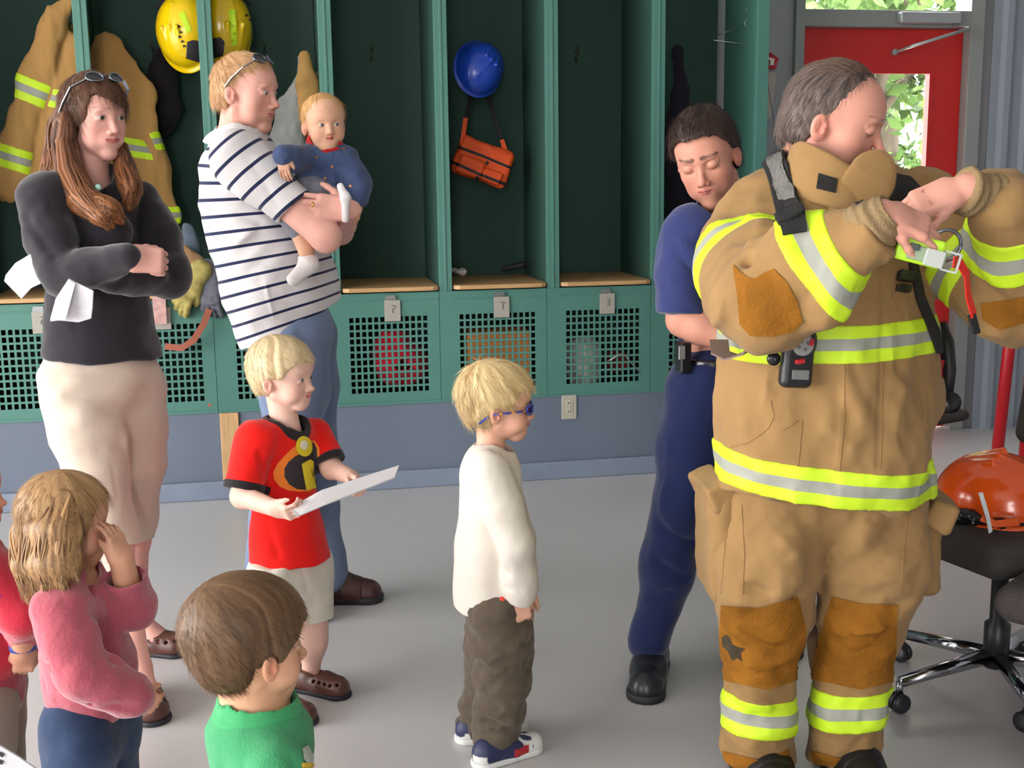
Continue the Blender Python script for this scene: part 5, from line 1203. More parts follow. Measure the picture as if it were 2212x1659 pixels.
# ---- boy in the green shirt
D = 1.62
base = P(565, 2200, D); base[2] = 0
T = fthing('person', base, 'brown-haired little boy in a green shirt, seen from behind', 'person')
hd = Head(pw(540, 1378), .182, .50, nod=.06, child=True, earx=.10, skin=(224, 172, 138), lip=(200, 110, 104), brow=(130, 96, 70), iris=(60, 70, 90))
fw = np.array([math.cos(.45), math.sin(.45), 0]); rt = np.array([math.sin(.45), -math.cos(.45), 0])
cN = pw(560, 1560); body = Shape(); body.ext(hd.shape(neck_to=pw(552, 1560, .0), neck_r=.038))
ct = pw(562, 1600); s1 = ct + rt * .085 + (0, 0, -.01); s2 = ct - rt * .09 + (0, 0, -.005)
z1 = .46; hc = np.array([ct[0], ct[1], 0])
body.add(Cone(ct, hc + (0, 0, z1), .07, .075, fw, .78), .04)
e1 = s1 + rt * .03 + (0, 0, -.14) - fw * .01; w1 = e1 + fw * .06 + (0, 0, -.10); e2 = s2 - rt * .03 + (0, 0, -.14); w2 = e2 + fw * .06 + (0, 0, -.10)
limb(body, [s1, e1, w1], [.032, .027, .021], .02); limb(body, [s2, e2, w2], [.032, .027, .021], .02)
h1 = hand(body, w1, (0, 0, -1), rt, fw, .095); h2 = hand(body, w2, (0, 0, -1), -rt, fw, .095)
for y in (-1, 1): limb(body, [hc + rt * y * .045 + (0, 0, z1 - .02), hc + rt * y * .05 + (0, 0, .22), hc + rt * y * .05 + (0, 0, .05)], [.068, .042, .03], .03)
body_obj(body, hd, [], T, h=.006, hh=.0018)
hd.hair(th=.05, front=.36, frontz=.16, side=-.10, nape=-.46, cols=((62, 42, 28), (124, 94, 66)), seed=43, groove=.008, freq=34, swirl=.7, parent=T, strands=4200, slen=.10, out=.05, sidex=.19, voxel=.0026, srad=.0007, crown=(-.34, .05, .34), jag=.012)
s = Shape(); gm_ = cloth('green_jersey', (66, 150, 102), bscale=260, bump=.25)
s.add(Cone(ct + (0, 0, -.02), hc + (0, 0, z1 + .02), .088, .095, fw, .8), .02); s.add(Cone(s1, s2, .040, .040), .03); limb(s, [s1, e1 + (s1 - e1) * .2], [.047, .045], .012); limb(s, [s2, e2 + (s2 - e2) * .2], [.047, .045], .012)
s.add(Cone(pw(558, 1525), pw(560, 1570), .058, .075), .03)
nk = Cone(pw(562, 1440), pw(556, 1536, -.0), .062, .052); s.cut(nk, .004); s.keep(Half(hc + (0, 0, z1 - .01), (0, 0, -1)), .01)
s.disp(crumple(.004, 14, 103, (1, 1, .6)), .03); s.disp(folds([(pw(528, 1575, -.1), pw(520, 1659, -.1), .006, -.005), (pw(620, 1590, -.1), pw(640, 1659, -.1), .008, -.005), (pw(545, 1562, -.1), pw(640, 1575, -.1), .004, .003), (pw(470, 1545, -.05), pw(545, 1562, -.09), .003, -.002)]), .03)
gs = shape_obj('shirt', s, .003, gm_, T); ringtrim('collar_trim', s, Near(lambda X, Y, Z: nk(X, Y, Z) - .012), None, cloth('green_rib', (66, 158, 102), bscale=400), T)
bg_ = bvh_of(gs); patch('print', bg_, [(652, 1618), (664, 1610), (676, 1632), (684, 1652), (670, 1659), (655, 1640)], D, mat('print_white2', (190, 200, 190), .7), T, n=30, off=.0016); patch('print', bg_, [(650, 1648), (680, 1650), (682, 1659), (650, 1658)], D, mat('print_gold', (214, 176, 50), .7), T, n=20, off=.0026)
s = Shape()
for y in (-1, 1): limb(s, [hc + rt * y * .04 + (0, 0, z1 + .02), hc + rt * y * .05 + (0, 0, .22), hc + rt * y * .05 + (0, 0, .05)], [.075, .06, .055], .02)
shape_obj('jeans', s, .006, cloth('dark_denim', (40, 56, 84), var=.2, vscale=10), T)
for y in (-1, 1): q_ = hc + rt * y * .05; shoe(q_ - fw * .05, q_ + fw * .10, .031, T, mat('white_trainer', (200, 196, 198), .5), mat('white_rubber', (214, 216, 214), .5))
# ---- child in magenta at the edge of the view
D = 2.42
base = P(-35, 1900, D); base[2] = 0
T = fthing('person', base, 'child in a magenta and red jacket and khaki trousers, cut off by the picture edge', 'person')
hd = Head(pw(-75, 1060), .17, .2, child=True, skin=(206, 150, 122), brow=(120, 90, 70)); fw = np.array([math.cos(.2), math.sin(.2), 0])
body = Shape(); body.ext(hd.shape(neck_to=pw(-50, 1190), neck_r=.034)); s1, s2 = pw(-30, 1225, -.10), pw(-20, 1222, .09); e1, w1 = pw(40, 1330, -.11), pw(52, 1405, -.06)
e2, w2 = pw(30, 1340, .10), pw(62, 1420, -.0); body.add(Cone(pw(-40, 1230), pw(-25, 1500), .065, .08, fw, .8), .03); limb(body, [s1, e1, w1], [.032, .028, .022], .02); limb(body, [s2, e2, w2], [.032, .028, .022], .02)
h1 = hand(body, w1, (-.2, .2, -1), (.4, -1, 0), (-1, 0, 0), .10, curl=(.7, .7, .7, .7)); h2 = hand(body, w2, (-.6, -.2, -.5), (.3, -1, .3), (-1, 0, 1), .10, curl=(.6, .6, .7, .7))
hx = pw(-25, 1520); hz = hx[2]; hc = np.array([hx[0], hx[1], 0]); rt = np.array([fw[1], -fw[0], 0])
for y in (-1, 1): limb(body, [hc + rt * y * .045 + (0, 0, hz), hc + rt * y * .05 + (0, 0, .25), hc + rt * y * .05 + (0, 0, .05)], [.068, .042, .03], .03)
body_obj(body, hd, [h1, h2], T, h=.006, hh=.004)
hd.hair(cols=((90, 60, 40), (150, 110, 76)), parent=T, strands=200, voxel=.005, front=.3, frontz=.2)
s = Shape(); s.add(Cone(pw(-45, 1235), pw(-25, 1400), .080, .098, fw, .85), .02); s.add(Cone(pw(-25, 1400), pw(-25, 1520), .098, .092, fw, .85), .03); s.add(Cone(s1, s2, .045), .03); s.add(Cone(pw(-50, 1190), pw(-48, 1225), .05, .06), .02)
limb(s, [s1, e1, w1 + (0, 0, .02)], [.048, .045, .034], .014); limb(s, [s2, e2, w2 + (-.01, 0, .02)], [.048, .045, .034], .014); s.keep(Half(pw(-25, 1545), (.3, 0, -1)), .01); s.cut(Cone(pw(-60, 1100), pw(-50, 1200), .05, .042), .004)
s.disp(crumple(.008, 10, 111), .03)
jm = mat('magenta_fleece', rough=.95, vcol=True, bump=.2, bscale=100, sheen=.4)
def jc(v): c = np.tile(lin((176, 24, 50)), (len(v), 1)); m = (np.abs((v - e1) @ nrm(e1 - s1) + .02 + .0 * v[:, 0]) < .035) & (seg_dist(v, s1, w1)[0] < .06); c[m] = lin((156, 24, 84)); z = v[:, 2]; c[z < pw(0, 1440)[2]] = lin((140, 20, 42)); return c
shape_obj('jacket', s, .004, jm, T, col=jc)
b = MB(); b.lathe(w1 + (0, 0, .012), [(.024, -.009), (.029, -.008), (.029, .008), (.024, .009)], (0, 0, 1), 20); b.build('watch_strap', mat('blue_strap', (60, 76, 150), .5), T, smooth=True, room=False)
s = Shape()
for y in (-1, 1): limb(s, [hc + rt * y * .045 + (0, 0, hz + .02), hc + rt * y * .05 + (0, 0, .25), hc + rt * y * .05 + (0, 0, .05)], [.075, .06, .05], .02)
shape_obj('trousers', s, .006, cloth('khaki_twill', (134, 120, 108)), T)
for y in (-1, 1): q_ = hc + rt * y * .05; shoe(q_ - fw * .05, q_ + fw * .10, .031, T, mat('white_trainer', (200, 196, 198), .5), mat('white_rubber', (214, 216, 214), .5))
# ---- man in the navy uniform bending behind the firefighter
D = 3.22
def pw(x, y, dd=0.0): return P(x, y, D + dd)
base = P(1480, 1450, D); base[2] = 0
T = fthing('person', base, 'dark-haired man in a navy uniform shirt and trousers, looking down behind the firefighter', 'person')
hd = Head(pw(1526, 342), .236, -1.93, nod=.34, tilt=.20, skin=(206, 146, 126), lip=(184, 108, 100), brow=(46, 34, 30), iris=(50, 40, 34), closed=1.0, browh=1.15, mouth=.2, stubble=(150, 104, 90))
fw = np.array([math.cos(-.6), math.sin(-.6), 0])
body = Shape(); body.ext(hd.shape(neck_to=pw(1590, 480, .05), neck_r=.056))
s1, s2 = pw(1492, 500, -.02), pw(1680, 500, .22); e1, w1 = pw(1478, 690, -.04), pw(1596, 742, -.12); e2, w2 = pw(1730, 690, .2), pw(1660, 760, .0)
body.add(Cone(pw(1575, 540, .08), pw(1555, 720, .06), .11, .11, fw, .75), .05); body.add(Cone(pw(1555, 720, .06), pw(1560, 830, .06), .11, .13, fw, .8), .04)
limb(body, [s1, e1], [.055, .046], .03); limb(body, [e1, mid(e1, w1, .3), w1], [.046, .046, .031], .02); limb(body, [s2, e2, w2], [.055, .044, .030], .03)
h1 = hand(body, w1, w1 - e1, (0, -.6, 1), (0, -1, 0), .18, curl=(.5, .5, .5, .5)); h2 = hand(body, w2, w2 - e2, (0, -1, 1), (-1, 0, 0), .18)
hN, hF = pw(1520, 850, .0), pw(1590, 850, .15); kN, kF = pw(1474, 1080, -.04), pw(1600, 1080, .12)
aN = P(1402, 1380, D - .02); aN[2] = .12; aF = P(1610, 1340, D + .25); aF[2] = .12
limb(body, [hN, kN, aN], [.10, .062, .045], .04); limb(body, [hF, kF, aF], [.10, .062, .045], .04)
body_obj(body, hd, [h1], T)
hd.hair(th=.05, front=.26, frontz=.34, side=.06, nape=-.28, cols=((26, 20, 20), (72, 54, 48)), seed=53, groove=.020, freq=14, swirl=.3, parent=T, strands=2600, slen=.10, out=.45, sidex=.03, top=.05, jag=.015, crown=(-.30, 0, .34), voxel=.0028)
s = Shape(); nv = cloth('navy_poplin', (48, 58, 108), sheen=.3)
s.add(Cone(pw(1575, 530, .08), pw(1550, 700, .05), .140, .135, fw, .80), .02); s.add(Cone(pw(1550, 700, .05), pw(1556, 800, .06), .135, .145, fw, .80), .03); s.add(Cone(s1 + (.02, 0, 0), s2 + (-.02, 0, 0), .075, .07), .05); s.add(Cone(pw(1570, 455, .03), pw(1570, 500, .05), .07, .09), .03)
A_ = [s1 + (0, 0, -.01), mid(s1, e1, .5) + (-.012, 0, 0), mid(s1, e1, .98)]; limb(s, A_, [.078, .074, .068], .014); s.cut(Slab(mid(s1, e1, .92), e1 - s1 + (-.01, 0, 0), .12), .002); s.cut(Cone(mid(s1, e1, .8), mid(s1, e1, 1.3), .052, .056), .003); limb(s, [s2, mid(s2, e2, .6)], [.075, .06], .02)
s.keep(Half(pw(1556, 760, .0), (0, 0, -1)), .006); s.cut(Cone(pw(1548, 420, -.02), pw(1562, 470, .0), .066, .054), .004)
s.disp(crumple(.010, 8, 121, (1, 1, .8)), .03); s.disp(folds([(pw(1460, 540, -.1), pw(1530, 640, -.1), .012, -.008), (pw(1470, 520, -.1), pw(1540, 560, -.1), .012, .006), (pw(1450, 600, -.1), pw(1520, 680, -.1), .010, .006), (pw(1500, 700, -.1), pw(1560, 760, -.1), .014, -.008)]), .03)
shape_obj('uniform_shirt', s, .005, nv, T)
s = Shape(); s.add(Cone(pw(1556, 440, -.0), pw(1562, 470, .0), .058, .064), 0); s.cut(Cone(pw(1546, 400, -.02), pw(1562, 478, .0), .056, .052), .003); s.keep(Half(pw(1550, 452), (.2, .2, 1)), .004); shape_obj('undershirt', s, .004, cloth('white_knit', (226, 228, 236)), T)
s = Shape(); nt_ = cloth('navy_twill', (26, 37, 80), sheen=.25)
s.add(Cone(pw(1556, 800, .06), pw(1556, 850, .06), .138, .140, fw, .82), .02); limb(s, [hN, mid(hN, kN), kN, mid(kN, aN), aN + (0, 0, .0)], [.118, .100, .080, .070, .060], .04); limb(s, [hF, kF, aF], [.115, .08, .062], .03)
s.keep(Half((0, 0, .075), (0, 0, -1)), .008); s.disp(crumple(.012, 7, 131, (1, 1, .8)), .04); s.disp(folds([(pw(1380, 1190, -.1), pw(1480, 1250, -.1), .014, -.012), (pw(1400, 1120, -.1), pw(1490, 1170, -.1), .014, -.010), (pw(1370, 1300, -.1), pw(1450, 1280, -.1), .012, -.010), (pw(1440, 850, -.1), pw(1430, 1100, -.1), .01, .005)]), .04)
shape_obj('trousers', s, .0055, nt_, T)
g = P(1408, 1388, D + .02); shoe(g + (.01, .06, 0), g + (-.045, -.215, 0), .049, T, mat('black_boot', (34, 34, 40), .35, bump=.05), sm, tall=1.3, name='boot')
g = P(1610, 1345, D + .27); shoe(g + (-.03, .03, 0), g + (.12, -.18, 0), .049, T, mat('black_boot', (34, 34, 40), .35, bump=.05), sm, tall=1.3, name='boot')
s = Shape(); s.add(Cone(pw(1556, 786, .06), pw(1556, 806, .06), .157, .157, fw, .80), 0); s.keep(Half(pw(1556, 772, -.02), (0, 0, 1)), .003); s.keep(Half(pw(1556, 810, -.02), (0, 0, -1)), .003); shape_obj('belt', s, .004, mat('black_belt', (30, 30, 36), .25, spec=.7), T)
Rd = fthing('pager', pw(1475, 800, -.06), 'black pager clipped on the belt of the man in navy', 'pager')
b = MB(); b.obox(pw(1476, 772, -.07), (.016, .020, .042), rotz(.3)); b.build('pager_case', mat('black_plastic', (24, 24, 28), .3), Rd, bevel=.005, room=False)
b = MB(); b.obox(pw(1473, 762, -.094), (.009, .002, .018), rotz(.3)); b.build('clip', mat('aluminium', (176, 180, 182), .4, metal=.7), Rd, bevel=.001, room=False)
# ---- firefighter putting on turnout gear
D = 2.62
def pw(x, y, dd=0.0): return P(x, y, D + dd)
base = P(1775, 1690, D); base[2] = 0
T = fthing('person', base, 'balding firefighter in tan turnout coat and trousers with lime reflective bands, fastening his gear', 'person')
hd = Head(pw(1803, 262), .250, -.42, nod=.30, tilt=.05, fat=1.06, skin=(222, 160, 142), lip=(180, 104, 96), brow=(120, 92, 78), iris=(60, 60, 70), closed=1.0, browh=.8, nose=1.4, stubble=(170, 130, 118))
fw = np.array([math.cos(-1.3), math.sin(-1.3), 0])
body = Shape(); body.ext(hd.shape(neck_to=pw(1770, 470, .04), neck_r=.066))
sN, sF = pw(1632, 545, .02), pw(1985, 470, .05); eN, wN = pw(1652, 655, -.26), pw(1902, 476, -.39); eF, wF = pw(2185, 640, -.14), pw(2098, 412, -.30)
kw = pw(2150, 440, -.27)
body.add(Cone(pw(1790, 560, .02), pw(1790, 760, 0), .15, .17, fw, .75), .05); body.add(Cone(pw(1790, 760), pw(1785, 940), .16, .14, fw, .8), .04)
limb(body, [sN, eN, wN], [.06, .05, .036], .03); limb(body, [sF, eF, kw, wF], [.06, .05, .04, .034], .03)
h1 = hand(body, wN + (wN - eN) * .08, (.92, .0, -.42), (.25, -.75, .65), (.3, -.6, -.7), .150, curl=(.30, .34, .38, .45), spread=.06, thumb=(.6, .3), tcurl=.3)
h2 = hand(body, wF + (-.028, 0, .004), (-.90, .05, -.38), (-.30, -.70, .65), (-.5, -.4, -.8), .165, curl=(.36, .42, .5, .62), spread=.05, thumb=(.45, .25), tcurl=.2)
lN = [pw(1684, 1060, -.02), pw(1645, 1385, -.02), pw(1638, 1600, .0)]; lF = [pw(1872, 1060, .0), pw(1852, 1385, .0), pw(1828, 1595, .02)]
for l in (lN, lF): limb(body, [l[0] + (0, 0, -.02), l[1], l[2] * [1, 1, 0] + (0, 0, .10)], [.08, .075, .055], .03)
body_obj(body, hd, [h1, h2], T, hh=.0021)
hd.hair(th=.004, front=.20, frontz=.46, side=.06, nape=-.26, cols=((58, 48, 46), (128, 112, 106)), seed=63, groove=.007, freq=34, swirl=.2, parent=T, strands=4200, slen=.10, out=.10, sidex=.00, jag=.012, crown=(.05, 0, .50), voxel=.0026, srad=.0008, bang=0, edge=.03)
# thin hair combed over the crown
rs = np.random.RandomState(8); SV, SQ, SC = [], [], []; nb = 0
for k in range(420):
    y = (rs.rand() - .5) * .50; x0 = .05 + .16 * rs.rand() - abs(y) * .3; K_ = 8; p = []
    for j in range(K_):
        x = x0 - j / (K_ - 1) * .34; c, r = hd.skull(); u = 1 - ((x - c[0]) / r[0]) ** 2 - ((y - c[1]) / r[1]) ** 2; z = c[2] + r[2] * math.sqrt(max(u, 0)) + .006 + .022 * math.sin(math.pi * j / (K_ - 1)) * rs.rand(); p.append(hd.p(x, y, z))
    p = np.array(p); wd = .0006; vv = np.stack([p + [wd, 0, 0], p + [-wd, 0, 0], p + [0, 0, wd]], 1).reshape(-1, 3)
    SQ.append(np.array([[3 * j + u, 3 * j + (u + 1) % 3, 3 * j + 3 + (u + 1) % 3, 3 * j + 3 + u] for j in range(K_ - 1) for u in range(3)]) + nb); nb += len(vv); SV.append(vv); w = rs.rand(); SC.append(np.tile(lin((84, 64, 56)) * (1 - w) + lin((140, 116, 102)) * w, (len(vv), 1)))
fmk('combed_hair', np.concatenate(SV), np.concatenate(SQ), hair_m, T, col=np.concatenate(SC))
# coat
s = Shape(); tan = mat('turnout_cloth', (153, 120, 78), .85, bump=.16, bscale=600, var=.09, vscale=7, sheen=.1, spec=.2)
ochre = mat('ochre_suede', (142, 92, 26), .85, var=.22, vscale=9, bump=.3, bscale=120, spec=.2)
sc = scale_at(pw(1790, 800))
s.add(Cone(pw(1795, 540, .04), pw(1795, 700, .01), 200 * sc, 232 * sc, fw, .74), .02); s.add(Cone(pw(1795, 700, .01), pw(1788, 900), 232 * sc, 236 * sc, fw, .78), .03); s.add(Cone(pw(1788, 900), pw(1784, 1150), 236 * sc, 240 * sc, fw, .82), .03)
s.add(Cone(pw(1648, 482, .03), sF + (-.03, 0, 0), .092, .092), .06); s.add(Cone(pw(1770, 400, .05), pw(1780, 470, .04), .10, .14), .05)
AN = [sN, mid(sN, eN, .5) + (-.015, 0, 0), eN + (0, 0, .0), mid(eN, wN, .45), wN]; RN = [.112, .106, .092, .090, .064]
limb(s, AN, RN, .016)
AF = [sF, mid(sF, eF, .5) + (0, 0, -.02), eF, mid(eF, kw, .5) + (.02, 0, 0), kw + (.012, 0, .0)]; RF = [.095, .088, .090, .092, .070]
limb(s, AF, RF, .016)
hemn = np.array((-.10, .05, -1)); hemp = pw(1800, 1104, -.20); s.keep(Half(hemp, hemn), .006)
s.cut(Cone(pw(1792, 330, .02), pw(1782, 425, .02), .085, .082), .004)
def rot_slab(p, n, r): return Slab(p, n, r)
F_ = lambda *q: [(pw(a, b, c), pw(d, e, c), w, dp) for a, b, d, e, c, w, dp in q]
s.disp(crumple(.014, 5.5, 141, (1, 1, .7)), .05); s.disp(crumple(.012, 4.5, 145, (1.3, 1.3, .7), ridged=True), .05); s.disp(crumple(.007, 14, 143, (1, 1, .8)), .04)
s.disp(folds(F_((1600, 545, 1650, 610, -.30, .014, -.016), (1650, 610, 1690, 560, -.32, .014, -.014), (1590, 500, 1700, 560, -.26, .016, .010), (1560, 640, 1640, 720, -.28, .02, -.008), (1690, 520, 1730, 620, -.34, .012, .010), (1730, 540, 1760, 640, -.36, .012, -.008),
                (1820, 800, 1860, 880, -.20, .016, .010), (1790, 820, 1830, 900, -.20, .016, -.010), (1860, 760, 1880, 840, -.20, .02, .008), (1620, 780, 1640, 900, -.18, .02, .008), (1700, 850, 1760, 920, -.20, .02, -.008), (1900, 800, 1990, 860, -.19, .02, .009), (1880, 880, 1960, 960, -.19, .02, -.009),
                (1760, 980, 1800, 1040, -.2, .014, -.007), (1780, 920, 1840, 960, -.2, .014, .008), (1620, 430, 1680, 480, -.12, .014, -.010), (1590, 440, 1650, 500, -.12, .014, .008), (2110, 620, 2180, 680, -.24, .02, -.010), (2120, 470, 2180, 500, -.36, .014, .010), (1790, 500, 1830, 560, -.2, .014, -.01), (1760, 480, 1800, 540, -.2, .014, .008))), .05)
def flap_step(p):
    """the storm flap stands 6 mm proud of the front between its two edges"""
    z = p[:, 2]; zt, zb = pw(0, 540)[2], pw(0, 1036, -.2)[2]; u = np.clip((zt - z) / (zt - zb), 0, 1)
    xa = pw(1838, 700, -.2)[0] * (1 - u) + pw(1816, 700, -.2)[0] * u; xb = pw(1906, 700, -.2)[0] * (1 - u * .3) + pw(1900, 700, -.2)[0] * u * .3
    m = (1 / (1 + np.exp(-(p[:, 0] - xa) / .0015))) * (1 / (1 + np.exp((p[:, 0] - xb) / .0015))) / (1 + np.exp(-(z - zb) / .002)) / (1 + np.exp((z - zt) / .01)); return -.006 * m * (p[:, 1] < pw(1800, 800, -.05)[1])
s.disp(flap_step, .03)
s.cut(Slab(mid(eN, wN, .96), wN - eN, .10), .006)
coat_ops = list(s.ops)
coat = shape_obj('turnout_coat', s, .0046, tan, T)
bv = bvh_of(coat)
# reflective bands follow the coat
def band(name, ops, p, n, w, T, rng=None, off=.0035, h=.004, keep=None):
    """belt of width w round the cloth, starting at p and running along n"""
    n = nrm(n); r = Shape(); r.ops = list(ops); r.disp(lambda q: -off * np.ones(len(q)), .03); r.keep(Half(p, -n), .001); r.keep(Half(p + n * w, n), .001)
    if keep is not None: r.keep(keep, 0)
    lo, hi = r.bounds(.02)
    if rng is not None: lo, hi = np.maximum(lo, rng[0]), np.minimum(hi, rng[1])
    v, q = nets(r.field(lo, hi, h), lo, h); c = v[q].mean(1)
    return fmk(name, v, q, band_mat(), T, t=((v - p) @ n) / w)
body_ops = [o for o in coat_ops if not (o[0] == 'a' and any(o[1].__class__ is Cone and (np.allclose(o[1].a, a) and np.allclose(o[1].b, b)) for a, b in list(zip(AN, AN[1:])) + list(zip(AF, AF[1:]))))]
body_ops = [o for o in body_ops if not (o[0] == 'd' and False)]
band('reflective_band', body_ops, hemp + np.array((0, 0, .006)), -hemn, .080, T)
wp = pw(1850, 790, -.22); band('reflective_band', body_ops, wp, (-.02, 0, 1), .080, T)
def armops(A, R, ops): return [('a', Cone(A[i], A[i + 1], R[i], R[i + 1]), .016) for i in range(len(A) - 1)] + [o for o in ops if o[0] == 'd']
ao = armops(AN[2:], RN[2:], coat_ops); n_ = nrm(wN - eN); band('reflective_band', ao, mid(eN, wN, .42), n_, .085, T)
ao2 = armops(AN[:3], RN[:3], coat_ops); n2 = nrm(eN - sN + (.0, 0, 0)); band('reflective_band', ao2, mid(sN, eN, .22), n2, .075, T)
bo = armops(AF[2:], RF[2:], coat_ops); n3 = nrm(kw - eF); band('reflective_band', bo, mid(eF, kw, .46), n3, .090, T); bo2 = armops(AF[:3], RF[:3], coat_ops); n4 = nrm(eF - sF); band('reflective_band', bo2, mid(sF, eF, .45), n4, .08, T)
# standing collar with its overlapping flap
s = Shape(); s.add(Cone(pw(1783, 462, .0), pw(1812, 350, -.02), .128, .112), 0); s.cut(Cone(pw(1783, 470, .0), pw(1812, 330, -.02), .112, .100), .003)
s.keep(Half(pw(1705, 285, .02), (.50, -.12, .86)), .008) ; s.keep(Half(pw(1783, 445, -.02), (-.15, 0, -1)), .01); s.disp(crumple(.006, 9, 151), .03)
s.disp(folds([(pw(1720, 330, -.10), pw(1850, 430, -.14), .05, .004)]), .03)
col_ = shape_obj('collar', s, .0036, tan, T)
s = Shape(); fc = pw(1866, 402, -.155); RR = rotz(-.15) @ roty(-.62) @ rotx(.12); s.add(Box(fc, (.062, .007, .042), RR, rad=.0068), 0); s.disp(lambda p: -.35 * ((p - fc)[:, 0]) ** 2 * 0 - crumple(.004, 14, 153)(p) * -1, .03)
s2 = Shape(); s2.add(Cone(pw(1840, 440, -.12), pw(1882, 380, -.14), .052, .050, (0, 1, 0), .16), 0); s2.add(Cone(pw(1895, 352, -.135), pw(1900, 395, -.13), .026, .030, (0, 1, 0), .28), .02); s2.disp(crumple(.005, 12, 154), .02)
cf = shape_obj('collar_flap', s2, .0032, tan, T)
velc = mat('black_hook_tape', (28, 26, 26), .95, bump=.4, bscale=500)
bc = bvh_of(col_); bf = bvh_of(cf)
thick(patch('velcro_patch', bc, [(1769, 374), (1809, 386), (1805, 417), (1764, 407)], D, velc, T, n=30, off=.002), .002)
for q in ([(1822, 434), (1866, 438), (1874, 458), (1838, 452)], [(1876, 444), (1900, 440), (1896, 470), (1872, 478), (1868, 462)]):
    o = patch('velcro_patch', bv, q, D, velc, T, n=26, off=.004)
    if o: thick(o, .003)
# suede elbow
for q in ([(1584, 572), (1600, 588), (1616, 600), (1632, 602), (1650, 590), (1672, 580), (1700, 608), (1722, 650), (1734, 694), (1712, 716), (1670, 726), (1622, 724), (1600, 700), (1594, 640)],):
    patch('elbow_patch', bv, q, D, ochre, T, n=110, off=.003)
patch('elbow_patch', bv, [(2120, 655), (2212, 640), (2230, 690), (2160, 712), (2125, 690)], D, ochre, T, n=60, off=.003)
seam = mat('seam_thread', (158, 118, 74), .9)
def stitch(name, pts, d, bvh, T, w=1.6, m=seam, off=.003):
    q = [(x - w / 2, y) for x, y in pts] + [(x + w / 2, y) for x, y in pts[::-1]]; o = []
    b = MB(); V = []
    for (x0, y0), (x1, y1) in zip(pts, pts[1:]):
        n = max(2, int(math.hypot(x1 - x0, y1 - y0) / 6))
        for i in range(n):
            r = nrm(ray(x0 + (x1 - x0) * i / n, y0 + (y1 - y0) * i / n)); h = bvh.ray_cast(Vector(np.array([0, 0, HC]) + r * (d * .6)), Vector(r), d)
            if h[0] is not None: V.append(np.array(h[0]) - r * off * .3)
    if len(V) > 3: b.tube(V, w * scale_at(V[0]) / 2, n=5); return b.build(name, m, T, smooth=True, room=False)
for pts in ([(1733, 905), (1726, 990), (1720, 1030)], [(1905, 700), (1906, 900), (1902, 1020)], [(1664, 864), (1672, 900), (1660, 925), (1620, 955), (1570, 968)], [(1690, 930), (1730, 905)], [(2000, 870), (1998, 910), (2010, 955), (2022, 985)], [(1826, 700), (1824, 900), (1812, 1040)], [(1900, 575), (1932, 650), (1960, 700)], [(1925, 620), (1960, 740)]):
    stitch('seam', pts, D, bv, T)
# knitted cuffs
kn_ = mat('khaki_knit', (146, 122, 88), .95, bump=.5, bscale=300)
for a, b_, ra, rb, q in ((mid(eN, wN, .90), wN + (wN - eN) * .10, .052, .043, 1), (kw + (.02, 0, -.005), wF + (-.018, 0, .003), .052, .043, 2)):
    s = Shape(); s.add(Cone(a, b_, ra, rb), 0); ax_ = nrm(b_ - a); s.disp(lambda p, a=a, ax_=ax_: -.0022 * np.sin(((p - a) @ ax_) * 330) - .004 * np.sin(((p - a) @ ax_) * 90 + 3 * noise(p * 20)), .02); s.cut(Slab(b_, b_ - a, .06), .002); s.cut(Cone(b_ - ax_ * .03, b_ + ax_ * .05, .030, .034), .003)
    shape_obj('knit_cuff', s, .0028, kn_, T)
# turnout trousers
s = Shape(); s.add(Cone(pw(1720, 1060, 0), pw(1840, 1060, .01), .130, .130, fw, .9), .03)
RL = [.118, .118, .093, .080, .077]
LN = [lN[0], pw(1640, 1210, -.03), lN[1], pw(1632, 1530, .0), pw(1636, 1640, .0)]; LF = [lF[0], pw(1885, 1210, -.01), lF[1], pw(1822, 1530, .01), pw(1824, 1635, .02)]
limb(s, LN, RL, .012); limb(s, LF, RL, .006); s.keep(Half(pw(1730, 1652, -.04), (0, 0, -1)), .012); s.keep(Half(pw(1780, 985, 0), (0, 0, 1)), .01)
s.disp(crumple(.016, 6, 161, (1, 1, 1.1)), .05); s.disp(crumple(.010, 5, 165, (1.2, 1.2, .8), ridged=True), .08); s.disp(crumple(.007, 15, 163, (1, 1, 1.2)), .04)
s.disp(folds(F_((1620, 1270, 1720, 1290, -.14, .012, -.014), (1600, 1300, 1720, 1312, -.14, .014, .010), (1800, 1275, 1900, 1290, -.14, .014, -.012), (1790, 1300, 1930, 1305, -.14, .014, .010), (1660, 1130, 1720, 1200, -.16, .02, .012), (1690, 1100, 1760, 1150, -.16, .02, -.012),
    (1590, 1350, 1670, 1380, -.13, .010, .012), (1600, 1372, 1680, 1400, -.13, .010, -.012), (1600, 1440, 1700, 1430, -.12, .012, .010), (1800, 1400, 1860, 1390, -.13, .010, -.012), (1810, 1420, 1880, 1450, -.13, .010, .012), (1850, 1370, 1920, 1360, -.13, .012, .010), (1620, 1500, 1660, 1530, -.1, .012, .008), (1880, 1110, 1840, 1230, -.16, .03, .012), (1800, 1120, 1780, 1240, -.16, .03, -.012), (1780, 1560, 1870, 1580, -.1, .01, -.010))), .05)
pt_ops = list(s.ops); pt = shape_obj('turnout_trousers', s, .0048, tan, T); bp = bvh_of(pt)
for q in ([(1560, 1306), (1640, 1312), (1722, 1288), (1740, 1362), (1729, 1465), (1657, 1488), (1552, 1466)], [(1800, 1288), (1868, 1304), (1938, 1304), (1930, 1472), (1859, 1488), (1752, 1466), (1770, 1380)], [(1562, 1622), (1640, 1640), (1704, 1618), (1702, 1659), (1570, 1659)], [(1752, 1620), (1830, 1640), (1892, 1615), (1890, 1659), (1760, 1650)]):
    patch('knee_patch', bp, q, D, ochre, T, n=100, off=.004)
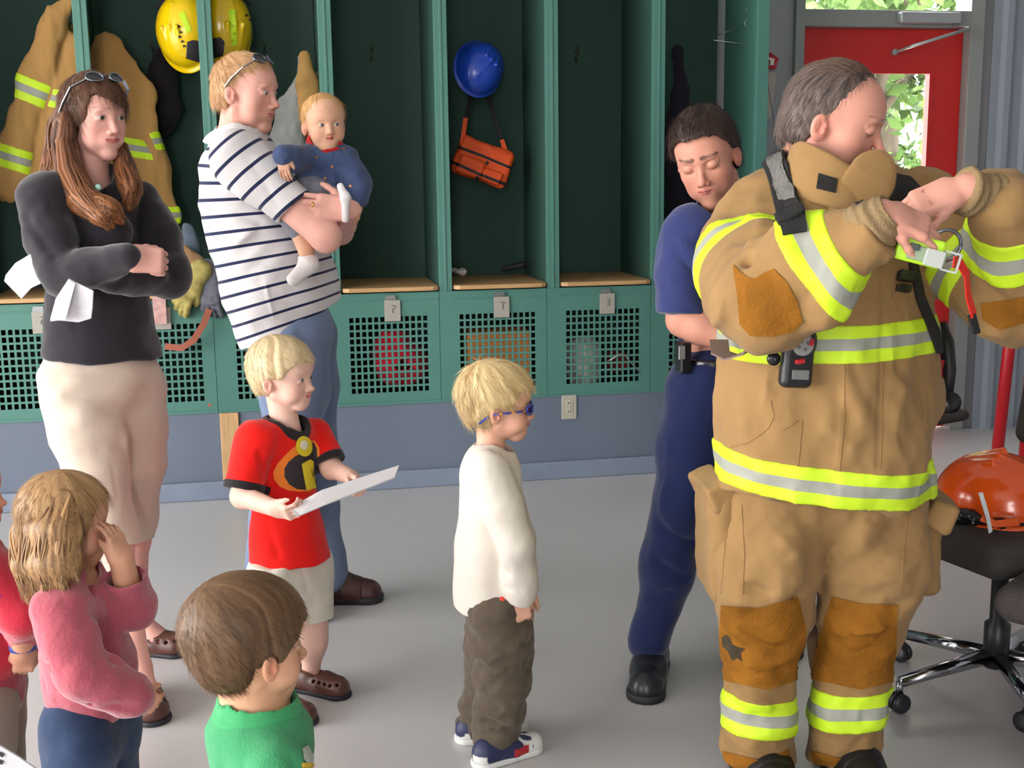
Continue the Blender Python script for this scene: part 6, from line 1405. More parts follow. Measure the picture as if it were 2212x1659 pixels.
patch('soot_stain', bp, [(1563, 1376), (1572, 1370), (1580, 1374), (1584, 1390), (1596, 1396), (1612, 1398), (1602, 1410), (1606, 1428), (1596, 1420), (1584, 1424), (1574, 1404), (1564, 1396)], D, mat('soot', (62, 50, 36), .95, var=.4, vscale=60), T, n=40, off=.0052)
for L_, i in ((LN, 0), (LF, 1)):
    ops = [('a', Cone(L_[k], L_[k + 1], RL[k], RL[k + 1]), .02) for k in (2, 3)] + [o for o in pt_ops if o[0] == 'd']; band('reflective_band', ops, np.array([L_[3][0], L_[3][1], .135 + .008 * i]), (.04 if i == 0 else -.04, .10, 1), .088, T, off=.004)
for c, hb, R_ in ((pw(1556, 1165, .02), (.038, .085, .135), rotz(.1)), (pw(1992, 1180, .02), (.038, .080, .105), rotz(-.1))):
    s = Shape(); s.add(Box(c, hb, R_, rad=.03), 0); s.disp(crumple(.010, 9, 171), .03); shape_obj('cargo_pocket', s, .0045, tan, T)
    s = Shape(); sg = 1 if c[0] > pw(1780, 1165)[0] else -1; s.add(Box(c + (sg * .018, -.004, hb[2] * .92), (.034, .088, .034), R_ @ roty(sg * .42), rad=.012), 0); s.disp(crumple(.008, 10, 173), .03); shape_obj('pocket_flap', s, .004, tan, T)
for pts in ([(1560, 1085), (1566, 1180), (1556, 1290)], [(1602, 1090), (1608, 1200), (1604, 1290)], [(1960, 1110), (1952, 1200), (1946, 1280)], [(1560, 1310), (1640, 1316), (1724, 1292)]): stitch('seam', pts, D, bp, T)
bt = mat('black_rubber_boot', (26, 24, 26), .45)
for a in (lN[2], lF[2]): g = a * [1, 1, 0]; shoe(g + (-.0, .10, 0), g + (.02, -.20, 0), .058, T, bt, sm, tall=1.25, name='boot')
# breathing-apparatus harness
H_ = fthing('air_pack_harness', pw(1700, 420, -.1), 'black air pack harness straps worn over the tan turnout coat', 'harness')
web = mat('black_webbing', (30, 29, 31), .8, bump=.3, bscale=300); pad = mat('grey_label', (112, 110, 108), .6, var=.25, vscale=120)
def strap(name, poly, m, T_, th, n=50, off=.004, bvh=bv):
    o = patch(name, bvh, poly, D, m, T_, n=n, off=off)
    if o: thick(o, th); 
    return o
strap('shoulder_pad', [(1654, 362), (1664, 346), (1698, 336), (1706, 350), (1718, 400), (1732, 440), (1740, 468), (1712, 484), (1684, 490), (1676, 460), (1664, 410)], web, H_, .016, off=.012)
strap('pad_label', [(1664, 356), (1698, 346), (1712, 400), (1728, 440), (1686, 446), (1672, 410)], pad, H_, .004, off=.022)
strap('strap', [(1686, 484), (1740, 462), (1744, 504), (1692, 512)], web, H_, .006, off=.008)
strap('strap', [(1960, 570), (1974, 566), (1990, 640), (2024, 720), (2030, 764), (2018, 762), (2004, 722), (1976, 650)], web, H_, .005, off=.007)
for q in ([(1936, 588), (1966, 592), (1962, 612), (1932, 608)], [(1934, 616), (1958, 620), (1954, 634), (1930, 628)]): strap('buckle', q, mat('black_plastic', (24, 24, 28), .3), H_, .010, n=16, off=.010)
strap('strap', [(1905, 392), (1930, 382), (1960, 392), (1990, 420), (1986, 452), (1950, 440), (1925, 436), (1902, 440)], web, H_, .006, off=.012)
b = MB(); c0 = pw(1800, 640, .28); b.lathe(pw(1790, 980, .27), [(0, -.02), (.05, -.01), (.085, .03), (.088, .06), (.088, .42), (.07, .47), (.03, .50), (0, .50)], (0, 0, 1), 28); b.build('air_cylinder', mat('grey_cylinder', (70, 72, 76), .4), H_, smooth=True, room=False)
b = MB(); b.tube([pw(2030, 700, .12), pw(2046, 740, .10), pw(2050, 800, .08), pw(2040, 880, .10)], .016, n=10); b.build('air_hose', mat('black_hose', (26, 26, 28), .5), H_, smooth=True, room=False)
b = MB(); b.lathe(pw(2040, 868, .08), [(0, -.03), (.024, -.03), (.028, 0), (.024, .03), (0, .03)], (.3, -1, .1), 18); b.build('gauge', mat('black_plastic', (24, 24, 28), .3), H_, smooth=True, room=False)
b = MB(); b.obox(pw(2036, 800, .09), (.012, .012, .026), rotz(.2)); b.build('valve', mat('valve_red', (170, 30, 36), .4), H_, room=False)
b = MB(); b.tube([pw(1553, 735, -.10), pw(1556, 762, -.16), pw(1580, 772, -.20), pw(1610, 762, -.22), pw(1636, 735, -.24)], .004, flat=(.020, .002)); b.build('waist_strap', mat('grey_brown_webbing', (120, 100, 94), .7), H_, smooth=False, room=False)
# alarm unit hanging on the coat
A_ = fthing('motion_alarm', pw(1716, 790, -.24), 'black handheld alarm unit with dial and red button clipped to the turnout coat', 'alarm unit')
hitd = bv.ray_cast(Vector((0, 0, HC)), Vector(nrm(ray(1716, 770))), 5); zc = np.array(hitd[0]) if hitd[0] else pw(1716, 770, -.22)
AR = rotz(.12) @ roty(.06); ac = zc + np.array((0, -.022, 0)); lp = lambda x, y, z: ac + AR @ np.array((x, y, z))
s = Shape(); s.add(Box(ac, (.034, .017, .062), AR, rad=.014), 0); s.add(Ell(lp(.002, .0, .035), (.037, .018, .030), AR), .01); shape_obj('unit_case', s, .002, mat('black_plastic2', (30, 29, 33), .35, bump=.1, bscale=400), A_)
s = Shape(); s.add(Cone(lp(.004, -.012, .030), lp(.004, -.022, .030), .024, .022, None), 0); s.keep(Half(lp(0, -.020, 0), AR @ np.array((0, -1, 0))), 0); shape_obj('dial', s, .0015, mat('dial_grey', (150, 150, 150), .4), A_)
for q in range(4): b = MB(); a = q * 1.57 + .5; b.lathe(lp(.004 + .010 * math.cos(a), -.0195, .030 + .010 * math.sin(a)), [(0, 0), (.0035, 0), (.003, .0025), (0, .0025)], AR @ np.array((0, -1, 0)), 10); b.build('dial_hole', mat('dial_dark', (96, 96, 98), .5), A_, smooth=False, room=False)
b = MB(); b.obox(lp(.020, -.021, .036), (.004, .002, .007), AR @ roty(.3)); b.build('dial_mark', mat('button_red', (190, 36, 44), .35), A_, room=False)
b = MB(); b.obox(lp(.0, -.019, -.004), (.010, .004, .005), AR @ roty(-.15)); b.build('red_button', mat('button_red', (190, 36, 44), .35), A_, bevel=.002, room=False)
b = MB(); b.obox(lp(.004, -.018, -.032), (.018, .0015, .010), AR); b.build('display', mat('lcd', (118, 122, 120), .25), A_, bevel=.001, room=False)
b = MB(); b.lathe(lp(-.052, -.004, -.002), [(0, 0), (.014, 0), (.014, .006), (.004, .008), (0, .008)], AR @ np.array((0, -1, 0)), 18); b.tube([lp(-.05, -.008, .008), lp(-.042, -.01, .03), lp(-.03, -.008, .052)], .0022, n=6); b.build('pull_cord', mat('black_plastic', (24, 24, 28), .3), A_, smooth=True, room=False)
b = MB(); b.lathe(lp(-.052, -.0125, -.002), [(0, 0), (.003, 0), (.003, .001), (0, .001)], AR @ np.array((0, -1, 0)), 10); b.build('cord_pin', mat('steel', (150, 156, 166), .25, metal=1), A_, room=False)
# bright buckle light with a red tail
G_ = fthing('safety_light', pw(1985, 540, -.36), 'lime clip light with clear buckle and red strap held at the firefighter chest', 'clip light')
LR = rotz(-.12) @ roty(.26); lc = pw(1986, 540, -.40); lq = lambda x, y, z: lc + LR @ np.array((x, y, z))
lime = mat('lime_plastic', (188, 240, 48), .4); clear = mat('clear_plastic', (190, 196, 192), .15, coat=.6)
b = MB(); b.obox(lc, (.043, .013, .026), LR); b.build('light_case', lime, G_, bevel=.006, room=False)
b = MB(); b.obox(lq(.012, -.016, -.006), (.036, .004, .014), LR); b.build('buckle_bar', mat('grey_clear', (150, 168, 140), .2, coat=.5), G_, bevel=.003, room=False)
b = MB(); b.obox(lq(.026, -.021, -.008), (.018, .004, .016), LR); b.build('buckle_face', clear, G_, bevel=.002, room=False)
b = MB(); b.obox(lq(-.014, -.021, .004), (.009, .003, .006), LR); b.build('switch', mat('dark_grey', (66, 72, 70), .4), G_, bevel=.002, room=False)
b = MB(); 
for (x, z, w, h_) in ((.058, .010, .015, .002), (.058, -.024, .015, .002), (.072, -.007, .002, .018)): b.obox(lq(x, -.014, z), (w, .004, h_), LR)
b.build('buckle_loop', clear, G_, bevel=.001, room=False)
b = MB(); b.tube([lq(.062, -.015, -.006), pw(2072, 566, -.38), pw(2088, 592, -.37), pw(2092, 640, -.35), pw(2104, 682, -.34)], .004, flat=(.011, .0012), up=(.3, -1, 0)); b.build('red_strap', mat('red_ribbon', (236, 36, 24), .6), G_, smooth=False, room=False)
b = MB(); b.obox(pw(2104, 700, -.34), (.008, .004, .020), roty(-.3)); b.build('strap_clip', mat('black_plastic', (24, 24, 28), .3), G_, bevel=.002, room=False)
b = MB(); c = pw(2042, 530, -.33); pts = [c + .030 * np.array((math.cos(a), -.2 * math.sin(a), math.sin(a))) for a in np.linspace(0, 6.283, 25)]; b.tube(pts, .004, n=8); b.build('snap_hook', mat('steel', (150, 156, 166), .25, metal=1), G_, smooth=True, room=False)
# ------------------------------------------------------------------ things in the lockers, at the door and on the chairs
def pl(x, y, Y): return ROT.T @ PR(x, y, Y)           # facing-frame point on a plane parallel to the wall
def pr(x, y, Y): return PR(x, y, Y)
tanw = mat('turnout_cloth_old', (176, 136, 82), .85, bump=.16, bscale=500, var=.08, vscale=5, sheen=.1, spec=.2)
def hung(label, name, cat, segs, m, bands=(), YP=5.62, vox=.006, amp=.02, group=None, sq=.45):
    """cloth hanging in a locker: flattened bodies given by photo pixels (x, y, radius px) on the plane y = YP of the room"""
    s = Shape(); nY = ROT.T @ np.array((0, 1, 0)); k_ = scale_at(pl(300, 300, YP))
    for sg in segs:
        for a, b in zip(sg, sg[1:]): s.add(Cone(pl(a[0], a[1], YP + (a[3] if len(a) > 3 else 0)), pl(b[0], b[1], YP + (b[3] if len(b) > 3 else 0)), a[2] * k_, b[2] * k_, nY, sq), .03)
    s.disp(crumple(amp, 7, len(label), (1.6, 1.6, .5)), .05); s.disp(crumple(amp * .8, 5, len(label) + 3, (1.8, 1.8, .30), o=1, ridged=True), .06); s.disp(crumple(amp * .4, 18, 9, (1, 1, .5)), .04); ops = list(s.ops)
    v, q = s.mesh(vox); o = fmk(name, v, q, m); tag(o, label, cat, group)
    for (x, y, dx, dy, w, i) in bands:
        p = pl(x, y, YP - .1); p2 = pl(x + dx, y + dy, YP - .1); n = nrm(p2 - p); r = Shape(); r.ops = [('a', c[1], c[2]) for c in [('a', Cone(pl(a[0], a[1], YP + (a[3] if len(a) > 3 else 0)), pl(b[0], b[1], YP + (b[3] if len(b) > 3 else 0)), a[2] * k_, b[2] * k_, nY, sq), .03) for a, b in zip(segs[i], segs[i][1:])]] + [z for z in ops if z[0] == 'd']
        r.disp(lambda z: -.004 * np.ones(len(z)), .03); r.keep(Half(p, -n), .001); r.keep(Half(p + n * w, n), .001); v, q = r.mesh(.005)
        if len(v): fmk('reflective_band', v, q, band_mat(), o, t=((v - p) @ n) / w)
    return o
hung('tan turnout coat hanging from the top of the farthest green locker', 'turnout_coat', 'coat', [[(152, 60, 14, .08), (140, 200, 36, .08), (132, 330, 56, .08)], [(150, -10, 12), (110, 70, 26), (72, 180, 31), (44, 300, 32), (20, 400, 34)], [(158, 90, 16, .02), (146, 200, 36, .02), (132, 300, 52, .02), (125, 420, 60, .02)]], tanw,
     [(58, 222, 8, -22, .105, 1), (20, 368, 6, -22, .100, 1), (112, 232, 3, -20, .085, 2), (70, 362, 0, -20, .080, 0)])
hung('tan turnout coat hanging from the hook right behind the long-haired woman', 'turnout_coat', 'coat', [[(226, 92, 12), (226, 130, 30), (240, 230, 62), (256, 360, 80), (262, 430, 78)], [(250, 150, 22), (290, 260, 40), (322, 360, 40), (350, 480, 30)], [(232, 86, 8), (270, 140, 16), (320, 205, 20)], [(222, 90, 7), (196, 130, 12), (180, 150, 8)]], tanw,
     [(312, 330, -5, -20, .085, 1), (352, 485, -1, -20, .078, 1), (270, 338, 2, -20, .085, 0)], YP=5.66)
hung('dark cap and jacket hanging deep in the locker beside the yellow helmets', 'dark_jacket', 'jacket', [[(352, 120, 18), (348, 170, 34), (352, 230, 36), (350, 260, 24)]], cloth('black_wool', (26, 22, 26)), YP=5.74)
hung('grey and tan turnout liner hanging beside the head of the man in stripes', 'coat_liner', 'liner', [[(655, 128, 12), (662, 190, 26), (672, 240, 34)], [(650, 180, 12), (628, 240, 34), (612, 320, 36), (606, 400, 40)]], mat('liner_cloth', (150, 152, 150), .9, bump=.3, bscale=140, var=.2, vscale=7), YP=5.60)
hung('tan collar lining of the grey liner', 'collar_lining', 'lining', [[(658, 122, 12), (664, 180, 22), (674, 250, 26)]], mat('tan_lining', (160, 124, 70), .9, var=.25, vscale=14), YP=5.555, amp=.008)
hung('dark uniform jackets hanging in the locker behind the man in navy', 'dark_jacket', 'jacket', [[(1462, 110, 7), (1470, 200, 12), (1478, 300, 30), (1486, 420, 44), (1486, 540, 50)]], cloth('dark_serge', (36, 32, 44), var=.3, vscale=9), YP=5.70)
hung('grey jeans stuffed beside the tan coat sleeve', 'jeans', 'jeans', [[(402, 490, 10), (408, 540, 22), (420, 600, 28)]], cloth('grey_denim', (86, 98, 112), var=.2), YP=5.50)
hung('faded tan bag strap and cloth lying on the bench under the jeans', 'cloth_bundle', 'cloth', [[(395, 540, 12), (420, 570, 22), (425, 600, 26)]], cloth('brown_canvas', (150, 116, 84), var=.3), YP=5.44)
# work gloves clipped to the bench front
def glove(x, y, ang, col, label, YP=5.31):
    s = Shape(); w = pl(x, y, YP); d = nrm(np.array((math.sin(ang), -.15, -math.cos(ang)))); hand(s, w, d, (.1, -1, .1), (1, 0, 0), .17, curl=(.3, .35, .4, .5), spread=.18, k=.012); s.add(Cone(w - d * .06, w + d * .02, .044, .036, (0, 1, 0), .6), .02); s.disp(lambda p: -.005 * np.ones(len(p)), .03); s.disp(crumple(.005, 20, int(x)), .03)
    v, q = s.mesh(.0042); o = fmk('work_glove', v, q, mat('glove_%d' % col[0], col, .9, var=.3, vscale=30, bump=.2)); tag(o, label, 'glove', 'work gloves hanging by the bench')
glove(418, 610, -.55, (158, 146, 84), 'olive work glove hanging lower by the bench next to the man in stripes')
glove(452, 612, .05, (98, 100, 112), 'grey work glove with yellow trim hanging closest to the striped polo shirt', 5.33)
b = MB(); b.tube([pr(452, 668, 5.30), pr(440, 700, 5.29), pr(418, 735, 5.285), pr(392, 752, 5.29), pr(356, 748, 5.30)], .004, flat=(.014, .002), up=(0, -1, 0)); o = b.build('red_strap', [mat('faded_red_strap', (150, 84, 66), .8)], None); tag(o, 'faded red strap looping below the work gloves', 'strap')
b = MB(); b.box(*[f for f in (pr(330, 640, 5.34)[0], pr(358, 640, 5.34)[0])], 5.318, 5.326, pr(340, 700, 5.32)[2], pr(340, 640, 5.32)[2]); o = b.build('id_card', mat('card_red_white', (190, 150, 146), .5, var=.3, vscale=40)); tag(o, 'small red and white card hanging at the bench beside the dark sweater', 'card')
# yellow helmets
def helmet(c, ax, up, r, m, label, name='helmet', stripe=True, group=None, brim=1.16, text=None):
    """dome pointing along ax; crest along up"""
    ax = nrm(ax); up = nrm(np.asarray(up, float) - ax * np.dot(up, ax)); sd = np.cross(ax, up); R = np.stack([up, sd, ax], 1)
    s = Shape(); s.add(Ell(c, (r * 1.15, r * .95, r * .95), R), 0); s.cut(Ell(c - ax * r * .08, (r * 1.08, r * .88, r * .88), R), 0); s.keep(Half(c + ax * r * .02, -ax), 0)
    s.add(Ell(c + ax * r * .02, (r * 1.32 * brim / 1.16, r * 1.08 * brim / 1.16, r * .10), R), r * .06); s.cut(Ell(c - ax * r * .05, (r * 1.06, r * .86, r * .5), R), .003)
    for o in (-.33, 0, .33): s.add(Cone(c + ax * r * .90 - up * r * .65 + sd * o * r * .6 - ax * r * .22, c + ax * r * .96 + sd * o * r * .8, r * .05, r * .06), r * .08)
    s.add(Cone(c + ax * r * .96, c + ax * r * .72 + up * r * .72, r * .06, r * .05), r * .08)
    v, q = s.mesh(.0034); T_ = thing(name, to_room(c), label, 'helmet', group); fmk('helmet_shell', v, q, m, T_)
    return T_, R
yel = mat('helmet_yellow', (232, 196, 10), .22, coat=.5, var=.06, vscale=10); lime_t = mat('lime_tape', (190, 224, 30), .5); blk_p = mat('black_plastic', (24, 24, 28), .3)
nY = ROT.T @ np.array((0, -1, 0)); xr = ROT.T @ np.array((1, 0, 0))
for (px_, py_, sg, lbl) in ((404, 66, -1, 'yellow fire helmet hanging in the locker over the tan coat'), (478, 58, 1, 'yellow fire helmet hanging behind the head of the man in stripes')):
    c = pl(px_, py_, 5.58); T_, R = helmet(c, nY * .8 + np.array((0, 0, .0)) + xr * .45 * sg, (0, 0, 1), .140, yel, lbl, group='yellow helmets in the lockers')
    sh = [o for o in T_.children if o.name.startswith('helmet_shell')][0]; bh = bvh_of(sh)
    tp = [(386, 30), (398, 24), (414, 66), (403, 72)] if sg < 0 else [(493, 20), (508, 20), (513, 98), (500, 100)]
    patch('reflective_tape', bh, tp, 5.6, lime_t, T_, n=20, off=.002)
    sp = [(404, 90), (416, 86), (440, 90), (440, 132), (428, 132), (402, 124)] if sg < 0 else [(446, 84), (476, 80), (485, 90), (482, 118), (458, 124), (446, 122)]
    thick(patch('front_shield', bh, sp, 5.6, mat('dark_shield', (48, 44, 50), .4), T_, n=24, off=.006), .004)
    ik = mat('ink_black', (30, 28, 20), .7)
    for q_, (tx, ty) in enumerate([(384, 54), (388, 66), (386, 76), (392, 86), (396, 96)] if sg < 0 else [(530, 30), (538, 40), (500, 52), (504, 70), (500, 84)]):
        patch('name_mark', bh, [(tx, ty), (tx + 7, ty + 3), (tx + 6, ty + 6), (tx + 3, ty + 4), (tx + 2, ty + 7), (tx - 1, ty + 5)], 5.6, ik, T_, n=8, off=.002)
    b = MB(); b.tube([c + R @ np.array((.10, -.13 * sg, .03)), c + R @ np.array((.16, -.02 * sg, .06)), c + R @ np.array((.19, .02 * sg, .02))], .003, flat=(.008, .001), up=R[:, 2]); b.build('chin_strap', web if 'web' in globals() else blk_p, T_, room=False)
c = pl(1032, 150, 5.62); T_, R = helmet(c, nY * .85 + xr * .42 + np.array((0, 0, .30)), np.array((0, 0, -1)) - xr, .122, mat('helmet_blue', (30, 72, 190), .3, coat=.4), 'blue hard hat hanging above the orange bag', name='hard_hat', brim=1.12)
# orange bag on its black strap
Bg = thing('shoulder_bag', pr(1040, 420, 5.6), 'orange shoulder bag with black zips hanging from the hook under the blue hard hat', 'bag')
bo_ = mat('orange_nylon', (226, 84, 30), .7, bump=.2, bscale=60, var=.06)
s = Shape(); c = pl(1043, 350, 5.62); BR = ROT.T @ roty(.36); s.add(Box(c, (.138, .05, .090), BR, rad=.03), 0); s.add(Box(c + BR @ np.array((-.055, -.045, -.045)), (.06, .03, .040), BR, rad=.015), .006); s.add(Box(c + BR @ np.array((.055, -.045, -.052)), (.045, .025, .030), BR, rad=.012), .006)
s.disp(crumple(.006, 14, 7), .03); v, q = s.mesh(.004); bg0 = fmk('bag_body', v, q, bo_, Bg); bvb = bvh_of(bg0)
for q in ([(985, 313), (1045, 335), (1108, 362), (1108, 368), (1045, 341), (984, 319)], [(974, 345), (1035, 373), (1100, 398), (1098, 404), (1034, 379), (974, 352)]): patch('zip', bvb, q, 5.6, mat('black_zip', (24, 22, 24), .6), Bg, n=70, off=.003)
for q in ((1052, 352), (1031, 384)): patch('zip_pull', bvb, ellp(q[0], q[1], 4, 5, n=8), 5.6, mat('black_zip', (24, 22, 24), .6), Bg, n=8, off=.004)
b = MB(); b.tube([pr(1003, 300, 5.60), pr(1008, 250, 5.62), pr(1018, 200, 5.68), pr(1034, 130, 5.84), pr(1048, 190, 5.68), pr(1070, 260, 5.62), pr(1085, 305, 5.60)], .004, flat=(.011, .0015), up=(0, -1, 0)); b.build('strap', mat('black_webbing', (30, 29, 31), .8), Bg)
for q in ([(998, 310), (1006, 255)], [(1098, 345), (1084, 302)]): b = MB(); b.tube([pr(q[0][0], q[0][1], 5.585), pr(q[1][0], q[1][1], 5.60)], .004, flat=(.010, .002), up=(0, -1, 0)); b.build('strap_tab', bo_, Bg)
# things on the benches
s = Shape(); c = pl(992, 586, 5.50); s.add(Ell(c, (.030, .03, .014), ROT.T @ roty(.25)), 0); s.add(Ell(c + (-.03, 0, .006), (.02, .025, .012)), .008); s.disp(crumple(.008, 30, 2), .02); v, q = s.mesh(.003); o = fmk('crumpled_cloth', v, q, mat('black_white_cloth', (168, 164, 160), .8, var=.8, vscale=30)); tag(o, 'small black and white cloth on the bench under the orange bag', 'cloth')
s = Shape(); a = pl(1088, 581, 5.70); a2 = pl(1128, 572, 5.70); s.add(Cone(a, a2, .012, .016), 0); s.add(Ell(a2, (.02, .02, .015)), .01); v, q = s.mesh(.003); o = fmk('flashlight', v, q, mat('black_rubber', (26, 26, 34), .6)); tag(o, 'small black flashlight lying at the back of the bench below the bag', 'flashlight')
# wire hangers
def hanger(c, w, tilt, label, YP, inside=False):
    c = np.array(c); R = roty(tilt); q = lambda x, z: c + R @ np.array((x * w, 0, z * w))
    b = MB(); b.tube([q(0, .36), q(.04, .42), q(.1, .40), q(.11, .32), q(.02, .22), q(0, .14), q(.5, -.12), q(.48, -.16), q(-.48, -.16), q(-.5, -.12), q(0, .14)], .0022, n=6); o = b.build('wire_hanger', mat('steel_wire', (170, 172, 172), .35, metal=.9), smooth=True); tag(o, label, 'hanger')
hanger(pr(1606, 72, 5.60), .30, .10, 'wire hanger hanging empty in the last locker by the red door', 5.6)
# stored behind the perforated doors (inside the cabinets)
def stored(name, label, cat, c, r, m, seed, R=None, box=False):
    s = Shape()
    if box: s.add(Box(c, r, ROT.T if R is None else R, rad=.008), 0)
    else: s.add(Ell(c, r, R), 0); s.disp(crumple(.03, 9, seed), .06)
    v, q = s.mesh(.006); o = fmk(name, v, q, m); tag(o, label, cat)
stored('red_cloth', 'red cloth stuffed behind the perforated door next to the jeans', 'cloth', pl(858, 772, 5.475) , (.125, .09, .125), cloth('bright_red_cloth', (206, 30, 52)), 3)
s_c = pl(1072, 768, 5.462); stored('cardboard_box', 'orange brown cardboard box behind the perforated door below the orange bag', 'box', s_c, (.150, .09, .125), mat('cardboard', (206, 128, 62), .9, var=.05), 1, box=True)
stored('grey_cloth', 'pale grey cloth behind the perforated door nearest the outlet', 'cloth', pl(1262, 780, 5.45), (.075, .08, .125), cloth('pale_grey_cloth', (170, 166, 158), var=.3), 5)
stored('dark_red_cloth', 'dark red cloth behind the grey cloth in the cabinet above the outlet', 'cloth', pl(1330, 780, 5.50), (.07, .06, .07), cloth('dark_red_cloth', (120, 24, 30)), 6)
b = MB(); b.tube([pr(1290, 790, 5.42), pr(1322, 776, 5.345), pr(1338, 765, 5.335), pr(1352, 768, 5.335), pr(1356, 776, 5.335), pr(1384, 806, 5.335)], .0028, n=7); o = b.build('wire_hook', mat('steel_wire', (170, 172, 172), .35, metal=.9), smooth=True); tag(o, 'bent wire hook poking out of the perforated door above the outlet', 'hook')
# red fitting and paper at the end of the row
b = MB(); c = pr(1662, 134, 5.86); b.lathe(c, [(0, 0), (.045, 0), (.045, .02), (.03, .03), (0, .03)], (0, -1, 0), 5); b.obox(c + (0, -.034, -.002), (.010, .003, .016), rotz(0), 1); b.obox(c + (-.005, -.036, .010), (.016, .003, .005), roty(.3), 1); o = b.build('red_sign', [mat('sign_red', (170, 22, 32), .4), mat('sign_white', (220, 220, 216), .5)]); tag(o, 'small dark red wall fitting with a white mark between the lockers and the red door', 'sign')
b = MB(); c = pr(1660, 205, 5.88); b.obox(c, (.028, .003, .115), roty(.10)); o = b.build('hanging_paper', mat('beige_paper', (176, 166, 158), .8)); tag(o, 'narrow beige paper hanging under the small red wall fitting', 'paper')
b = MB(); b.tube([pr(1655, 160, 5.87), pr(1672, 260, 5.86), pr(1678, 360, 5.87), pr(1668, 440, 5.86)], .0015, n=5); o = b.build('cord', mat('dark_cord', (80, 80, 82), .8), smooth=True); tag(o, 'thin cord dangling beside the beige paper on the grey wall', 'cord')
# red stand legs at the sheeting
Rs = thing('red_stand', (4.0, 5.2, 0), 'red tubular stand leaning by the grey corrugated sheeting', 'stand')
rp = mat('red_pipe', (190, 20, 34), .35)
for q in ([(2190, 660), (2158, 945)], [(2236, 660), (2214, 980)]):
    a = P(q[0][0], q[0][1], 4.75); c_ = P(q[1][0], q[1][1], 4.75); dd = (c_ - a) / (a[2] - c_[2]); g = a + dd * a[2]; g[2] = 0; top = a - dd * .5; b = MB(); b.tube([top, g], .024, n=16); b.build('pipe', rp, Rs, smooth=True, room=False)
b = MB(); b.tube([P(2190, 660, 4.75) , P(2222, 662, 4.75)], .02, n=12); b.build('crossbar', rp, Rs, smooth=True, room=False)
# office chairs --------------------------------------------------------
uph = mat('charcoal_upholstery', (62, 56, 54), .95, bump=.4, bscale=200, var=.12, vscale=40); chrome = mat('chrome', (190, 190, 196), .12, metal=1.0); plast = mat('chair_plastic', (36, 36, 40), .4)
def chair(cpos, yaw, label, seat_z=.49, back=True, arm=True, ph=2.18):
    c = np.array(cpos, float); T_ = fthing('office_chair', c, label, 'chair', 'office chairs beside the firefighter'); R = rotz(yaw); q = lambda x, y, z: c + R @ np.array((x, y, z))
    s = Shape(); s.add(Box(q(-.01, 0, seat_z), (.29, .27, .045), R, rad=.042), 0); s.disp(lambda p: -.008 * np.cos(np.clip(np.linalg.norm((p - c)[:, :2], axis=1) / .27, 0, 1) * 1.57), .05); shape_obj('seat', s, .006, uph, T_)
    b = MB(); b.obox(q(0, 0, seat_z - .055), (.13, .12, .012), R); b.build('seat_plate', plast, T_, room=False)
    if back:
        s = Shape(); s.add(Box(q(.30, 0, seat_z + .34), (.035, .22, .19), R @ roty(.16), rad=.034), 0); shape_obj('backrest', s, .006, uph, T_)
        b = MB(); b.tube([q(.12, 0, seat_z - .05), q(.30, 0, seat_z - .04), q(.32, 0, seat_z + .12), q(.31, 0, seat_z + .3)], .004, flat=(.03, .005), up=R @ np.array((1, 0, 0))); b.build('back_bracket', plast, T_, room=False)
    if arm:
        for sd in (-1, 1):
            s = Shape(); s.add(Cone(q(-.16, sd * .30, seat_z + .22), q(.12, sd * .30, seat_z + .23), .030, .030, (0, 0, 1), .6), 0); shape_obj('armrest', s, .005, uph, T_)
            b = MB(); b.tube([q(-.05, sd * .30, seat_z + .20), q(-.04, sd * .31, seat_z + .05), q(-.02, sd * .22, seat_z - .05)], .014, n=10); b.build('arm_support', plast, T_, smooth=True, room=False)
    b = MB(); b.lathe(q(0, 0, .09), [(.034, 0), (.034, .12), (.022, .13), (.022, seat_z - .15)], (0, 0, 1), 18); b.build('gas_column', plast, T_, smooth=True, room=False)
    for k in range(5):
        a = k * 2 * math.pi / 5 + ph - yaw; e = q(.30 * math.cos(a), .30 * math.sin(a), .085); b = MB(); b.tube([q(.02 * math.cos(a), .02 * math.sin(a), .12), e], [.022, .015], n=10); b.build('base_leg', chrome, T_, smooth=True, room=False)
        b = MB(); b.tube([e, e + (0, 0, -.03)], .010, n=8); b.build('caster_stem', chrome, T_, smooth=True, room=False)
        b = MB(); n_ = R @ np.array((-math.sin(a), math.cos(a), 0)); cc = e * [1, 1, 0] + (0, 0, .027)
        for sd in (-1, 1): b.lathe(cc + n_ * sd * .012, [(0, -.009), (.022, -.009), (.027, -.003), (.027, .003), (.022, .009), (0, .009)], n_, 16)
        b.build('caster', plast, T_, smooth=True, room=False)
    return T_
cc = P(2150, 1430, 3.05); cc[2] = 0
chair(cc, .42, 'charcoal office chair carrying the orange helmet')
c2 = P(2470, 1640, 2.60); c2[2] = 0; chair(c2, 2.4, 'charcoal office chair cut off by the picture edge in front of the other', seat_z=.44, back=False)
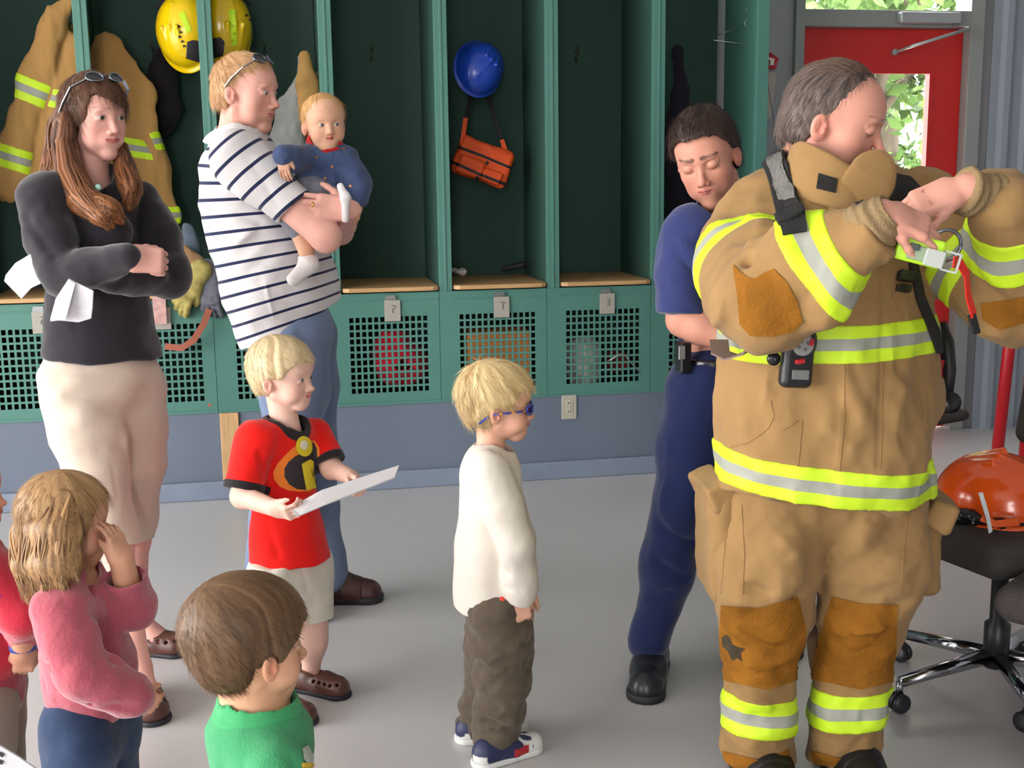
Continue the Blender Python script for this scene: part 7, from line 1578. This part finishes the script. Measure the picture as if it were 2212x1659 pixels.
# orange helmet with goggles on the seat
sz = .49 + .045
hc_ = P(2156, 1050, 2.98); T_, R = helmet(np.array((hc_[0], hc_[1], sz + .035)), (-.12, -.20, .95), (.7, -.7, .2), .138, mat('helmet_orange', (244, 92, 24), .2, coat=.7), 'orange fire helmet with black goggles lying on the office chair', name='fire_helmet')
b = MB(); c = np.array((hc_[0], hc_[1], sz + .035)); b.tube([c + R @ np.array((.155 * math.cos(a), .128 * math.sin(a), .012)) for a in np.linspace(-1.9, 1.9, 24)], .004, flat=(.011, .003), up=R[:, 2]); b.build('goggle_band', mat('black_rubber', (26, 26, 34), .6), T_, room=False)
b = MB(); b.tube([c + R @ np.array((.148 * math.cos(a), .122 * math.sin(a), .034)) for a in np.linspace(-.2, .9, 12)], .003, flat=(.009, .001), up=R[:, 2]); b.build('lime_tape', lime_t, T_, room=False)
s = Shape(); g0 = P(2062, 1100, 2.90); g0[2] = sz + .02; s.add(Cone(g0 + (-.03, .02, .0), g0 + (.04, -.02, .0), .016, .020), 0); s.add(Cone(g0 + (.04, -.02, 0), g0 + (.10, -.05, .0), .020, .014), .01); s.disp(crumple(.008, 30, 3), .02); shape_obj('goggles', s, .003, blk_p, T_)
b = MB(); b.tube([P(2120, 1118, 2.80), P(2150, 1132, 2.78), P(2200, 1128, 2.80)], .003, flat=(.009, .0015), up=(0, -1, .3)); b.build('chin_strap', mat('orange_strap', (226, 90, 30), .6), T_, room=False)
b = MB(); b.tube([P(2118, 1064, 2.78), P(2126, 1090, 2.765), P(2134, 1118, 2.77), P(2140, 1150, 2.78)], .003, flat=(.006, .0008), up=(.3, -1, .3)); b.build('white_tag', mat('white_tag', (226, 234, 238), .4), T_, room=False)
# printed sheet at the lower corner
Pp = fthing('printed_sheet', P(20, 1650, 1.4), 'white printed sheet poking into the lower corner in front of the khaki trousers', 'sheet')
sheet('page', [(-60, 1580), (0, 1610), (40, 1634), (90, 1668), (90, 1760), (-60, 1760)], [1.42] * 6, Pp, pp, .003)
for q in ([(0, 1624), (10, 1629), (6, 1636), (-6, 1630)], [(-4, 1640), (8, 1645), (4, 1652), (-8, 1646)]): sheet('print_mark', q, [1.417] * 4, Pp, mat('ink', (40, 40, 44), .7), .001)
